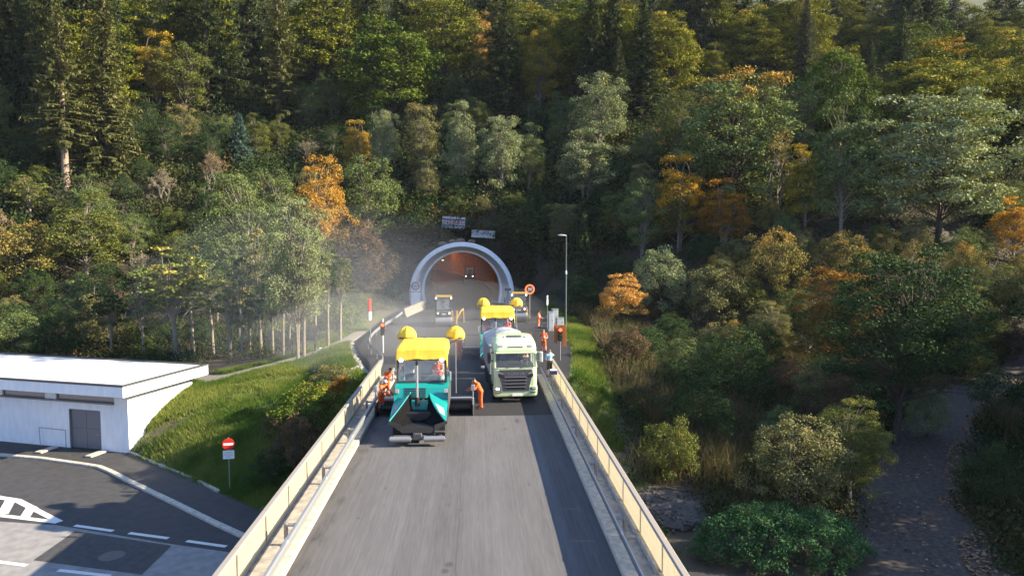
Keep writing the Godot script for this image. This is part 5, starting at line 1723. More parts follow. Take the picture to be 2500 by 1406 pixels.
func build_house(g: float) -> void:
	var wall := grainy(0.80, 0.80, 0.81, 0.75, 0.06, 91, Vector3(0.2, 0.06, 0.2))
	var o := thing("service_building", "low white flat roofed building with a grey double door", "building", Vector3(-23.68, g, -49.16), atan2(-0.306, 0.952))
	# local axes: x along the front to the right, the front faces +z; the right front corner is the origin
	var L := 34.0
	var D := 6.4
	var b := MB.new()
	var top := 4.15
	var holes := [[-4.95, -2.35, 0.0, 2.75]]
	var wh := 3.3
	# front wall with the door's opening and a long window band
	b.box(Vector3(-1.175, wh / 2, -0.15), Vector3(2.35, wh, 0.3))
	b.box(Vector3(-(4.95 + L) / 2, wh / 2, -0.15), Vector3(L - 4.95, wh, 0.3))
	b.box(Vector3(-3.65, (2.75 + wh) / 2, -0.15), Vector3(2.6, wh - 2.75, 0.3))
	b.box(Vector3(-0.55, (wh + top) / 2, -0.15), Vector3(1.1, top - wh, 0.3))
	# piers between the windows
	for x in [-6.6, -11.4, -16.2, -21.0, -25.8]:
		b.box(Vector3(x, (wh + top) / 2, -0.17), Vector3(0.95, top - wh, 0.25))
	b.box(Vector3(-0.15, top / 2, -D / 2 - 0.15), Vector3(0.3, top, D - 0.3))
	b.box(Vector3(-L / 2, top / 2, -D + 0.15), Vector3(L, top, 0.3))
	b.box(Vector3(-L + 0.15, top / 2, -D / 2), Vector3(0.3, top, D - 0.6))
	put("wall", b, wall, o)
	var sill := MB.new()
	sill.box(Vector3(-(L + 1.1) / 2, wh + 0.03, 0.03), Vector3(L - 1.1, 0.1, 0.3), 0.02)
	put("window_sill", sill, M.grey, o)
	var wins := [[-6.1, -1.12], [-10.9, -7.1], [-15.7, -11.9], [-20.5, -16.7], [-25.3, -21.5]]
	for w in wins:
		var f := MB.new()
		var xa: float = w[0]
		var xb: float = w[1]
		for e in [[xa, xa + 0.06], [xb - 0.06, xb]]:
			f.box(Vector3((e[0] + e[1]) / 2, (wh + top) / 2 + 0.04, -0.2), Vector3(e[1] - e[0], top - wh - 0.08, 0.08))
		f.box(Vector3((xa + xb) / 2, top - 0.04, -0.2), Vector3(xb - xa - 0.12, 0.06, 0.08))
		var fo := put("window", f, M.dark_grey, o)
		var pn := MB.new()
		pn.box(Vector3((xa + xb) / 2, (wh + top) / 2 + 0.03, -0.22), Vector3(xb - xa - 0.12, top - wh - 0.1, 0.03))
		put("pane", pn, M.window_panel, fo)
	var ro := MB.new()
	ro.box(Vector3(-L / 2 + 0.45, top + 0.36, -D / 2 + 0.35), Vector3(L + 1.0, 0.72, D + 2.0), 0.02)
	var roof := put("roof", ro, wall, o)
	var edge := MB.new()
	var cx := -L / 2 + 0.45
	var cz := -D / 2 + 0.35
	var hx := L / 2 + 0.53
	var hz := D / 2 + 1.03
	edge.box(Vector3(cx, top + 0.78, cz + hz - 0.12), Vector3(hx * 2, 0.10, 0.26))
	edge.box(Vector3(cx, top + 0.78, cz - hz + 0.12), Vector3(hx * 2, 0.10, 0.26))
	edge.box(Vector3(cx + hx - 0.12, top + 0.777, cz), Vector3(0.26, 0.10, hz * 2 - 0.53))
	edge.box(Vector3(cx - hx + 0.12, top + 0.777, cz), Vector3(0.26, 0.10, hz * 2 - 0.53))
	put("roof_edging", edge, M.dark_grey, roof)
	var gr := MB.new()
	gr.box(Vector3(cx, top + 0.735, cz), Vector3(hx * 2 - 0.55, 0.03, hz * 2 - 0.55))
	put("roof_gravel", gr, grainy(0.62, 0.61, 0.58, 0.9, 0.12, 92, Vector3(0.5, 0.5, 0.5), 0.03, 0.2), roof)
	for i in 2:
		var dm := MB.new()
		var xa := -4.93 + 1.285 * i
		dm.box(Vector3(xa + 0.64, 1.36, -0.16), Vector3(1.26, 2.7, 0.06), 0.01)
		var door := put("door", dm, M.door_grey, o)
		if i == 1:
			var hd := MB.new()
			hd.box(Vector3(xa + 0.95, 1.05, -0.10), Vector3(0.34, 0.04, 0.05), 0.01)
			put("handle", hd, M.galv, door)
		var sp := MB.new()
		sp.box(Vector3(xa + 0.64, 1.42, -0.127), Vector3(1.05, 0.02, 0.01))
		put("panel_seam", sp, M.dark_grey, door)
	var fr := MB.new()
	fr.box(Vector3(-4.965, 1.37, -0.1), Vector3(0.05, 2.74, 0.22))
	fr.box(Vector3(-2.335, 1.37, -0.1), Vector3(0.05, 2.74, 0.22))
	fr.box(Vector3(-3.65, 2.76, -0.1), Vector3(2.58, 0.05, 0.22))
	put("door_frame", fr, M.grey, o)
	var rl := MB.new()
	rl.tube([Vector3(-7.35, 0, 0.25), Vector3(-7.4, 1.35, 0.25)], 0.025, 6)
	rl.tube([Vector3(-7.4, 1.33, 0.25), Vector3(-5.1, 1.3, 0.25)], 0.025, 6)
	rl.tube([Vector3(-5.1, 0, 0.25), Vector3(-5.1, 1.3, 0.25)], 0.025, 6)
	put("railing", rl, M.steel, o)
	for i in 2:
		var sl := MB.new()
		sl.box(Vector3(0, 0.07, 0), Vector3(0.55, 0.12, 1.35), 0.03)
		var s := put("concrete_slab", sl, M.concrete_pale)
		s.position = [Vector3(-29.65, g, -50.0), Vector3(-25.75, g, -48.9)][i]
		s.rotation.y = -0.32
		tag(s, ["concrete slab on the pavement by the building's railing", "concrete slab on the pavement right of the double door"][i], "slab", "slabs before the building")

func arch(r: float, cy: float, z: float, cx: float, y0 := -0.4, seg := 36) -> Array:
	var p := [Vector3(cx + r, y0, z)]
	for i in seg + 1:
		var a := -0.28 + (PI + 0.56) * i / seg
		p.append(Vector3(cx + r * cos(a), maxf(cy + r * sin(a), y0 + 0.02), z))
	p.append(Vector3(cx - r, y0, z))
	p[0].x = p[1].x
	p[-1].x = p[-2].x
	return p

func arch_skin(b: MB, p: Array, q: Array) -> void:
	for j in p.size() - 1:
		b.quad(p[j], p[j + 1], q[j + 1], q[j])

func tunnel_x(d: float) -> float:
	var s := maxf(0.0, d - 112.0)
	return -1.94 - s * s * 0.0062

func tunnel_y(d: float) -> float:
	return maxf(0.0, d - 97.0) * 0.036

func build_portal() -> void:
	var cx := -1.94
	var o := thing("tunnel_portal", "white round arched tunnel portal at the end of the bridge road", "tunnel portal", Vector3.ZERO)
	var zf := -97.0
	var b := MB.new()
	arch_skin(b, arch(6.5, 1.45, zf, cx), arch(7.05, 1.4, zf - 0.06, cx))
	arch_skin(b, arch(7.05, 1.4, zf - 0.06, cx), arch(7.12, 1.4, zf - 0.2, cx))
	arch_skin(b, arch(7.12, 1.4, zf - 0.2, cx), arch(7.12, 1.4, zf - 5.0, cx))
	put("outer_ring", b, M.white_paint, o)
	b = MB.new()
	arch_skin(b, arch(5.55, 1.8, zf - 2.1, cx), arch(6.5, 1.45, zf - 0.003, cx))
	put("funnel", b, grainy(0.55, 0.56, 0.58, 0.7, 0.08, 93, Vector3(0.2, 0.2, 0.2)), o)
	b = MB.new()
	arch_skin(b, arch(5.2, 1.9, zf - 2.1, cx), arch(5.55, 1.8, zf - 2.1, cx))
	put("inner_ring", b, M.white_paint, o)
	b = MB.new()
	b.box(Vector3(cx - 6.25, 1.45, zf - 0.02), Vector3(1.35, 3.3, 0.16), 0.02)
	put("side_panel", b, M.white_paint, o)
	b = MB.new()
	for e in [[-0.7, 1.45, 0.05, 3.3], [0.7, 1.45, 0.05, 3.3], [0.0, 1.85, 1.35, 0.06]]:
		b.box(Vector3(cx - 6.25 + e[0], e[1], zf + 0.07), Vector3(e[2], e[3], 0.03))
	put("panel_frame", b, M.dark_grey, o)
	# the bore
	var t := thing("tunnel", "tunnel bore behind the white portal, lit orange", "tunnel", Vector3.ZERO)
	b = MB.new()
	var rows := []
	var d := 99.1
	while d < 205.0:
		var r := arch(5.2, 1.9, -d, tunnel_x(d), -0.6)
		for j in r.size():
			r[j].y += tunnel_y(d)
		rows.append(r)
		d += 3.0
	for j in rows.size() - 1:
		arch_skin(b, rows[j + 1], rows[j])
	put("lining", b, grainy(0.32, 0.27, 0.22, 0.85, 0.3, 94, Vector3(0.12, 0.12, 0.12)), t)
	b = MB.new()
	d = 97.2
	while d < 204.0:
		var e := d + 3.0
		b.quad(Vector3(tunnel_x(d) - 6.6, tunnel_y(d) + 0.004, -d), Vector3(tunnel_x(d) + 6.6, tunnel_y(d) + 0.004, -d), Vector3(tunnel_x(e) + 6.6, tunnel_y(e) + 0.004, -e), Vector3(tunnel_x(e) - 6.6, tunnel_y(e) + 0.004, -e))
		d = e
	put("carriageway", b, M.asphalt_fresh, t)
	b = MB.new()
	b.box(Vector3(tunnel_x(204.0), 5.0, -206.0), Vector3(16, 14, 0.5))
	put("end_wall", b, M.dark_grey, t)
	for s in [-1, 1]:
		b = MB.new()
		d = 99.2
		while d < 190.0:
			var e := d + 6.0
			b.sheet(Vector3(tunnel_x(d) + s * 4.65 - 0.45, tunnel_y(d) + 0.16, -d), Vector3(tunnel_x(d) + s * 4.65 + 0.45, tunnel_y(d) + 0.16, -d), Vector3(tunnel_x(e) + s * 4.65 + 0.45, tunnel_y(e) + 0.16, -e), Vector3(tunnel_x(e) + s * 4.65 - 0.45, tunnel_y(e) + 0.16, -e), 0.2)
			d = e
		put("side_walk", b, M.concrete, t)
	var k := 0
	for e in [[104.5, -1], [121.0, 1], [136.0, -1], [146.0, 1], [158.0, -1]]:
		var dd: float = e[0]
		var sx: float = e[1]
		var p := Vector3(tunnel_x(dd) + sx * 2.9, tunnel_y(dd) + 5.55, -dd)
		var l := thing("tunnel_lamp", ["orange tunnel lamp nearest the portal, upper left inside", "orange tunnel lamp above the dark roller inside the tunnel", "third orange tunnel lamp, left beyond the roller", "fourth orange tunnel lamp in the bend", "farthest orange tunnel lamp"][k], "lamp", p, 0.0, "lamps in the tunnel")
		b = MB.new()
		b.box(Vector3(0, 0.12, 0), Vector3(0.4, 0.12, 0.9), 0.02)
		b.box(Vector3(0, 0.28, 0), Vector3(0.06, 0.5, 0.06))
		put("housing", b, M.dark_grey, l)
		b = MB.new()
		b.box(Vector3(0, 0.03, 0), Vector3(0.26, 0.07, 0.42), 0.02)
		put("lens", b, M.orange_light, l)
		var om := OmniLight3D.new()
		om.name = "tunnel_light"
		om.light_color = Color(1.0, 0.52, 0.16)
		om.light_energy = [0.25, 0.6, 2.2, 3.0, 2.5][k]
		om.light_size = 0.15
		om.omni_range = 40.0
		om.omni_attenuation = 2.0
		om.shadow_enabled = true
		l.add_child(om)
		om.position = Vector3(0, -0.15, 0)
		k += 1
	# the soil face that the portal stands in
	b = MB.new()
	var ap := arch(7.1, 1.4, -98.25, cx, -0.4, 48)
	var outline := []
	for p in ap:
		var q := Vector2(p.x - cx, p.y - 1.4)
		# where the ray from the arch's centre leaves a box that lies inside the bank
		var kk := minf(7.9 / maxf(absf(q.x), 0.001), (8.6 / q.y if q.y > 0.01 else 99.0))
		var e := q * kk
		outline.append(Vector3(cx + e.x, maxf(e.y + 1.4, -0.4), -98.28))
	for j in ap.size() - 1:
		b.quad(ap[j], ap[j + 1], outline[j + 1], outline[j])
	struct("bank_terrain", b, grainy(0.055, 0.042, 0.03, 0.95, 0.4, 96, Vector3(0.5, 0.5, 0.5), 0.03, 0.3))
	var ir := RandomNumberGenerator.new()
	ir.seed = 41
	var spots := []
	var cols := []
	while spots.size() < 900:
		var p := Vector3(ir.randf_range(-11.5, 8.0), ir.randf_range(-0.2, 10.4), ir.randf_range(-98.4, -97.9))
		var rr := Vector2(p.x - cx, p.y - 1.4).length()
		if rr < 7.25 and p.y > 1.0 or absf(p.x - cx) < 7.3 and p.y <= 1.4:
			continue
		if ir.randf() < 0.45 and rr < 8.4:
			continue
		var s := ir.randf_range(0.35, 0.9)
		spots.append(Transform3D(Basis(rv(ir), ir.randf() * TAU).scaled(Vector3(s, s, s)), p))
		cols.append(Color(0.03, 0.05, 0.018).lerp(Color(0.09, 0.07, 0.035), ir.randf()))
	scatter("ivy", tuft_mesh(9, 60, 0.22, 1.0, 0.7), M.leaf_tint, spots, cols)
	# boards above the portal
	var s1 := thing("company_board", "white board with blue lines and dim red lettering, above left over the portal", "sign", Vector3(-3.1, 10.2, -100.6), 0.12, "boards above the portal")
	b = MB.new()
	b.at(0, 1.0, 0, Vector3(0, 0, -0.05)).box(Vector3.ZERO, Vector3(3.2, 1.6, 0.06), 0.01)
	put("board", b, M.board_grey, s1)
	b = MB.new()
	b.at(0, 1.0, 0, Vector3(0, 0, -0.05))
	b.box(Vector3(0, 0.42, 0.035), Vector3(3.1, 0.16, 0.02))
	b.box(Vector3(0, -0.42, 0.035), Vector3(3.1, 0.13, 0.02))
	put("stripe", b, M.navy, s1)
	b = MB.new()
	for x in [-1.2, 1.2]:
		b.box(Vector3(x, 0.0, -0.08), Vector3(0.1, 2.6, 0.1))
	put("post", b, M.bark, s1)
	write_on(s1, "STRABAG", 0.5, M.red, Vector3(0, 1.0, 0.035), Vector3(0, 0, -0.05), 1.0)
	var s2 := thing("name_board", "pale board with dark blue lettering right above the portal arch", "sign", Vector3(1.0, 8.85, -97.8), 0.05, "boards above the portal")
	b = MB.new()
	b.at(0, 0.75, 0, Vector3(0, 0, -0.06)).box(Vector3.ZERO, Vector3(3.2, 1.0, 0.06), 0.01)
	put("board", b, M.board_grey, s2)
	b = MB.new()
	for x in [-1.2, 1.2]:
		b.box(Vector3(x, -0.1, -0.08), Vector3(0.1, 1.6, 0.1))
	put("post", b, M.bark, s2)
	write_on(s2, "SCHREMS", 0.36, M.navy, Vector3(0, 0.78, 0.035), Vector3(0, 0, -0.06))
	var r := RandomNumberGenerator.new()
	r.seed = 77
	var rocks := [["pale reddish rock, leftmost on top of the portal arch", -4.5, 0.5], ["squarish brown rock on the portal arch, second from the left", -3.2, 0.4], ["flat mossy rock on the portal arch, over its crown", -2.1, 0.45], ["small brown rock on the portal arch, rightmost", -0.6, 0.36]]
	for e in rocks:
		b = MB.new()
		b.ball(Vector3.ZERO, Vector3(e[2] * 1.5, e[2] * 0.8, e[2]), 9, 6)
		var q := put("rock", b, grainy(0.2, 0.13, 0.1, 0.95, 0.35, 95, Vector3(1, 1, 1)))
		var dx: float = e[1] + 1.94
		q.position = Vector3(e[1], 1.4 + sqrt(7.12 * 7.12 - dx * dx) + 0.18, -97.6)
		q.rotation.y = r.randf() * 3.0
		tag(q, e[0], "rock", "rocks on the portal")
	var hs := thing("height_sign", "round red ringed sign on the portal's left panel", "sign", Vector3(cx - 6.25, 2.62, zf + 0.13))
	b = MB.new()
	b.at(0, 0, 0, Vector3(PI / 2, 0, 0)).lathe([Vector2(0.56, -0.03), Vector2(0.56, 0.02), Vector2(0.44, 0.022)], 32)
	put("ring", b, mat(0.3, 0.03, 0.04, 0.5), hs)
	b = MB.new()
	b.at(0, 0, 0, Vector3(PI / 2, 0, 0)).lathe([Vector2(0.45, 0.014), Vector2(0.0, 0.014)], 32)
	put("face", b, mat(0.62, 0.56, 0.58, 0.5), hs)
	write_on(hs, "4,50m", 0.2, M.navy, Vector3(0, 0, 0.02))

# ---------------------------------------------------------------- machines

func rounded(w: float, h: float, r: float, cx := 0.0, cy := 0.0, seg := 5) -> Array:
	var p := []
	for q in 4:
		var sx := 1.0 if q == 0 or q == 3 else -1.0
		var sy := 1.0 if q < 2 else -1.0
		for k in seg + 1:
			var a := PI / 2 * (q + float(k) / seg)
			p.append(Vector2(cx + sx * (w / 2 - r) + r * cos(a), cy + sy * (h / 2 - r) + r * sin(a)))
	return p

func wheel(parent: Node3D, p: Vector3, r: float, w: float, out: float) -> void:
	var b := MB.new()
	b.at(0, 0, 0, Vector3(0, 0, -PI / 2 * out))
	b.lathe([Vector2(r * 0.6, -w / 2), Vector2(r * 0.93, -w / 2), Vector2(r, -w * 0.36), Vector2(r, w * 0.36), Vector2(r * 0.93, w / 2), Vector2(r * 0.6, w / 2)], 28)
	for k in 28:
		var a := TAU * k / 28
		b.at(0, 0, 0, Vector3(0, 0, -PI / 2 * out))
		b.t = b.t * Transform3D(Basis(Vector3.UP, a), Vector3.ZERO)
		b.box(Vector3(0, 0, r), Vector3(0.035, w * 0.8, 0.02))
	var t := put("wheel", b, M.rubber, parent)
	t.position = p
	b = MB.new()
	b.at(0, 0, 0, Vector3(0, 0, -PI / 2 * out))
	b.lathe([Vector2(r * 0.6, w * 0.3), Vector2(r * 0.55, w * 0.34), Vector2(r * 0.3, w * 0.1), Vector2(r * 0.22, w * 0.3), Vector2(0.0, w * 0.32)], 20)
	put("rim", b, M.galv, t)

func make_paver(label: String) -> Node3D:
	# stands at the middle of its tracks on the ground; its hopper faces +z
	var o := thing("asphalt_paver", label, "paver", Vector3.ZERO, 0.0, "asphalt pavers")
	var b := MB.new()
	for s in [-1.0, 1.0]:
		b = MB.new()
		var loop := rounded(4.6, 0.82, 0.40, -0.15, 0.42, 8)
		b.at(s * 0.98 + 0.2, 0, 0, Vector3(0, PI / 2, 0))
		b.prism(loop, 0.4)
		var per := loop.size()
		for k in 44:
			var f := float(k) / 44 * per
			var p: Vector2 = loop[int(f) % per].lerp(loop[(int(f) + 1) % per], f - int(f))
			b.box(Vector3(p.x, p.y, -0.2), Vector3(0.08, 0.06, 0.42))
		put("track", b, M.rubber, o)
	b = MB.new()
	b.box(Vector3(0, 0.8, -0.3), Vector3(1.5, 0.7, 4.4), 0.03)
	b.box(Vector3(0, 0.55, 2.3), Vector3(1.5, 0.4, 1.4), 0.03)
	put("chassis", b, M.black, o)
	for s in [-1.0, 1.0]:
		b = MB.new()
		b.tube([Vector3(s * 0.30, 0.34, 3.42), Vector3(s * 1.22, 0.34, 3.42)], 0.13, 14)
		b.tube([Vector3(s * 0.24, 0.34, 3.42), Vector3(s * 1.27, 0.34, 3.42)], 0.05, 8)
		put("push_roller", b, M.roller_steel, o)
	b = MB.new()
	b.box(Vector3(0, 0.36, 3.2), Vector3(2.2, 0.2, 0.16), 0.03)
	b.box(Vector3(0, 0.42, 3.3), Vector3(0.4, 0.3, 0.2), 0.03)
	b.box(Vector3(0.98, 0.62, 3.25), Vector3(0.46, 0.08, 0.14), 0.02)
	put("push_beam", b, M.dark_grey, o)
	# hopper: two folded wings and the black bucket between them
	var ln := 12
	var el := []
	var er := []
	var ol := []
	var orr := []
	for i in ln + 1:
		var t := float(i) / ln
		var z := 1.06 + 1.99 * pow(t, 1.1)
		var q := pow(t, 1.35)
		el.append(Vector3(lerpf(-0.5, -1.30, pow(t, 1.15)), lerpf(1.93, 1.06, q) - 0.08 * sin(PI * t), z))
		er.append(Vector3(lerpf(0.40, 1.27, pow(t, 1.5)), lerpf(1.91, 1.02, q) - 0.10 * sin(PI * t), z))
		ol.append(Vector3(-1.29, lerpf(1.45, 1.0, t), lerpf(1.27, 3.06, pow(t, 0.6))))
		orr.append(Vector3(1.28, lerpf(1.45, 0.98, t), lerpf(1.27, 3.06, pow(t, 0.6))))
	for s in 2:
		b = MB.new()
		for i in ln:
			if s == 0:
				b.sheet(ol[i], ol[i + 1], el[i + 1], el[i], 0.03)
			else:
				b.sheet(er[i], er[i + 1], orr[i + 1], orr[i], 0.03)
		# rim along the upper edge
		b.tube(el if s == 0 else er, 0.035, 6)
		var w := put("hopper_wing", b, M.teal, o)
		# the board on the wing
		b = MB.new()
		var e0: Array = ol if s == 0 else er
		var e1: Array = el if s == 0 else orr
		var m := Vector3(0, 0.012, 0.004)
		var qd := []
		for c in [[4, 0.22], [8, 0.22], [8, 0.78], [4, 0.78]]:
			qd.append(e0[c[0]].lerp(e1[c[0]], c[1]) + m)
		if s == 0:
			b.quad(qd[0], qd[1], qd[2], qd[3])
			put("wing_board", b, M.board_violet, w)
			b = MB.new()
			for k in 5:
				var t0 := 0.12 + 0.17 * k
				var up := Vector3(0, 0.008, 0.003)
				b.quad(qd[0].lerp(qd[1], t0).lerp(qd[3].lerp(qd[2], t0), 0.2) + up, qd[0].lerp(qd[1], t0 + 0.07).lerp(qd[3].lerp(qd[2], t0 + 0.07), 0.2) + up, qd[0].lerp(qd[1], t0 + 0.07).lerp(qd[3].lerp(qd[2], t0 + 0.07), 0.8) + up, qd[0].lerp(qd[1], t0).lerp(qd[3].lerp(qd[2], t0), 0.8) + up)
			put("board_print", b, M.board_pink, w)
		else:
			b.quad(qd[0], qd[1], qd[2], qd[3])
			put("wing_board", b, M.white, w)
	b = MB.new()
	for i in ln:
		var pa := []
		var pb := []
		for k in 9:
			var u := float(k) / 8
			for e in [[pa, i], [pb, i + 1]]:
				var t: float = float(e[1]) / ln
				var A: Vector3 = el[e[1]]
				var B: Vector3 = er[e[1]]
				var p := A.lerp(B, u)
				p.y = lerpf(p.y, lerpf(0.95, 0.62, t), pow(sin(PI * u), 0.42)) - 0.03
				p.x = lerpf(A.x + 0.03, B.x - 0.03, u)
				e[0].append(p)
		for k in 8:
			b.quad(pa[k], pb[k], pb[k + 1], pa[k + 1])
	var bk := [el[0], er[0], Vector3(0.35, 0.95, 1.3), Vector3(-0.4, 0.95, 1.3)]
	b.quad(bk[3], bk[2], bk[1] + Vector3(0, -0.25, 0), bk[0] + Vector3(0, -0.25, 0))
	put("hopper_bucket", b, M.soot, o)
	b = MB.new()
	b.sheet(Vector3(-1.33, 0.98, 3.10), Vector3(-0.75, 0.62, 3.2), Vector3(-0.75, 0.9, 3.14), Vector3(-1.31, 1.10, 3.07), 0.05)
	b.sheet(Vector3(0.75, 0.60, 3.2), Vector3(1.33, 0.95, 3.10), Vector3(1.31, 1.07, 3.07), Vector3(0.75, 0.9, 3.14), 0.05)
	b.sheet(Vector3(-0.75, 0.56, 3.2), Vector3(0.75, 0.54, 3.2), Vector3(0.75, 0.78, 3.15), Vector3(-0.75, 0.8, 3.15), 0.05)
	put("front_apron", b, M.rubber, o)
	# bonnet
	b = MB.new()
	var prof := [Vector2(-1.2, 0.95), Vector2(1.24, 0.95), Vector2(1.24, 1.5), Vector2(1.02, 1.62), Vector2(0.78, 2.1), Vector2(0.5, 2.26), Vector2(-1.2, 2.26)]
	b.at(1.27, 0, 0, Vector3(0, -PI / 2, 0))
	# the prism runs along x; its polygon is (z, y)
	b.t = Transform3D(Basis(Vector3(0, 0, 1), Vector3(0, 1, 0), Vector3(-1, 0, 0)), Vector3(-1.27, 0, 0))
	b.prism(prof, 2.54)
	var body := put("bonnet", b, M.teal, o)
	b = MB.new()
	var sl := Vector3(0, 0.48, -0.24).normalized()
	var nm := Vector3(0, 0.24, 0.48).normalized()
	for k in 5:
		var c := Vector3(-0.3, 1.66, 1.0) + sl * (0.06 + 0.095 * k) + nm * 0.012
		b.t = Transform3D(Basis(Vector3(1, 0, 0), sl, nm), c)
		b.box(Vector3.ZERO, Vector3(1.05, 0.05, 0.03), 0.008)
	put("louver", b, M.black, body)
	for s in [-1.0, 1.0]:
		b = MB.new()
		b.box(Vector3(s * 1.16, 1.98, 1.0), Vector3(0.2, 0.2, 0.16), 0.02)
		var hl := put("headlight", b, M.grey, o)
		b = MB.new()
		b.box(Vector3(s * 1.16, 1.98, 1.09), Vector3(0.13, 0.13, 0.02))
		put("lens", b, M.lens, hl)
		b = MB.new()
		b.at(s * 0.95 if s < 0 else 0.12, 1.42 if s < 0 else 1.56, 1.26 if s < 0 else 1.17, Vector3(PI / 2, 0, 0)).lathe([Vector2(0.08, -0.01), Vector2(0.08, 0.02), Vector2(0.0, 0.02)], 14)
		put("reflector", b, M.orange_reflector, o)
	b = MB.new()
	b.tube([Vector3(-0.17, 1.45, 1.3), Vector3(-0.17, 2.4, 1.28), Vector3(-0.17, 3.3, 1.26)], 0.06, 12)
	var ex := put("exhaust_pipe", b, M.galv, o)
	b = MB.new()
	b.tube([Vector3(-0.17, 3.28, 1.26), Vector3(-0.17, 3.5, 1.26)], 0.068, 12)
	b.tube([Vector3(-0.17, 1.35, 1.3), Vector3(-0.17, 1.75, 1.295)], 0.11, 12)
	put("pipe_cap", b, M.black, ex)
	# side plates and platform
	for s in [-1.0, 1.0]:
		b = MB.new()
		b.box(Vector3(s * 1.285, 1.45, -0.7), Vector3(0.03, 0.95, 3.7), 0.01)
		put("side_plate", b, M.teal if s < 0 else M.dark_grey, o)
	b = MB.new()
	b.box(Vector3(0, 1.86, -1.6), Vector3(2.5, 0.08, 2.6))
	put("platform", b, M.dark_grey, o)
	b = MB.new()
	for s in [-1.0, 1.0]:
		b.box(Vector3(s * 1.16, 2.85, 0.42), Vector3(0.09, 1.2, 0.09), 0.015)
		b.box(Vector3(s * 1.16, 2.85, -2.4), Vector3(0.08, 2.0, 0.08), 0.015)
		b.box(Vector3(s * 1.2, 2.55, -1.0), Vector3(0.04, 0.05, 2.8))
	b.box(Vector3(0, 3.42, 0.42), Vector3(2.4, 0.1, 0.1), 0.015)
	b.box(Vector3(0, 2.33, 0.42), Vector3(2.4, 0.1, 0.1), 0.015)
	put("canopy_frame", b, M.dark_grey, o)
	b = MB.new()
	b.box(Vector3(0, 2.87, 0.42), Vector3(2.24, 0.98, 0.012))
	put("windscreen", b, M.glass, o)
	for s in [-1.0, 1.0]:
		b = MB.new()
		b.box(Vector3(s * 0.75, 2.25, -0.75), Vector3(0.55, 0.16, 0.55), 0.05)
		b.box(Vector3(s * 0.75, 2.62, -1.02), Vector3(0.52, 0.7, 0.14), 0.05)
		b.box(Vector3(s * 0.75, 2.05, -0.75), Vector3(0.3, 0.3, 0.3))
		put("seat", b, M.seat_grey, o)
	b = MB.new()
	b.box(Vector3(0.35, 2.42, 0.0), Vector3(1.1, 0.28, 0.35), 0.04)
	b.box(Vector3(-0.6, 2.5, 0.05), Vector3(0.5, 0.35, 0.25), 0.04)
	b.tube([Vector3(-0.3, 2.4, 0.0), Vector3(-0.2, 2.75, -0.1)], 0.02, 6)
	put("console", b, M.dark_grey, o)
	# canopy of yellow fabric, drooping at the rim
	b = MB.new()
	var fn := FastNoiseLite.new()
	fn.seed = 12
	fn.frequency = 0.9
	var grid := []
	for i in 19:
		var row := []
		for j in 23:
			var u := float(j) / 22 * 2.0 - 1.0
			var w := float(i) / 18
			var x := u * 1.34
			var z := lerpf(0.82, -2.55, w)
			var y := lerpf(3.74, 4.0, sm(0.0, 0.25, w)) + 0.06 * (1.0 - u * u) + 0.05 * fn.get_noise_2d(x * 1.7, z * 1.3) + 0.02 * sin(x * 5.0 + z * 3.0) * (1.0 - w) * u * u
			if absf(u) > 0.90:
				y -= (absf(u) - 0.90) * 4.2
				x = signf(u) * (1.206 + (absf(u) - 0.90) * 0.4)
			if w < 0.12:
				y -= (0.12 - w) * 2.9 + 0.012 * sin(x * 6.0) * (0.12 - w) * 8.0
				z = 0.42 + (z - 0.42) * 0.35
			if w > 0.95:
				y -= (w - 0.95) * 4.0
			row.append(Vector3(x, y, z))
		grid.append(row)
	for i in 18:
		for j in 22:
			var A: Vector3 = grid[i][j]; var B: Vector3 = grid[i][j + 1]; var C: Vector3 = grid[i + 1][j + 1]; var D: Vector3 = grid[i + 1][j]
			b.quad(A, B, C, D)
			var dn := Vector3(0, -0.02, 0)
			b.quad(D + dn, C + dn, B + dn, A + dn)
	put("canopy", b, M.yellow, o)
	for s in [-1.0, 1.0]:
		b = MB.new()
		b.at(s * 0.98, 3.42, 0.6, Vector3(PI / 2, 0, 0)).lathe([Vector2(0.0, -0.06), Vector2(0.09, -0.05), Vector2(0.11, 0.03), Vector2(0.1, 0.04)], 14)
		var wl := put("work_light", b, M.black, o)
		b = MB.new()
		b.at(s * 0.98, 3.42, 0.6, Vector3(PI / 2, 0, 0)).lathe([Vector2(0.1, 0.035), Vector2(0.0, 0.045)], 14)
		put("lens", b, M.lamp_white, wl)
	b = MB.new()
	for s in [-1.0, 1.0]:
		b.box(Vector3(s * 1.38, 2.6, 0.55), Vector3(0.08, 0.42, 0.2), 0.02)
		b.tube([Vector3(s * 1.2, 2.9, 0.5), Vector3(s * 1.4, 2.8, 0.55)], 0.02, 6)
	put("mirror", b, M.galv, o)
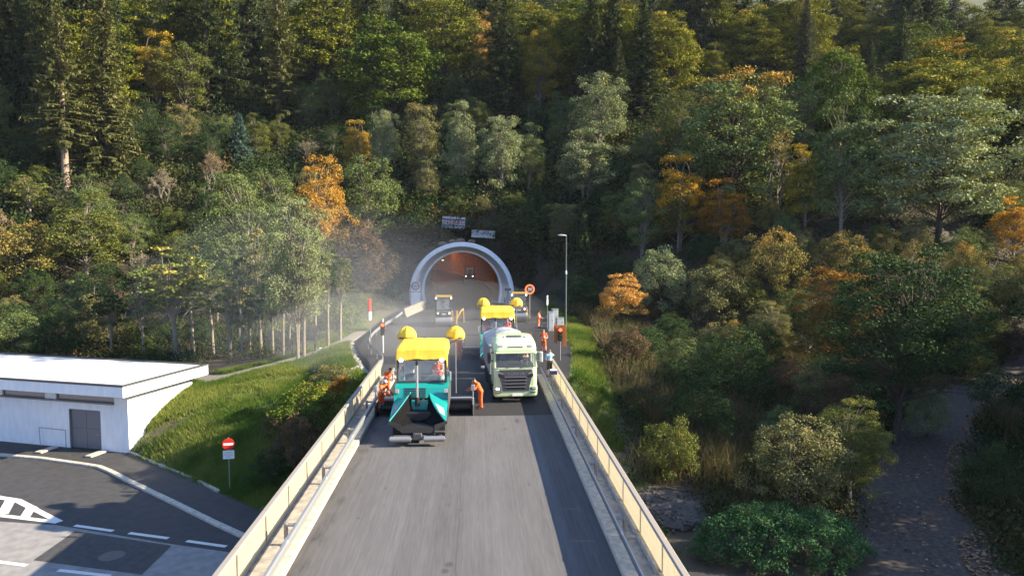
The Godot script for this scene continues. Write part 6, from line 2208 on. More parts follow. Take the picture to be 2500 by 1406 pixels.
	# umbrellas over the screed
	for s in [-1.0, 1.0]:
		var ux := -1.0 if s < 0 else 1.55
		b = MB.new()
		b.tube([Vector3(ux, 1.0, -2.95), Vector3(ux, 4.25, -2.75)], 0.03, 6)
		b.tube([Vector3(s * 1.1, 3.7, -2.3), Vector3(ux, 3.85, -2.75)], 0.03, 6)
		var um := put("umbrella_pole", b, M.galv, o)
		b = MB.new()
		var seg := 30
		var rings := [[0.0, 0.56], [0.13, 0.54], [0.30, 0.46], [0.45, 0.3], [0.54, 0.1], [0.555, -0.05], [0.52, -0.11]]
		for j in rings.size() - 1:
			for k in seg:
				var q := []
				for e in [[j, k], [j, k + 1], [j + 1, k + 1], [j + 1, k]]:
					var a: float = TAU * e[1] / seg
					var rr: float = rings[e[0]][0] * (1.0 + 0.045 * cos(a * 6.0) * sm(0, 3, e[0]) + 0.03 * sin(a * 3.0 + s))
					q.append(Vector3(sin(a) * rr, rings[e[0]][1] + 0.02 * sin(a * 5.0), cos(a) * rr))
				b.quad(q[3], q[2], q[1], q[0])
		b.at(0, 0, 0)
		var cp := put("umbrella_canopy", b, M.yellow, um)
		cp.position = Vector3(ux, 4.12, -2.75)
		cp.rotation = Vector3(0.08, 0, -0.10 * s)
		cp.scale = Vector3(0.92, 0.9, 0.92)
		b = MB.new()
		for k in 15:
			var a := -0.9 + 1.8 * k / 14
			b.t = Transform3D(Basis(Vector3.UP, a), Vector3(ux, 4.12 - 0.055, -2.75) + Vector3(sin(a), 0, cos(a)) * 0.512)
			b.box(Vector3.ZERO, Vector3(0.045, 0.06, 0.02))
		put("rim_print", b, M.dark_grey, um)
	# screed right across the lane behind the tracks
	b = MB.new()
	b.box(Vector3(-0.08, 0.36, -3.2), Vector3(5.0, 0.5, 0.7), 0.03)
	b.box(Vector3(-0.08, 0.62, -2.84), Vector3(5.0, 0.08, 0.12), 0.02)
	put("screed", b, M.black, o)
	b = MB.new()
	b.tube([Vector3(-2.58, 0.78, -2.72), Vector3(2.42, 0.78, -2.72)], 0.055, 8)
	put("screed_bar", b, M.galv, o)
	b = MB.new()
	b.tube([Vector3(-2.5, 0.3, -2.6), Vector3(2.35, 0.3, -2.6)], 0.16, 10)
	for k in 30:
		b.at(-2.45 + 0.162 * k, 0.3, -2.6, Vector3(0.3, 0, PI / 2))
		b.lathe([Vector2(0.0, -0.01), Vector2(0.26, -0.01), Vector2(0.26, 0.01), Vector2(0.0, 0.01)], 10)
	put("auger", b, M.black, o)
	b = MB.new()
	b.box(Vector3(-0.08, 0.66, -3.55), Vector3(5.0, 0.05, 0.5))
	b.tube([Vector3(-2.5, 0.66, -3.78), Vector3(-2.5, 1.6, -3.78), Vector3(-1.2, 1.6, -3.78)], 0.025, 6)
	b.tube([Vector3(2.4, 0.66, -3.78), Vector3(2.4, 1.6, -3.78), Vector3(1.2, 1.6, -3.78)], 0.025, 6)
	put("screed_step", b, M.dark_grey, o)
	for s in [-1.0, 1.0]:
		var ex2 := -2.62 if s < 0 else 2.46
		b = MB.new()
		b.box(Vector3(ex2, 0.3, -2.75), Vector3(0.06, 0.6, 1.7), 0.02)
		put("end_plate", b, M.dark_grey, o)
		b = MB.new()
		b.tube([Vector3(ex2, 0.5, -2.1), Vector3(ex2, 1.35, -2.15)], 0.03, 6)
		b.box(Vector3(ex2, 1.45, -2.16), Vector3(0.2, 0.3, 0.12), 0.02)
		b.box(Vector3(ex2, 0.75, -2.05), Vector3(0.1, 0.35, 0.1), 0.02)
		put("screed_console", b, M.galv, o)
	return o

func make_truck() -> void:
	var o := thing("tipper_truck", "pale green tipper truck with a grey grille, loaded under a silver cover", "truck", Vector3(2.2, 0, -39.7), 0.054)
	# cab: front at z = 0, x = -1.24 .. 1.24
	var rr := func(y: float, z0: float, z1: float, hw: float, r: float) -> Array:
		var p := []
		for e in rounded(hw * 2.0, z0 - z1, r, 0.0, (z0 + z1) / 2, 4):
			p.append(Vector3(e.x, y, e.y))
		p.reverse()
		return p
	var b := MB.new()
	b.loft([rr.call(0.36, -0.04, -0.55, 1.18, 0.1), rr.call(0.42, 0.0, -0.55, 1.23, 0.14), rr.call(0.78, 0.02, -0.55, 1.25, 0.16), rr.call(0.95, 0.0, -0.5, 1.24, 0.16)])
	var bump := put("bumper", b, M.mint, o)
	b = MB.new()
	b.loft([rr.call(0.95, -0.02, -2.3, 1.22, 0.2), rr.call(1.5, -0.02, -2.3, 1.23, 0.22), rr.call(1.86, -0.05, -2.3, 1.23, 0.24), rr.call(1.98, -0.10, -2.3, 1.2, 0.24)])
	var cab := put("cab_body", b, M.mint, o)
	b = MB.new()
	b.loft([rr.call(2.86, -0.20, -2.3, 1.20, 0.26), rr.call(2.95, -0.18, -2.3, 1.22, 0.28), rr.call(3.08, -0.24, -2.3, 1.22, 0.3), rr.call(3.32, -0.42, -2.3, 1.19, 0.32), rr.call(3.55, -0.78, -2.28, 1.10, 0.34), rr.call(3.66, -1.15, -2.22, 0.98, 0.34), rr.call(3.69, -1.35, -2.1, 0.85, 0.3)])
	var roof := put("roof", b, M.mint, o)
	b = MB.new()
	b.box(Vector3(0, 2.42, -2.26), Vector3(2.36, 0.9, 0.08))
	for s in [-1.0, 1.0]:
		b.tube([Vector3(s * 1.17, 1.96, -0.22), Vector3(s * 1.15, 2.88, -0.36)], 0.075, 8)
		b.box(Vector3(s * 1.18, 2.42, -1.25), Vector3(0.09, 0.92, 0.12))
	put("pillar", b, M.mint, o)
	b = MB.new()
	b.quad(Vector3(-1.13, 1.97, -0.115), Vector3(1.13, 1.97, -0.115), Vector3(1.1, 2.87, -0.27), Vector3(-1.1, 2.87, -0.27))
	put("windscreen", b, M.glass_clear, o)
	b = MB.new()
	for s in [-1.0, 1.0]:
		if s > 0:
			b.quad(Vector3(1.2, 1.97, -0.25), Vector3(1.2, 1.97, -1.2), Vector3(1.18, 2.87, -1.2), Vector3(1.18, 2.87, -0.4))
		else:
			b.quad(Vector3(-1.2, 1.97, -1.2), Vector3(-1.2, 1.97, -0.25), Vector3(-1.18, 2.87, -0.4), Vector3(-1.18, 2.87, -1.2))
	put("side_window", b, M.glass_clear, o)
	b = MB.new()
	b.box(Vector3(0, 1.985, -0.42), Vector3(2.2, 0.1, 0.5), 0.04)
	b.box(Vector3(0, 1.99, -1.6), Vector3(2.3, 0.03, 1.3))
	b.box(Vector3(0, 2.4, -2.2), Vector3(2.25, 0.85, 0.03))
	b.box(Vector3(0, 2.84, -1.2), Vector3(2.2, 0.03, 1.8))
	put("interior", b, M.black, o)
	b = MB.new()
	for x in [-0.55, 0.55]:
		b.box(Vector3(x, 2.15, -1.1), Vector3(0.5, 0.18, 0.5), 0.06)
		b.box(Vector3(x, 2.5, -1.38), Vector3(0.48, 0.62, 0.14), 0.06)
	put("seat", b, M.dark_grey, o)
	b = MB.new()
	b.at(0.52, 2.22, -0.62, Vector3(-0.9, 0, 0))
	for k in 20:
		var a := TAU * k / 20
		var a2 := TAU * (k + 1) / 20
		b.tube([Vector3(cos(a) * 0.21, 0, sin(a) * 0.21), Vector3(cos(a2) * 0.21, 0, sin(a2) * 0.21)], 0.016, 5)
	put("steering_wheel", b, M.black, o)
	# grille
	b = MB.new()
	var poly := [Vector2(-0.92, 1.90), Vector2(0.92, 1.90), Vector2(0.95, 1.62), Vector2(0.80, 1.05), Vector2(0.74, 0.70), Vector2(-0.74, 0.70), Vector2(-0.80, 1.05), Vector2(-0.95, 1.62)]
	b.at(0, 0, 0.045)
	b.prism(poly, 0.1)
	var gr := put("grille", b, M.grille_grey, o)
	for k in 4:
		b = MB.new()
		var y := 1.40 - 0.185 * k
		var hw := 0.60 - 0.018 * k
		b.at(0, 0, 0.052)
		b.prism([Vector2(-hw, y + 0.055), Vector2(hw, y + 0.055), Vector2(hw - 0.03, y - 0.055), Vector2(-hw + 0.03, y - 0.055)], 0.02)
		put("grille_slot", b, M.black, gr)
		b = MB.new()
		b.at(0, 0, 0)
		b.box(Vector3(0, y + 0.078, 0.062), Vector3(hw * 2.0 + 0.08, 0.022, 0.03), 0.006)
		put("slat", b, M.slat_grey, gr)
	write_on(gr, "SCANIA", 0.135, M.chrome, Vector3(0, 1.66, 0.05), Vector3.ZERO, 1.5)
	for s in [-1.0, 1.0]:
		b = MB.new()
		b.at(0, 0, 0.05)
		b.prism([Vector2(s * 0.62, 1.56), Vector2(s * 0.96, 1.68), Vector2(s * 1.0, 1.60), Vector2(s * 0.94, 1.46), Vector2(s * 0.64, 1.44)], 0.03)
		put("air_inlet", b, M.black, gr)
		b = MB.new()
		b.at(0, 0, 0.058)
		b.prism([Vector2(s * 0.70, 1.68), Vector2(s * 0.98, 1.80), Vector2(s * 0.98, 1.74), Vector2(s * 0.72, 1.635)], 0.02)
		put("inlet_trim", b, M.chrome, gr)
		b = MB.new()
		b.box(Vector3(s * 0.99, 0.82, 0.02), Vector3(0.34, 0.17, 0.06), 0.03)
		var hl := put("headlight", b, M.grille_grey, o)
		b = MB.new()
		b.box(Vector3(s * 1.02, 0.83, 0.053), Vector3(0.19, 0.09, 0.02), 0.008)
		put("lens", b, M.lamp_white if s < 0 else M.lens, hl)
		b = MB.new()
		b.box(Vector3(s * 0.98, 0.62, 0.03), Vector3(0.36, 0.05, 0.05), 0.01)
		put("bumper_slot", b, M.dark_grey, bump)
		b = MB.new()
		b.t = Transform3D(Basis(Vector3.RIGHT, -0.62), Vector3(s * 0.83, 3.17, -0.305))
		b.box(Vector3.ZERO, Vector3(0.26, 0.15, 0.04), 0.01)
		var rl := put("roof_lamp", b, M.grey, roof)
		b = MB.new()
		b.box(Vector3(s * 1.47, 2.55, -0.28), Vector3(0.2, 0.62, 0.22), 0.05)
		b.box(Vector3(s * 1.33, 2.82, -0.35), Vector3(0.3, 0.05, 0.08))
		b.box(Vector3(s * 1.33, 2.35, -0.35), Vector3(0.3, 0.05, 0.08))
		put("mirror", b, M.black if s < 0 else M.silver, o)
		b = MB.new()
		b.t = Transform3D(Basis(Vector3.RIGHT, -0.2), Vector3(s * 0.6, 3.60, -1.0))
		b.box(Vector3.ZERO, Vector3(0.05, 0.06, 0.3))
		b.box(Vector3(0, 0.04, -0.1), Vector3(0.14, 0.04, 0.06))
		put("horn", b, M.dark_grey, roof)
	b = MB.new()
	b.box(Vector3(0, 2.83, -0.13), Vector3(2.26, 0.09, 0.16), 0.03)
	put("sun_visor", b, M.mint, roof)
	b = MB.new()
	b.t = Transform3D(Basis(Vector3.RIGHT, 0.32), Vector3(0, 3.635, -1.02))
	b.box(Vector3.ZERO, Vector3(0.8, 0.035, 0.26), 0.02)
	b.box(Vector3(0, 0, 0), Vector3(0.92, 0.03, 0.16), 0.015)
	put("roof_hatch", b, M.dark_grey, roof)
	b = MB.new()
	b.box(Vector3(0, 3.13, -0.265), Vector3(0.86, 0.07, 0.05), 0.01)
	put("roof_strip", b, M.grille_grey, roof)
	b = MB.new()
	for x in [-0.55, 0.25]:
		b.tube([Vector3(x, 1.985, -0.09), Vector3(x + 0.5, 2.03, -0.115)], 0.012, 5)
	put("wiper", b, M.black, o)
	b = MB.new()
	b.box(Vector3(0.08, 0.47, 0.03), Vector3(0.56, 0.14, 0.02), 0.005)
	var pl := put("number_plate", b, M.white, o)
	b = MB.new()
	b.box(Vector3(0, 1.93, -0.09), Vector3(2.1, 0.06, 0.03), 0.01)
	put("cowl", b, M.grille_grey, o)
	# chassis and wheels
	b = MB.new()
	b.box(Vector3(0, 0.78, -4.2), Vector3(0.9, 0.3, 7.6))
	b.box(Vector3(-0.95, 0.72, -3.1), Vector3(0.45, 0.5, 0.9), 0.05)
	b.box(Vector3(0.95, 0.72, -3.1), Vector3(0.45, 0.5, 0.9), 0.05)
	put("chassis", b, M.black, o)
	for s in [-1.0, 1.0]:
		wheel(o, Vector3(s * 1.07, 0.5, -1.35), 0.5, 0.32, s)
		wheel(o, Vector3(s * 1.07, 0.5, -3.9), 0.5, 0.32, s)
		wheel(o, Vector3(s * 1.0, 0.5, -5.9), 0.5, 0.5, s)
		wheel(o, Vector3(s * 1.0, 0.5, -7.1), 0.5, 0.5, s)
	# tipper body
	b = MB.new()
	var z0 := -2.75
	var z1 := -8.4
	b.box(Vector3(0, 1.15, (z0 + z1) / 2), Vector3(2.4, 0.12, z0 - z1))
	for s in [-1.0, 1.0]:
		b.box(Vector3(s * 1.22, 1.95, (z0 + z1) / 2), Vector3(0.06, 1.55, z0 - z1))
		b.box(Vector3(s * 1.24, 2.76, (z0 + z1) / 2), Vector3(0.14, 0.14, z0 - z1), 0.03)
		for k in 7:
			b.box(Vector3(s * 1.275, 1.9, lerpf(z0 - 0.1, z1 + 0.1, k / 6.0)), Vector3(0.06, 1.5, 0.12), 0.02)
	b.box(Vector3(0, 2.0, z0 + 0.02), Vector3(2.5, 1.75, 0.06))
	b.box(Vector3(0, 1.95, z1 - 0.02), Vector3(2.5, 1.6, 0.06))
	var tb := put("tipper_body", b, M.tipper, o)
	b = MB.new()
	var fn := FastNoiseLite.new()
	fn.seed = 44
	fn.frequency = 1.1
	var rows := []
	for i in 41:
		var row := []
		for j in 21:
			var u := float(j) / 20 * 2.0 - 1.0
			var z := lerpf(z0 + 0.1, z1 - 0.1, float(i) / 40)
			var y := 2.84 + 0.55 * (1.0 - u * u) * sm(0.0, 0.2, float(i) / 40) * (1.0 - 0.5 * sm(0.75, 1.0, float(i) / 40))
			y += 0.045 * fn.get_noise_2d(u * 3.0, z * 3.4) + 0.02 * sin(z * 9.0 + u * 3.0)
			row.append(Vector3(u * 1.24, y, z))
		rows.append(row)
	for i in 40:
		for j in 20:
			b.quad(rows[i][j], rows[i][j + 1], rows[i + 1][j + 1], rows[i + 1][j])
	put("load_cover", b, M.tarp, tb)
	b = MB.new()
	for e in [[-3.4, 0.4], [-5.2, 0.55], [-7.0, 0.5], [-8.2, 0.32]]:
		var pts := []
		for k in 11:
			var u := k / 10.0 * 2.0 - 1.0
			pts.append(Vector3(u * 1.26, 2.86 + e[1] * (1.0 - u * u) + 0.06, e[0]))
		b.tube(pts, 0.022, 5)
	put("cover_hoop", b, M.galv, tb)

func make_roller(label: String) -> Node3D:
	# tandem roller, front at +z, origin on the ground in the middle
	var o := thing("tandem_roller", label, "road roller", Vector3.ZERO, 0.0, "road rollers")
	var b := MB.new()
	for z in [1.55, -1.55]:
		b = MB.new()
		b.t = Transform3D(Basis(Vector3(0, 1, 0), Vector3(-1, 0, 0), Vector3(0, 0, 1)), Vector3(0, 0.62, z))
		b.lathe([Vector2(0.0, -0.84), Vector2(0.6, -0.84), Vector2(0.62, -0.82), Vector2(0.62, 0.82), Vector2(0.6, 0.84), Vector2(0.0, 0.84)], 36)
		put("drum", b, M.roller_steel, o)
		b = MB.new()
		for s in [-1.0, 1.0]:
			b.box(Vector3(s * 0.93, 0.82, z * 0.97), Vector3(0.09, 0.5, 1.0), 0.04)
		b.box(Vector3(0, 1.24, z), Vector3(1.95, 0.12, 1.1), 0.04)
		put("yoke", b, M.yellow_paint, o)
	b = MB.new()
	b.at(0, 0, 0)
	b.box(Vector3(0, 1.42, 1.5), Vector3(1.75, 0.42, 1.25), 0.12)
	b.box(Vector3(0, 1.42, -1.5), Vector3(1.75, 0.5, 1.25), 0.12)
	b.box(Vector3(0, 0.95, 0), Vector3(1.3, 0.7, 1.9), 0.08)
	put("engine_cover", b, M.dark_grey, o)
	b = MB.new()
	b.box(Vector3(0, 1.38, 0), Vector3(1.6, 0.3, 1.7), 0.04)
	for s in [-1.0, 1.0]:
		for z in [0.8, -0.8]:
			b.box(Vector3(s * 0.76, 2.2, z), Vector3(0.09, 1.5, 0.09), 0.02)
	b.box(Vector3(0, 1.62, 0.8), Vector3(1.44, 0.12, 0.08))
	put("cab_frame", b, M.black, o)
	for e in [[Vector3(0, 2.28, 0.81), Vector3(1.42, 1.2, 0.012)], [Vector3(0, 2.28, -0.81), Vector3(1.42, 1.2, 0.012)], [Vector3(0.77, 2.2, 0), Vector3(0.012, 1.3, 1.5)], [Vector3(-0.77, 2.2, 0), Vector3(0.012, 1.3, 1.5)]]:
		b = MB.new()
		b.box(e[0], e[1])
		put("cab_window", b, M.glass, o)
	b = MB.new()
	b.box(Vector3(0, 1.8, -0.25), Vector3(0.5, 0.2, 0.5), 0.06)
	b.box(Vector3(0, 2.15, -0.5), Vector3(0.5, 0.6, 0.14), 0.06)
	put("seat", b, M.black, o)
	b = MB.new()
	b.box(Vector3(0, 3.02, 0), Vector3(1.75, 0.14, 1.95), 0.06)
	put("roof", b, M.yellow_paint, o)
	for s in [-1.0, 1.0]:
		for e in [[0.78, 2.9, 1.0, 0.085], [0.58, 1.45, 2.13, 0.08]]:
			b = MB.new()
			b.at(s * e[0], e[1], e[2], Vector3(PI / 2, 0, 0)).lathe([Vector2(0.0, -0.08), Vector2(e[3], -0.06), Vector2(e[3] * 1.15, 0.0), Vector2(e[3], 0.01)], 12)
			var wl := put("work_light", b, M.black, o)
			b = MB.new()
			b.at(s * e[0], e[1], e[2], Vector3(PI / 2, 0, 0)).lathe([Vector2(e[3], 0.005), Vector2(0.0, 0.025)], 12)
			put("lens", b, M.lamp_white, wl)
	b = MB.new()
	b.box(Vector3(0, 1.36, 2.14), Vector3(0.42, 0.12, 0.02))
	put("number_plate", b, M.white, o)
	return o

func build_vehicles() -> void:
	M.soot = mat(0.008, 0.008, 0.009, 0.95)
	M.soot.metallic_specular = 0.1
	M.roller_steel = mat(0.35, 0.34, 0.33, 0.38, 0.6)
	M.board_violet = mat(0.12, 0.08, 0.17, 0.4)
	M.board_pink = mat(0.45, 0.22, 0.36, 0.4)
	M.orange_reflector = mat(0.6, 0.25, 0.02, 0.3)
	M.lens = mat(0.6, 0.63, 0.65, 0.1, 0.4)
	M.seat_grey = mat(0.5, 0.5, 0.5, 0.7)
	M.grille_grey = mat(0.085, 0.085, 0.10, 0.4, 0.3)
	M.slat_grey = mat(0.30, 0.30, 0.32, 0.35, 0.5)
	M.chrome = mat(0.6, 0.6, 0.62, 0.25, 0.8)
	M.tipper = grainy(0.34, 0.35, 0.36, 0.5, 0.15, 101, Vector3(0.5, 0.5, 0.5))
	M.tarp = grainy(0.55, 0.55, 0.56, 0.4, 0.15, 102, Vector3(0.6, 0.6, 0.6), 0.03)
	M.tarp.metallic = 0.35
	M.glass_clear = M.glass.duplicate()
	M.glass_clear.albedo_color.a = 0.1
	var p := make_paver("near teal asphalt paver with yellow canopy, its black hopper folded open")
	p.position = Vector3(-2.65, 0, -35.0)
	var q: Node3D = p.duplicate()
	q.name = numbered("asphalt_paver")
	add_child(q, true)
	q.position = Vector3(1.55, 0, -52.2)
	q.set_meta("label", "far teal asphalt paver with yellow canopy behind the pale green truck")
	make_truck()
	var r := make_roller("left yellow black roller in front of the tunnel, headlights on")
	r.position = Vector3(-3.45, 0, -75.5)
	r.rotation.y = 0.05
	# folded edge cutter beside its right drum
	var b := MB.new()
	b.tube([Vector3(1.0, 1.0, 1.2), Vector3(1.35, 0.75, 1.3), Vector3(1.75, 1.5, 0.9), Vector3(2.05, 1.75, 0.6)], 0.10, 6)
	b.tube([Vector3(2.05, 1.75, 0.6), Vector3(2.1, 0.3, 0.6)], 0.08, 6)
	b.tube([Vector3(1.35, 1.6, 1.2), Vector3(1.3, 0.1, 1.4)], 0.10, 6)
	b.box(Vector3(1.3, 0.2, 1.9), Vector3(0.16, 0.4, 0.8), 0.04)
	put("edge_cutter", b, M.yellow_paint, r)
	var s: Node3D = make_roller("right black roller with grey drum beside the far paver")
	s.position = Vector3(4.75, 0, -79.3)
	s.rotation.y = -0.04
	var t: Node3D = s.duplicate()
	t.name = numbered("tandem_roller")
	add_child(t, true)
	t.position = Vector3(tunnel_x(125.0) + 1.9, tunnel_y(125.0), -125.0)
	for c in t.get_children():
		if c.name.begins_with("work_light") and c.get_child(0).mesh.get_aabb().position.y > 2.0 or c.name.begins_with("number"):
			c.free()
	t.set_meta("label", "dark roller silhouette with two small lights inside the tunnel")

# ---------------------------------------------------------------- people

const ORANGE := Color(0.80, 0.13, 0.025)
const SILVER := Color(0.62, 0.62, 0.58)
const SKIN := Color(0.46, 0.27, 0.19)
const BOOT := Color(0.03, 0.026, 0.022)

func standing() -> Dictionary:
	return {
		"pelvis": Vector3(0, 0.95, 0), "waist": Vector3(0, 1.12, 0.01), "chest": Vector3(0, 1.34, 0.0), "neck": Vector3(0, 1.50, 0.0), "head": Vector3(0, 1.66, 0.03), "look": Vector3(0, 0, 1),
		"lsh": Vector3(0.19, 1.43, 0), "lel": Vector3(0.25, 1.15, -0.03), "lwr": Vector3(0.25, 0.92, 0.10),
		"rsh": Vector3(-0.19, 1.43, 0), "rel": Vector3(-0.25, 1.15, -0.03), "rwr": Vector3(-0.25, 0.92, 0.10),
		"lhip": Vector3(0.10, 0.92, 0), "lkn": Vector3(0.12, 0.50, 0.02), "lan": Vector3(0.13, 0.09, -0.02), "lto": Vector3(0.16, 0.045, 0.17),
		"rhip": Vector3(-0.10, 0.92, 0), "rkn": Vector3(-0.12, 0.50, 0.02), "ran": Vector3(-0.13, 0.09, -0.02), "rto": Vector3(-0.16, 0.045, 0.17)}

func posed(changes: Dictionary) -> Dictionary:
	var j := standing()
	for k in changes:
		j[k] = changes[k]
	return j

func leaning(deg: float) -> Dictionary:
	# the upper body tipped forward at the hips, arms reaching out in front
	var j := standing()
	var a := deg_to_rad(deg)
	var piv: Vector3 = j.pelvis
	for k in ["waist", "chest", "neck", "head", "lsh", "rsh"]:
		j[k] = piv + Basis(Vector3.RIGHT, a) * (j[k] - piv)
	j.look = Basis(Vector3.RIGHT, a * 0.8) * Vector3(0, 0, 1)
	for s in ["l", "r"]:
		var sx := 1.0 if s == "l" else -1.0
		var sh: Vector3 = j[s + "sh"]
		j[s + "el"] = sh + Vector3(sx * 0.05, -0.22, 0.16)
		j[s + "wr"] = sh + Vector3(sx * -0.02, -0.28, 0.40)
	return j

func seated() -> Dictionary:
	var j := standing()
	for k in j:
		if k != "look":
			j[k] = j[k] - Vector3(0, 0.43, 0)
	for s in ["l", "r"]:
		var sx := 1.0 if s == "l" else -1.0
		j[s + "kn"] = Vector3(sx * 0.16, 0.52, 0.44)
		j[s + "an"] = Vector3(sx * 0.16, 0.10, 0.50)
		j[s + "to"] = Vector3(sx * 0.18, 0.06, 0.68)
		j[s + "el"] = Vector3(sx * 0.27, 0.76, 0.10)
		j[s + "wr"] = Vector3(sx * 0.16, 0.80, 0.36)
	return j

func figure(j: Dictionary, top: Color, legs: Color, stripes: bool, bare_legs := false, short_sleeves := false) -> MB:
	# one continuous surface: a smooth union of tapered capsules, meshed as surface nets
	var bones := [
		["pelvis", "waist", 0.145, 0.135, legs, 0], ["waist", "chest", 0.14, 0.165, top, 1], ["chest", "neck", 0.15, 0.075, top, 0], ["neck", "head", 0.055, 0.075, SKIN, 0],
		["lsh", "rsh", 0.085, 0.085, top, 0],
		["lsh", "lel", 0.07, 0.055, top, 2], ["lel", "lwr", 0.052, 0.038, SKIN if short_sleeves else top, 3], ["rsh", "rel", 0.07, 0.055, top, 2], ["rel", "rwr", 0.052, 0.038, SKIN if short_sleeves else top, 3],
		["lhip", "lkn", 0.10, 0.072, legs, 0], ["lkn", "lan", 0.072, 0.055, SKIN if bare_legs else legs, 4], ["lan", "lto", 0.055, 0.045, BOOT, 0],
		["rhip", "rkn", 0.10, 0.072, legs, 0], ["rkn", "ran", 0.072, 0.055, SKIN if bare_legs else legs, 4], ["ran", "rto", 0.055, 0.045, BOOT, 0]]
	var h := 0.02
	var lo := Vector3(9, 9, 9)
	var hi := -lo
	for k in j:
		if k != "look":
			lo = lo.min(j[k])
			hi = hi.max(j[k])
	lo -= Vector3(0.28, 0.12, 0.28)
	hi += Vector3(0.28, 0.22, 0.28)
	var nx := int((hi.x - lo.x) / h) + 2
	var ny := int((hi.y - lo.y) / h) + 2
	var nz := int((hi.z - lo.z) / h) + 2
	var f := PackedFloat32Array()
	f.resize(nx * ny * nz)
	var sharp := 55.0
	var caps := []
	for e in bones:
		caps.append([j[e[0]], j[e[1]], e[2], e[3], e[4], e[5]])
	for c in caps:
		var a: Vector3 = c[0]
		var b: Vector3 = c[1]
		var ra: float = c[2]
		var rb: float = c[3]
		var pad := maxf(ra, rb) + 0.07
		var p0 := ((a.min(b) - Vector3(pad, pad, pad) - lo) / h).floor()
		var p1 := ((a.max(b) + Vector3(pad, pad, pad) - lo) / h).ceil()
		var ab := b - a
		var l2 := maxf(ab.length_squared(), 0.0001)
		for y in range(maxi(0, int(p0.y)), mini(ny - 1, int(p1.y)) + 1):
			for z in range(maxi(0, int(p0.z)), mini(nz - 1, int(p1.z)) + 1):
				var at_ := (y * nz + z) * nx
				for x in range(maxi(0, int(p0.x)), mini(nx - 1, int(p1.x)) + 1):
					var p := lo + Vector3(x, y, z) * h
					var t := clampf((p - a).dot(ab) / l2, 0.0, 1.0)
					var d := (p - a - ab * t).length() - lerpf(ra, rb, t)
					if d < 0.09:
						f[at_ + x] += exp(-sharp * d)
	# the head: skull and jaw
	var hd: Vector3 = j.head
	var lk: Vector3 = j.look
	var hb := Basis(Vector3.UP.cross(lk).normalized(), lk.cross(Vector3.UP.cross(lk).normalized()).normalized(), lk.normalized())
	var out := MB.new()
	out.colored = true
	var vid := {}
	var verts := []
	var cols := []
	var step := [0, 1, nx, nx + 1, nx * nz, nx * nz + 1, nx * nz + nx, nx * nz + nx + 1]
	for y in ny - 1:
		for z in nz - 1:
			var row := (y * nz + z) * nx
			for x in nx - 1:
				var i := row + x
				var inside := 0
				var any := 0.0
				for k in 8:
					var q := f[i + step[k]]
					any += q
					if q > 1.0:
						inside |= 1 << k
				if inside == 0 or inside == 255:
					continue
				var sum := Vector3.ZERO
				var n := 0
				for e in [[0, 1], [2, 3], [4, 5], [6, 7], [0, 2], [1, 3], [4, 6], [5, 7], [0, 4], [1, 5], [2, 6], [3, 7]]:
					var s0: bool = inside & (1 << e[0]) != 0
					var s1: bool = inside & (1 << e[1]) != 0
					if s0 == s1:
						continue
					var va := log(maxf(f[i + step[e[0]]], 0.0005))
					var vb := log(maxf(f[i + step[e[1]]], 0.0005))
					var t := clampf(va / (va - vb), 0.02, 0.98)
					var ca := Vector3(e[0] & 1, e[0] >> 2, (e[0] >> 1) & 1)
					var cb := Vector3(e[1] & 1, e[1] >> 2, (e[1] >> 1) & 1)
					sum += ca.lerp(cb, t)
					n += 1
				var p := lo + (Vector3(x, y, z) + sum / n) * h
				vid[i] = verts.size()
				verts.append(p)
				var best := 9.0
				var col := top
				for c in caps:
					var ab: Vector3 = c[1] - c[0]
					var t := clampf((p - c[0]).dot(ab) / maxf(ab.length_squared(), 0.0001), 0.0, 1.0)
					var d: float = (p - c[0] - ab * t).length() - lerpf(c[2], c[3], t)
					if d < best:
						best = d
						col = c[4]
						if stripes:
							if c[5] == 1 and (absf(t - 0.2) < 0.13 or absf(t - 0.75) < 0.13):
								col = SILVER
							elif c[5] == 3 and absf(t - 0.35) < 0.12:
								col = SILVER
							elif c[5] == 4 and (absf(t - 0.25) < 0.08 or absf(t - 0.55) < 0.08):
								col = SILVER
							elif c[5] == 2 and short_sleeves and t > 0.7:
								col = SKIN
				cols.append(col)
	for i in vid:
		var x: int = i % nx
		var z: int = (i / nx) % nz
		var y: int = i / (nx * nz)
		var s0 := f[i] > 1.0
		for ax in 3:
			var st: int = [1, nx * nz, nx][ax]
			var u: int = [nx * nz, nx, 1][ax]
			var w: int = [nx, 1, nx * nz][ax]
			if f[i + st] > 1.0 == s0:
				continue
			if not (vid.has(i - u) and vid.has(i - w) and vid.has(i - u - w)):
				continue
			var q := [vid[i], vid[i - u], vid[i - u - w], vid[i - w]]
			if s0:
				q.reverse()
			out.col = cols[q[0]]
			_smooth_quad(out, verts, q, f, nx, nz, lo, h)
	# face, ears and hands join the surface
	out.t = Transform3D(hb, hd)
	out.col = SKIN
	out.ball(Vector3(0, 0.03, -0.005), Vector3(0.078, 0.115, 0.098), 16, 12)
	out.ball(Vector3(0, -0.05, 0.035), Vector3(0.055, 0.055, 0.055), 12, 8)
	out.ball(Vector3(0, 0.0, 0.10), Vector3(0.014, 0.025, 0.02), 8, 6)
	for s in [-1.0, 1.0]:
		out.ball(Vector3(s * 0.079, 0.01, -0.01), Vector3(0.012, 0.032, 0.02), 8, 6)
		out.col = Color(0.03, 0.02, 0.02)
		out.ball(Vector3(s * 0.032, 0.03, 0.083), Vector3(0.013, 0.008, 0.008), 8, 5)
		out.col = SKIN
	out.col = Color(0.35, 0.13, 0.11)
	out.ball(Vector3(0, -0.045, 0.085), Vector3(0.026, 0.007, 0.008), 8, 5)
	out.col = SKIN
	out.t = Transform3D.IDENTITY
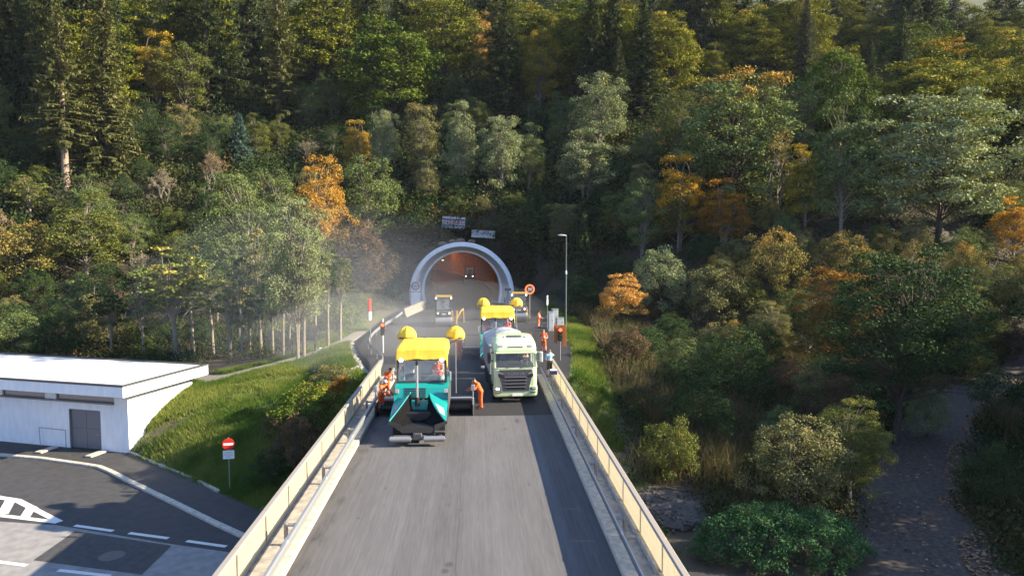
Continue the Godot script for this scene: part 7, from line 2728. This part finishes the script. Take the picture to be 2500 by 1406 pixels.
	for s in ["l", "r"]:
		var sx := 1.0 if s == "l" else -1.0
		var wr: Vector3 = j[s + "wr"]
		var fd: Vector3 = (wr - j[s + "el"]).normalized()
		var side := fd.cross(Vector3.UP if absf(fd.y) < 0.9 else Vector3.RIGHT).normalized()
		var down := side.cross(fd).normalized()
		out.t = Transform3D(Basis(side, down, fd), wr + fd * 0.055)
		out.ball(Vector3.ZERO, Vector3(0.042, 0.018, 0.055), 10, 8)
		out.t = Transform3D.IDENTITY
		for k in 4:
			var o := wr + fd * 0.095 + side * (0.03 - 0.02 * k)
			var l: float = [0.036, 0.042, 0.04, 0.032][k]
			out.tube([o, o + fd * l, o + fd * l * 1.6 - down * l * 0.5, o + fd * l * 1.8 - down * l], [0.0095, 0.009, 0.0085, 0.006], 6)
		var th := wr + fd * 0.03 + side * 0.035 * sx
		out.tube([th, th + side * sx * 0.03 + fd * 0.03, th + side * sx * 0.032 + fd * 0.065], [0.011, 0.010, 0.007], 6)
	return out

func _smooth_quad(out: MB, verts: Array, q: Array, f: PackedFloat32Array, nx: int, nz: int, lo: Vector3, h: float) -> void:
	var p := []
	var n := []
	for k in 4:
		var v: Vector3 = verts[q[k]]
		p.append(v)
		var g := (v - lo) / h
		var i := (int(g.y + 0.5) * nz + int(g.z + 0.5)) * nx + int(g.x + 0.5)
		var m := Vector3(f[i - 1] - f[i + 1], f[i - nx * nz] - f[i + nx * nz], f[i - nx] - f[i + nx])
		n.append(m.normalized() if m.length() > 0.0001 else Vector3.UP)
	var fl: Vector3 = (p[1] - p[0]).cross(p[2] - p[0]) + (p[2] - p[0]).cross(p[3] - p[0])
	if fl.dot(n[0] + n[1] + n[2] + n[3]) < 0.0:
		p.reverse()
		n.reverse()
	out.stri(p[0], p[1], p[2], n[0], n[1], n[2])
	out.stri(p[0], p[2], p[3], n[0], n[2], n[3])

func headgear(j: Dictionary, kind: String) -> MB:
	var b := MB.new()
	var lk: Vector3 = j.look
	var sd := Vector3.UP.cross(lk).normalized()
	b.t = Transform3D(Basis(sd, lk.cross(sd).normalized(), lk.normalized()), j.head)
	if kind == "hair":
		for k in 16:
			for r in 5:
				pass
		b.ball(Vector3(0, 0.062, -0.018), Vector3(0.084, 0.092, 0.098), 16, 10)
	else:
		b.ball(Vector3(0, 0.085, -0.005), Vector3(0.094, 0.085, 0.11), 16, 10)
		b.box(Vector3(0, 0.075, 0.11), Vector3(0.14, 0.014, 0.08), 0.006)
	return b

func person(j: Dictionary, look: Dictionary, where: Vector3, turn: float, label: String, group := "") -> Node3D:
	var o := thing("person", label, "person", where, turn, group)
	var key := "person/" + str(look.key)
	if not protos.has(key):
		protos[key] = [figure(j, look.top, look.legs, look.stripes, look.get("bare_legs", false), look.get("short", false)).mesh(), headgear(j, look.gear).mesh()]
	var a := MeshInstance3D.new()
	a.mesh = protos[key][0]
	a.material_override = M.body
	hang("body", a, o)
	var c := MeshInstance3D.new()
	c.mesh = protos[key][1]
	c.material_override = look.gear_mat
	hang("hair" if look.gear == "hair" else "cap", c, o)
	return o

func build_people() -> void:
	M.body = StandardMaterial3D.new()
	M.body.vertex_color_use_as_albedo = true
	M.body.roughness = 0.75
	M.hair = mat(0.03, 0.02, 0.015, 0.7)
	M.hair_light = mat(0.16, 0.11, 0.07, 0.7)
	M.cap_white = mat(0.75, 0.75, 0.75, 0.5)
	M.cap_orange = mat(0.75, 0.14, 0.02, 0.5)
	var hv := {"top": ORANGE, "legs": ORANGE, "stripes": true}
	var dark := Color(0.03, 0.03, 0.035)
	var grp := "road workers in orange"
	var j := leaning(38)
	var l := hv.duplicate()
	l.merge({"key": "lean_dark", "gear": "hair", "gear_mat": M.hair})
	person(j, l, Vector3(-4.9, 0.68, -38.75), 0.6, "dark haired worker in orange leaning at the near paver's left rear", grp)
	var l2 := hv.duplicate()
	l2.merge({"key": "lean_white", "gear": "cap", "gear_mat": M.cap_white})
	person(leaning(22), l2, Vector3(-5.05, 0.12, -37.6), 0.9, "worker in orange with a white cap beside the near paver's left screed end", grp)
	var l3 := hv.duplicate()
	l3.merge({"key": "sit", "gear": "cap", "gear_mat": M.cap_orange})
	var st := seated()
	person(st, l3, Vector3(-1.92, 1.92, -35.55), -0.2, "paver driver in striped orange seated under the near yellow canopy", grp)
	person(st, l3, Vector3(0.78, 1.92, -52.75), 0.2, "left operator in orange seated under the far yellow canopy", grp)
	person(st, l3, Vector3(2.3, 1.92, -52.75), -0.3, "right operator in orange seated under the far yellow canopy", grp)
	var l4 := {"top": ORANGE, "legs": ORANGE, "stripes": false, "key": "console", "gear": "hair", "gear_mat": M.hair}
	person(leaning(30), l4, Vector3(0.22, 0.0, -38.6), -1.25, "worker in orange and dark vest bending over the screed console between paver and truck", grp)
	var l5 := hv.duplicate()
	l5.merge({"key": "stand_open", "gear": "hair", "gear_mat": M.hair_light})
	person(posed({"lel": Vector3(0.3, 1.17, -0.05), "lwr": Vector3(0.16, 1.05, 0.16), "rel": Vector3(-0.3, 1.17, -0.05), "rwr": Vector3(-0.14, 1.03, 0.17), "lkn": Vector3(0.15, 0.5, 0.05), "lan": Vector3(0.19, 0.09, 0.06), "lto": Vector3(0.24, 0.045, 0.25)}), l5, Vector3(5.45, 0.0, -57.5), -0.2, "fair haired worker in orange standing on the asphalt right of the truck", grp)
	var l6 := hv.duplicate()
	l6.merge({"key": "stand_side", "gear": "cap", "gear_mat": M.hair})
	person(posed({"head": Vector3(0, 1.63, 0.08), "look": Vector3(0, -0.5, 1), "lel": Vector3(0.25, 1.17, 0.06), "lwr": Vector3(0.12, 1.08, 0.28), "rel": Vector3(-0.25, 1.17, 0.06), "rwr": Vector3(-0.1, 1.06, 0.28)}), l6, Vector3(6.35, 0.0, -72.4), 1.3, "worker in orange looking down beside the grey cabinet", grp)
	person(leaning(52), {"top": ORANGE, "legs": ORANGE, "stripes": false, "key": "bent", "gear": "cap", "gear_mat": M.cap_orange}, Vector3(3.85, 0.25, -54.6), 2.6, "worker bent forward in plain orange behind the truck's right side", grp)
	person(posed({}), {"top": Color(0.55, 0.07, 0.02), "legs": Color(0.45, 0.06, 0.02), "stripes": false, "key": "far_red", "gear": "hair", "gear_mat": M.hair}, Vector3(-1.35, 0.0, -53.5), 2.8, "distant worker in reddish orange standing on the fresh asphalt in the steam", grp)
	var wj := posed({"rel": Vector3(-0.34, 1.38, 0.14), "rwr": Vector3(-0.14, 1.60, 0.18), "lel": Vector3(0.26, 1.17, 0.0), "lwr": Vector3(0.14, 1.05, 0.18)})
	person(wj, {"top": Color(0.16, 0.36, 0.62), "legs": dark, "stripes": true, "key": "visitor", "gear": "hair", "gear_mat": M.hair_light, "bare_legs": true, "short": true}, Vector3(4.78, 0.18, -46.2), 3.5, "person in a light blue shirt and dark shorts with a hand raised on the walkway")
	var dj := seated()
	person(dj, {"top": Color(0.35, 0.22, 0.2), "legs": dark, "stripes": false, "key": "driver", "gear": "hair", "gear_mat": M.hair, "short": true}, Vector3(2.66, 1.72, -40.8), 0.05, "truck driver behind the windscreen with forearms on the wheel")

# ---------------------------------------------------------------- street furniture, steam

func signal_head(parent: Node3D, y: float, z: float) -> void:
	var b := MB.new()
	b.box(Vector3(0, y, z), Vector3(0.36, 1.05, 0.22), 0.05)
	var h := put("signal_head", b, M.black, parent)
	for k in 3:
		b = MB.new()
		b.at(0, y + 0.33 - 0.33 * k, z + 0.115, Vector3(PI / 2, 0, 0)).lathe([Vector2(0.145, -0.01), Vector2(0.12, 0.02), Vector2(0.0, 0.03)], 20)
		put("signal_lens", b, M.red_light if k == 0 else [M.lens_amber, M.lens_green][k - 1], h)
		b = MB.new()
		var pts := []
		for i in 11:
			var a := PI * i / 10
			pts.append([Vector3(cos(a) * 0.155, y + 0.33 - 0.33 * k + sin(a) * 0.155, z + 0.1), Vector3(cos(a) * 0.155, y + 0.33 - 0.33 * k + sin(a) * 0.155, z + 0.3 - 0.06 * (1.0 - sin(a)))])
		for i in 10:
			b.sheet(pts[i][0], pts[i][1], pts[i + 1][1], pts[i + 1][0], 0.012)
		put("visor", b, M.black, h)

func build_furniture() -> void:
	M.lens_amber = mat(0.12, 0.09, 0.05, 0.2)
	M.lens_green = mat(0.08, 0.10, 0.08, 0.2)
	M.pole_green = mat(0.10, 0.13, 0.13, 0.5, 0.3)
	M.cabinet = grainy(0.34, 0.38, 0.42, 0.55, 0.08, 111, Vector3(0.5, 0.5, 0.5))
	M.blue = mat(0.02, 0.05, 0.22, 0.4)
	var b := MB.new()
	var o := thing("traffic_light", "red traffic light before an orange board on the right verge", "traffic light", Vector3(6.3, 0, -53.3), 0.0, "traffic lights showing red")
	b.tube([Vector3(0, -0.2, 0), Vector3(0, 2.0, 0)], 0.05, 8)
	put("pole", b, M.galv_dull, o)
	b = MB.new()
	b.box(Vector3(-0.32, 2.0, -0.05), Vector3(0.26, 1.35, 0.04), 0.01)
	b.box(Vector3(0.34, 1.85, -0.05), Vector3(0.26, 1.65, 0.04), 0.01)
	b.box(Vector3(0.0, 2.62, -0.06), Vector3(0.9, 0.14, 0.04), 0.01)
	put("backing_board", b, M.orange_board, o)
	signal_head(o, 2.02, 0.06)
	o = thing("traffic_light", "red traffic light on a white pole at the left parapet's end", "traffic light", Vector3(-7.5, 0, -57.6), 0.0, "traffic lights showing red")
	b = MB.new()
	b.tube([Vector3(0, -0.4, 0), Vector3(0, 2.75, 0)], 0.045, 8)
	put("pole", b, M.white, o)
	signal_head(o, 1.95, 0.12)
	# street lamp
	o = thing("street_lamp", "tall grey street lamp with one arm on the right verge", "street lamp", Vector3(9.15, 0, -72.5))
	b = MB.new()
	b.tube([Vector3(0, -0.4, 0), Vector3(0, 3.0, 0), Vector3(0, 5.6, 0)], [0.10, 0.085, 0.075], 10)
	b.tube([Vector3(0, 5.6, 0), Vector3(0, 9.35, 0)], [0.065, 0.05], 10)
	put("pole", b, M.pole_green, o)
	b = MB.new()
	b.tube([Vector3(0, 5.5, 0), Vector3(0, 5.85, 0)], 0.09, 10)
	put("pole_joint", b, M.white, o)
	b = MB.new()
	b.t = Transform3D(Basis(Vector3.BACK, -0.06), Vector3(-0.42, 9.42, 0))
	b.ball(Vector3.ZERO, Vector3(0.48, 0.10, 0.17), 14, 8)
	b.tube([Vector3(0.2, 0, 0), Vector3(0.46, -0.03, 0)], 0.045, 8)
	put("lamp_head", b, M.silver, o)
	# speed sign with lit ring
	o = thing("speed_sign", "black round sign with a glowing red ring and a white 30", "sign", Vector3(6.05, 0, -80.5))
	b = MB.new()
	b.tube([Vector3(0, -0.3, -0.08), Vector3(0, 3.9, -0.08)], 0.05, 8)
	put("post", b, M.steel, o)
	b = MB.new()
	b.at(0, 3.35, 0, Vector3(PI / 2, 0, 0)).lathe([Vector2(0.0, -0.06), Vector2(0.56, -0.06), Vector2(0.56, 0.0), Vector2(0.0, 0.0)], 32)
	put("face", b, M.black, o)
	b = MB.new()
	b.at(0, 3.35, 0.004, Vector3(PI / 2, 0, 0)).lathe([Vector2(0.54, 0.0), Vector2(0.53, 0.02), Vector2(0.41, 0.02), Vector2(0.40, 0.0)], 36)
	put("red_ring", b, M.red_light, o)
	write_on(o, "30", 0.36, M.sign_white, Vector3(0, 3.35, 0.012), Vector3.ZERO, 0.95)
	# posts with narrow boards seen from the side
	o = thing("warning_post", "thin post with a red and white board left of the road, seen edge on", "sign", Vector3(-9.0, 0, -61.0))
	b = MB.new()
	b.tube([Vector3(0, -0.5, 0), Vector3(0, 4.1, 0)], 0.035, 8)
	put("post", b, M.galv_dull, o)
	b = MB.new()
	b.at(0, 3.55, 0.03, Vector3(0, 1.38, 0)).box(Vector3.ZERO, Vector3(0.7, 1.05, 0.04), 0.01)
	put("red_board", b, mat(0.3, 0.02, 0.02, 0.5), o)
	b = MB.new()
	b.at(0, 2.6, 0.03, Vector3(0, 1.38, 0)).box(Vector3.ZERO, Vector3(0.6, 0.7, 0.04), 0.01)
	put("white_board", b, M.white, o)
	o = thing("warning_post", "thin post with narrow white boards beside the grey cabinet", "sign", Vector3(7.15, 0, -71.5))
	b = MB.new()
	b.tube([Vector3(0, -0.5, 0), Vector3(0, 3.4, 0)], 0.035, 8)
	put("post", b, M.galv_dull, o)
	b = MB.new()
	b.at(0, 2.75, 0.03, Vector3(0, 1.25, 0)).box(Vector3.ZERO, Vector3(0.5, 0.6, 0.04), 0.01)
	b.at(0, 3.25, 0.03, Vector3(0, 1.25, 0)).box(Vector3.ZERO, Vector3(0.4, 0.3, 0.04), 0.01)
	put("board", b, M.white, o)
	# cabinets
	for e in [[Vector3(7.35, 0, -70.2), Vector3(0.5, 1.65, 0.4), "tall grey control cabinet behind the worker on the right"], [Vector3(8.3, 0, -75.0), Vector3(0.62, 1.45, 0.45), "blue grey cabinet left of the street lamp"], [Vector3(8.45, 0, -72.0), Vector3(0.75, 0.85, 0.5), "low grey cabinet at the foot of the street lamp"]]:
		o = thing("control_cabinet", e[2], "cabinet", e[0], 0.15, "cabinets on the right verge")
		var sz: Vector3 = e[1]
		b = MB.new()
		b.box(Vector3(0, 0.05, 0), Vector3(sz.x + 0.08, 0.3, sz.z + 0.08), 0.01)
		put("base", b, M.concrete, o)
		b = MB.new()
		b.box(Vector3(0, 0.2 + sz.y / 2, 0), sz, 0.03)
		put("body", b, M.cabinet, o)
		b = MB.new()
		b.box(Vector3(0, 0.2 + sz.y + 0.025, 0), Vector3(sz.x + 0.08, 0.05, sz.z + 0.08), 0.015)
		put("lid", b, M.galv, o)
		b = MB.new()
		b.box(Vector3(0, 0.22 + sz.y / 2, sz.z / 2 + 0.004), Vector3(sz.x * 0.84, sz.y * 0.86, 0.02), 0.006)
		var dr := put("door", b, M.cabinet, o)
		b = MB.new()
		b.box(Vector3(sz.x * 0.32, 0.22 + sz.y / 2, sz.z / 2 + 0.025), Vector3(0.03, 0.12, 0.03), 0.008)
		put("handle", b, M.black, dr)
	# guardrail curving to the path, concrete barrier
	o = thing("curved_guardrail", "steel guardrail curving away from the left parapet's end", "guardrail", Vector3.ZERO, 0.0)
	var line := [Vector2(-6.4, -47.4), Vector2(-6.75, -51.5), Vector2(-7.5, -54.6), Vector2(-8.4, -57.2), Vector2(-9.05, -60.6), Vector2(-9.3, -65.4), Vector2(-9.1, -71.0), Vector2(-8.7, -76.5), Vector2(-8.45, -82.2)]
	var pts := []
	for k in line.size() - 1:
		for q in 6:
			var p: Vector2 = line[k].cubic_interpolate(line[k + 1], line[maxi(0, k - 1)], line[mini(line.size() - 1, k + 2)], q / 6.0)
			pts.append(p)
	pts.append(line[-1])
	b = MB.new()
	var prof := [[0.0, 0.46], [0.045, 0.52], [0.0, 0.585], [0.0, 0.635], [0.045, 0.70], [0.0, 0.76]]
	for k in pts.size() - 1:
		var p: Vector2 = pts[k]
		var q: Vector2 = pts[k + 1]
		var d := (q - p).normalized()
		var d2: Vector2 = (pts[mini(k + 2, pts.size() - 1)] - q).normalized() if k < pts.size() - 2 else d
		var n := Vector2(-d.y, d.x)
		var n2 := Vector2(-d2.y, d2.x)
		for e in prof.size() - 1:
			var A := Vector3(p.x + n.x * prof[e][0], prof[e][1], p.y + n.y * prof[e][0])
			var B := Vector3(q.x + n2.x * prof[e][0], prof[e][1], q.y + n2.y * prof[e][0])
			var C := Vector3(q.x + n2.x * prof[e + 1][0], prof[e + 1][1], q.y + n2.y * prof[e + 1][0])
			var D := Vector3(p.x + n.x * prof[e + 1][0], prof[e + 1][1], p.y + n.y * prof[e + 1][0])
			b.sheet(A, B, C, D, 0.012)
	put("rail", b, M.galv, o)
	for k in range(2, pts.size(), 5):
		b = MB.new()
		b.box(Vector3(pts[k].x - 0.1, 0.2, pts[k].y), Vector3(0.1, 1.0, 0.07), 0.01)
		put("post", b, M.galv_dull, o)
	o = thing("concrete_barrier", "pale concrete barrier block before the portal's left foot", "barrier", Vector3(-7.6, 0, -87.6), -0.15)
	b = MB.new()
	b.t = Transform3D(Basis.IDENTITY, Vector3(0, 0, 5.2))
	b.prism([Vector2(-0.38, 0.0), Vector2(0.38, 0.0), Vector2(0.36, 0.16), Vector2(0.2, 0.4), Vector2(0.14, 1.0), Vector2(-0.14, 1.0), Vector2(-0.2, 0.4), Vector2(-0.36, 0.16)], 10.4)
	put("block", b, grainy(0.2, 0.185, 0.165, 0.9, 0.2, 131, Vector3(0.3, 0.3, 0.3), 0.02, 0.2), o)
	# no entry sign by the yard
	o = thing("no_entry_sign", "red no entry sign with a white text plate below, on the lawn's edge", "sign", Vector3(-14.3, -5.5, -41.25), 0.15)
	b = MB.new()
	b.tube([Vector3(0, -0.3, -0.04), Vector3(0, 3.3, -0.04)], 0.03, 8)
	put("post", b, M.galv, o)
	b = MB.new()
	b.at(0, 2.93, 0, Vector3(PI / 2, 0, 0)).lathe([Vector2(0.0, -0.012), Vector2(0.34, -0.012), Vector2(0.34, 0.012), Vector2(0.0, 0.012)], 32)
	put("disc", b, mat(0.58, 0.03, 0.015, 0.4), o)
	b = MB.new()
	b.box(Vector3(0, 2.93, 0.016), Vector3(0.52, 0.11, 0.008))
	put("white_bar", b, M.sign_white, o)
	b = MB.new()
	b.box(Vector3(0, 2.31, 0), Vector3(0.62, 0.5, 0.02), 0.006)
	var pl := put("text_plate", b, M.white, o)
	b = MB.new()
	for k in 4:
		b.box(Vector3(0.0, 2.47 - 0.1 * k, 0.012), Vector3([0.42, 0.5, 0.5, 0.28][k], 0.02, 0.004))
	put("small_print", b, M.grey, pl)
	# instrument on the walkway
	o = thing("tripod_instrument", "blue box with a white lid on a short stand, on the right walkway", "instrument", Vector3(4.72, 0.18, -43.2))
	b = MB.new()
	for k in 3:
		var a := TAU * k / 3
		b.tube([Vector3(cos(a) * 0.2, 0, sin(a) * 0.2), Vector3(0, 0.75, 0)], 0.02, 6)
	put("stand", b, M.galv, o)
	b = MB.new()
	b.box(Vector3(0, 0.87, 0), Vector3(0.42, 0.24, 0.28), 0.02)
	put("box_body", b, M.blue, o)
	b = MB.new()
	b.box(Vector3(0, 1.01, 0), Vector3(0.46, 0.05, 0.32), 0.015)
	put("lid", b, M.white, o)
	# camera stand before the portal
	o = thing("survey_camera", "dark blue camera on a tall tripod before the portal's right side", "camera", Vector3(4.25, 0, -95.6))
	b = MB.new()
	for k in 3:
		var a := TAU * k / 3 + 0.4
		b.tube([Vector3(cos(a) * 0.55, 0, sin(a) * 0.55), Vector3(0, 2.0, 0)], 0.035, 6)
	put("tripod", b, M.navy, o)
	b = MB.new()
	b.box(Vector3(0, 2.2, 0), Vector3(0.85, 0.34, 0.4), 0.04)
	b.box(Vector3(0, 1.98, 0), Vector3(0.3, 0.14, 0.3), 0.02)
	put("housing", b, M.navy, o)
	# small sign and beam on the slope
	o = thing("slope_sign", "small white plate on a post on the bank right of the portal", "sign", Vector3(5.6, ground(5.6, -98.6) - 0.4, -98.6))
	b = MB.new()
	b.tube([Vector3(0, -0.4, 0), Vector3(0, 1.6, 0)], 0.035, 6)
	put("post", b, M.galv, o)
	b = MB.new()
	b.box(Vector3(0, 1.55, 0.05), Vector3(0.66, 0.42, 0.04), 0.01)
	put("plate", b, M.white, o)
	o = thing("slope_beam", "grey box on a white beam half hidden in the slope right of the street lamp", "beam", Vector3(14.6, ground(14.6, -97.0) + 0.7, -97.0))
	b = MB.new()
	b.box(Vector3(0, 0, 0), Vector3(2.4, 0.26, 0.35), 0.02)
	put("beam", b, M.white, o)
	b = MB.new()
	b.box(Vector3(-0.35, 0.4, -0.1), Vector3(1.1, 0.5, 0.5), 0.05)
	put("box", b, M.cabinet, o)
	b = MB.new()
	for x in [-1.0, 1.0]:
		b.box(Vector3(x, -0.6, -0.05), Vector3(0.12, 1.0, 0.12))
	put("foot", b, M.galv_dull, o)
	# rubble beside the abutment
	var r := RandomNumberGenerator.new()
	r.seed = 500
	var spots := []
	var cols := []
	while spots.size() < 1500:
		var d := r.randf_range(47.5, 63.0)
		var x := left_edge(d) + 0.1 - absf(r.randfn(0.0, 1.5))
		var s := r.randf_range(0.06, 0.26)
		spots.append(Transform3D(Basis(rv(r), r.randf() * TAU).scaled(Vector3(s, s * 0.7, s)), Vector3(x, ground(x, -d), -d)))
		cols.append(Color(0.26, 0.25, 0.24).lerp(Color(0.42, 0.40, 0.37), r.randf()))
	b = MB.new()
	b.paint(Color.WHITE)
	b.ball(Vector3.ZERO, Vector3(1, 0.8, 1.1), 6, 4)
	scatter("rubble", b.mesh(), M.leaf_tint, spots, cols)
	# steam and haze over the fresh asphalt
	var fm := FogMaterial.new()
	fm.albedo = lin(0.8, 0.82, 0.85)
	fm.density = 0.009
	var fm2 := fm.duplicate()
	fm2.density = 0.004
	var fm3 := fm.duplicate()
	fm3.density = 0.0018
	fm3.albedo = lin(0.74, 0.84, 1.0)
	for e in [[Vector3(-2.5, 1.6, -47), Vector3(9, 5.0, 18), 0], [Vector3(-1.0, 2.0, -70), Vector3(16, 6.0, 30), 1], [Vector3(-14.0, 4.0, -66), Vector3(32, 17, 30), 2], [Vector3(-12.5, 3.5, -65), Vector3(25, 14, 26), 2], [Vector3(-11.0, 3.0, -64), Vector3(18, 11, 22), 2], [Vector3(-15.0, 4.0, -63), Vector3(14, 9, 16), 2], [Vector3(-10.0, 2.0, -56), Vector3(12, 6, 16), 0]]:
		var fv := FogVolume.new()
		fv.shape = RenderingServer.FOG_VOLUME_SHAPE_ELLIPSOID
		fv.size = e[1]
		fv.material = [fm, fm2, fm3][e[2]]
		fv.position = e[0]
		hang("steam", fv, null)
		fv.set_meta("kind", "stuff")
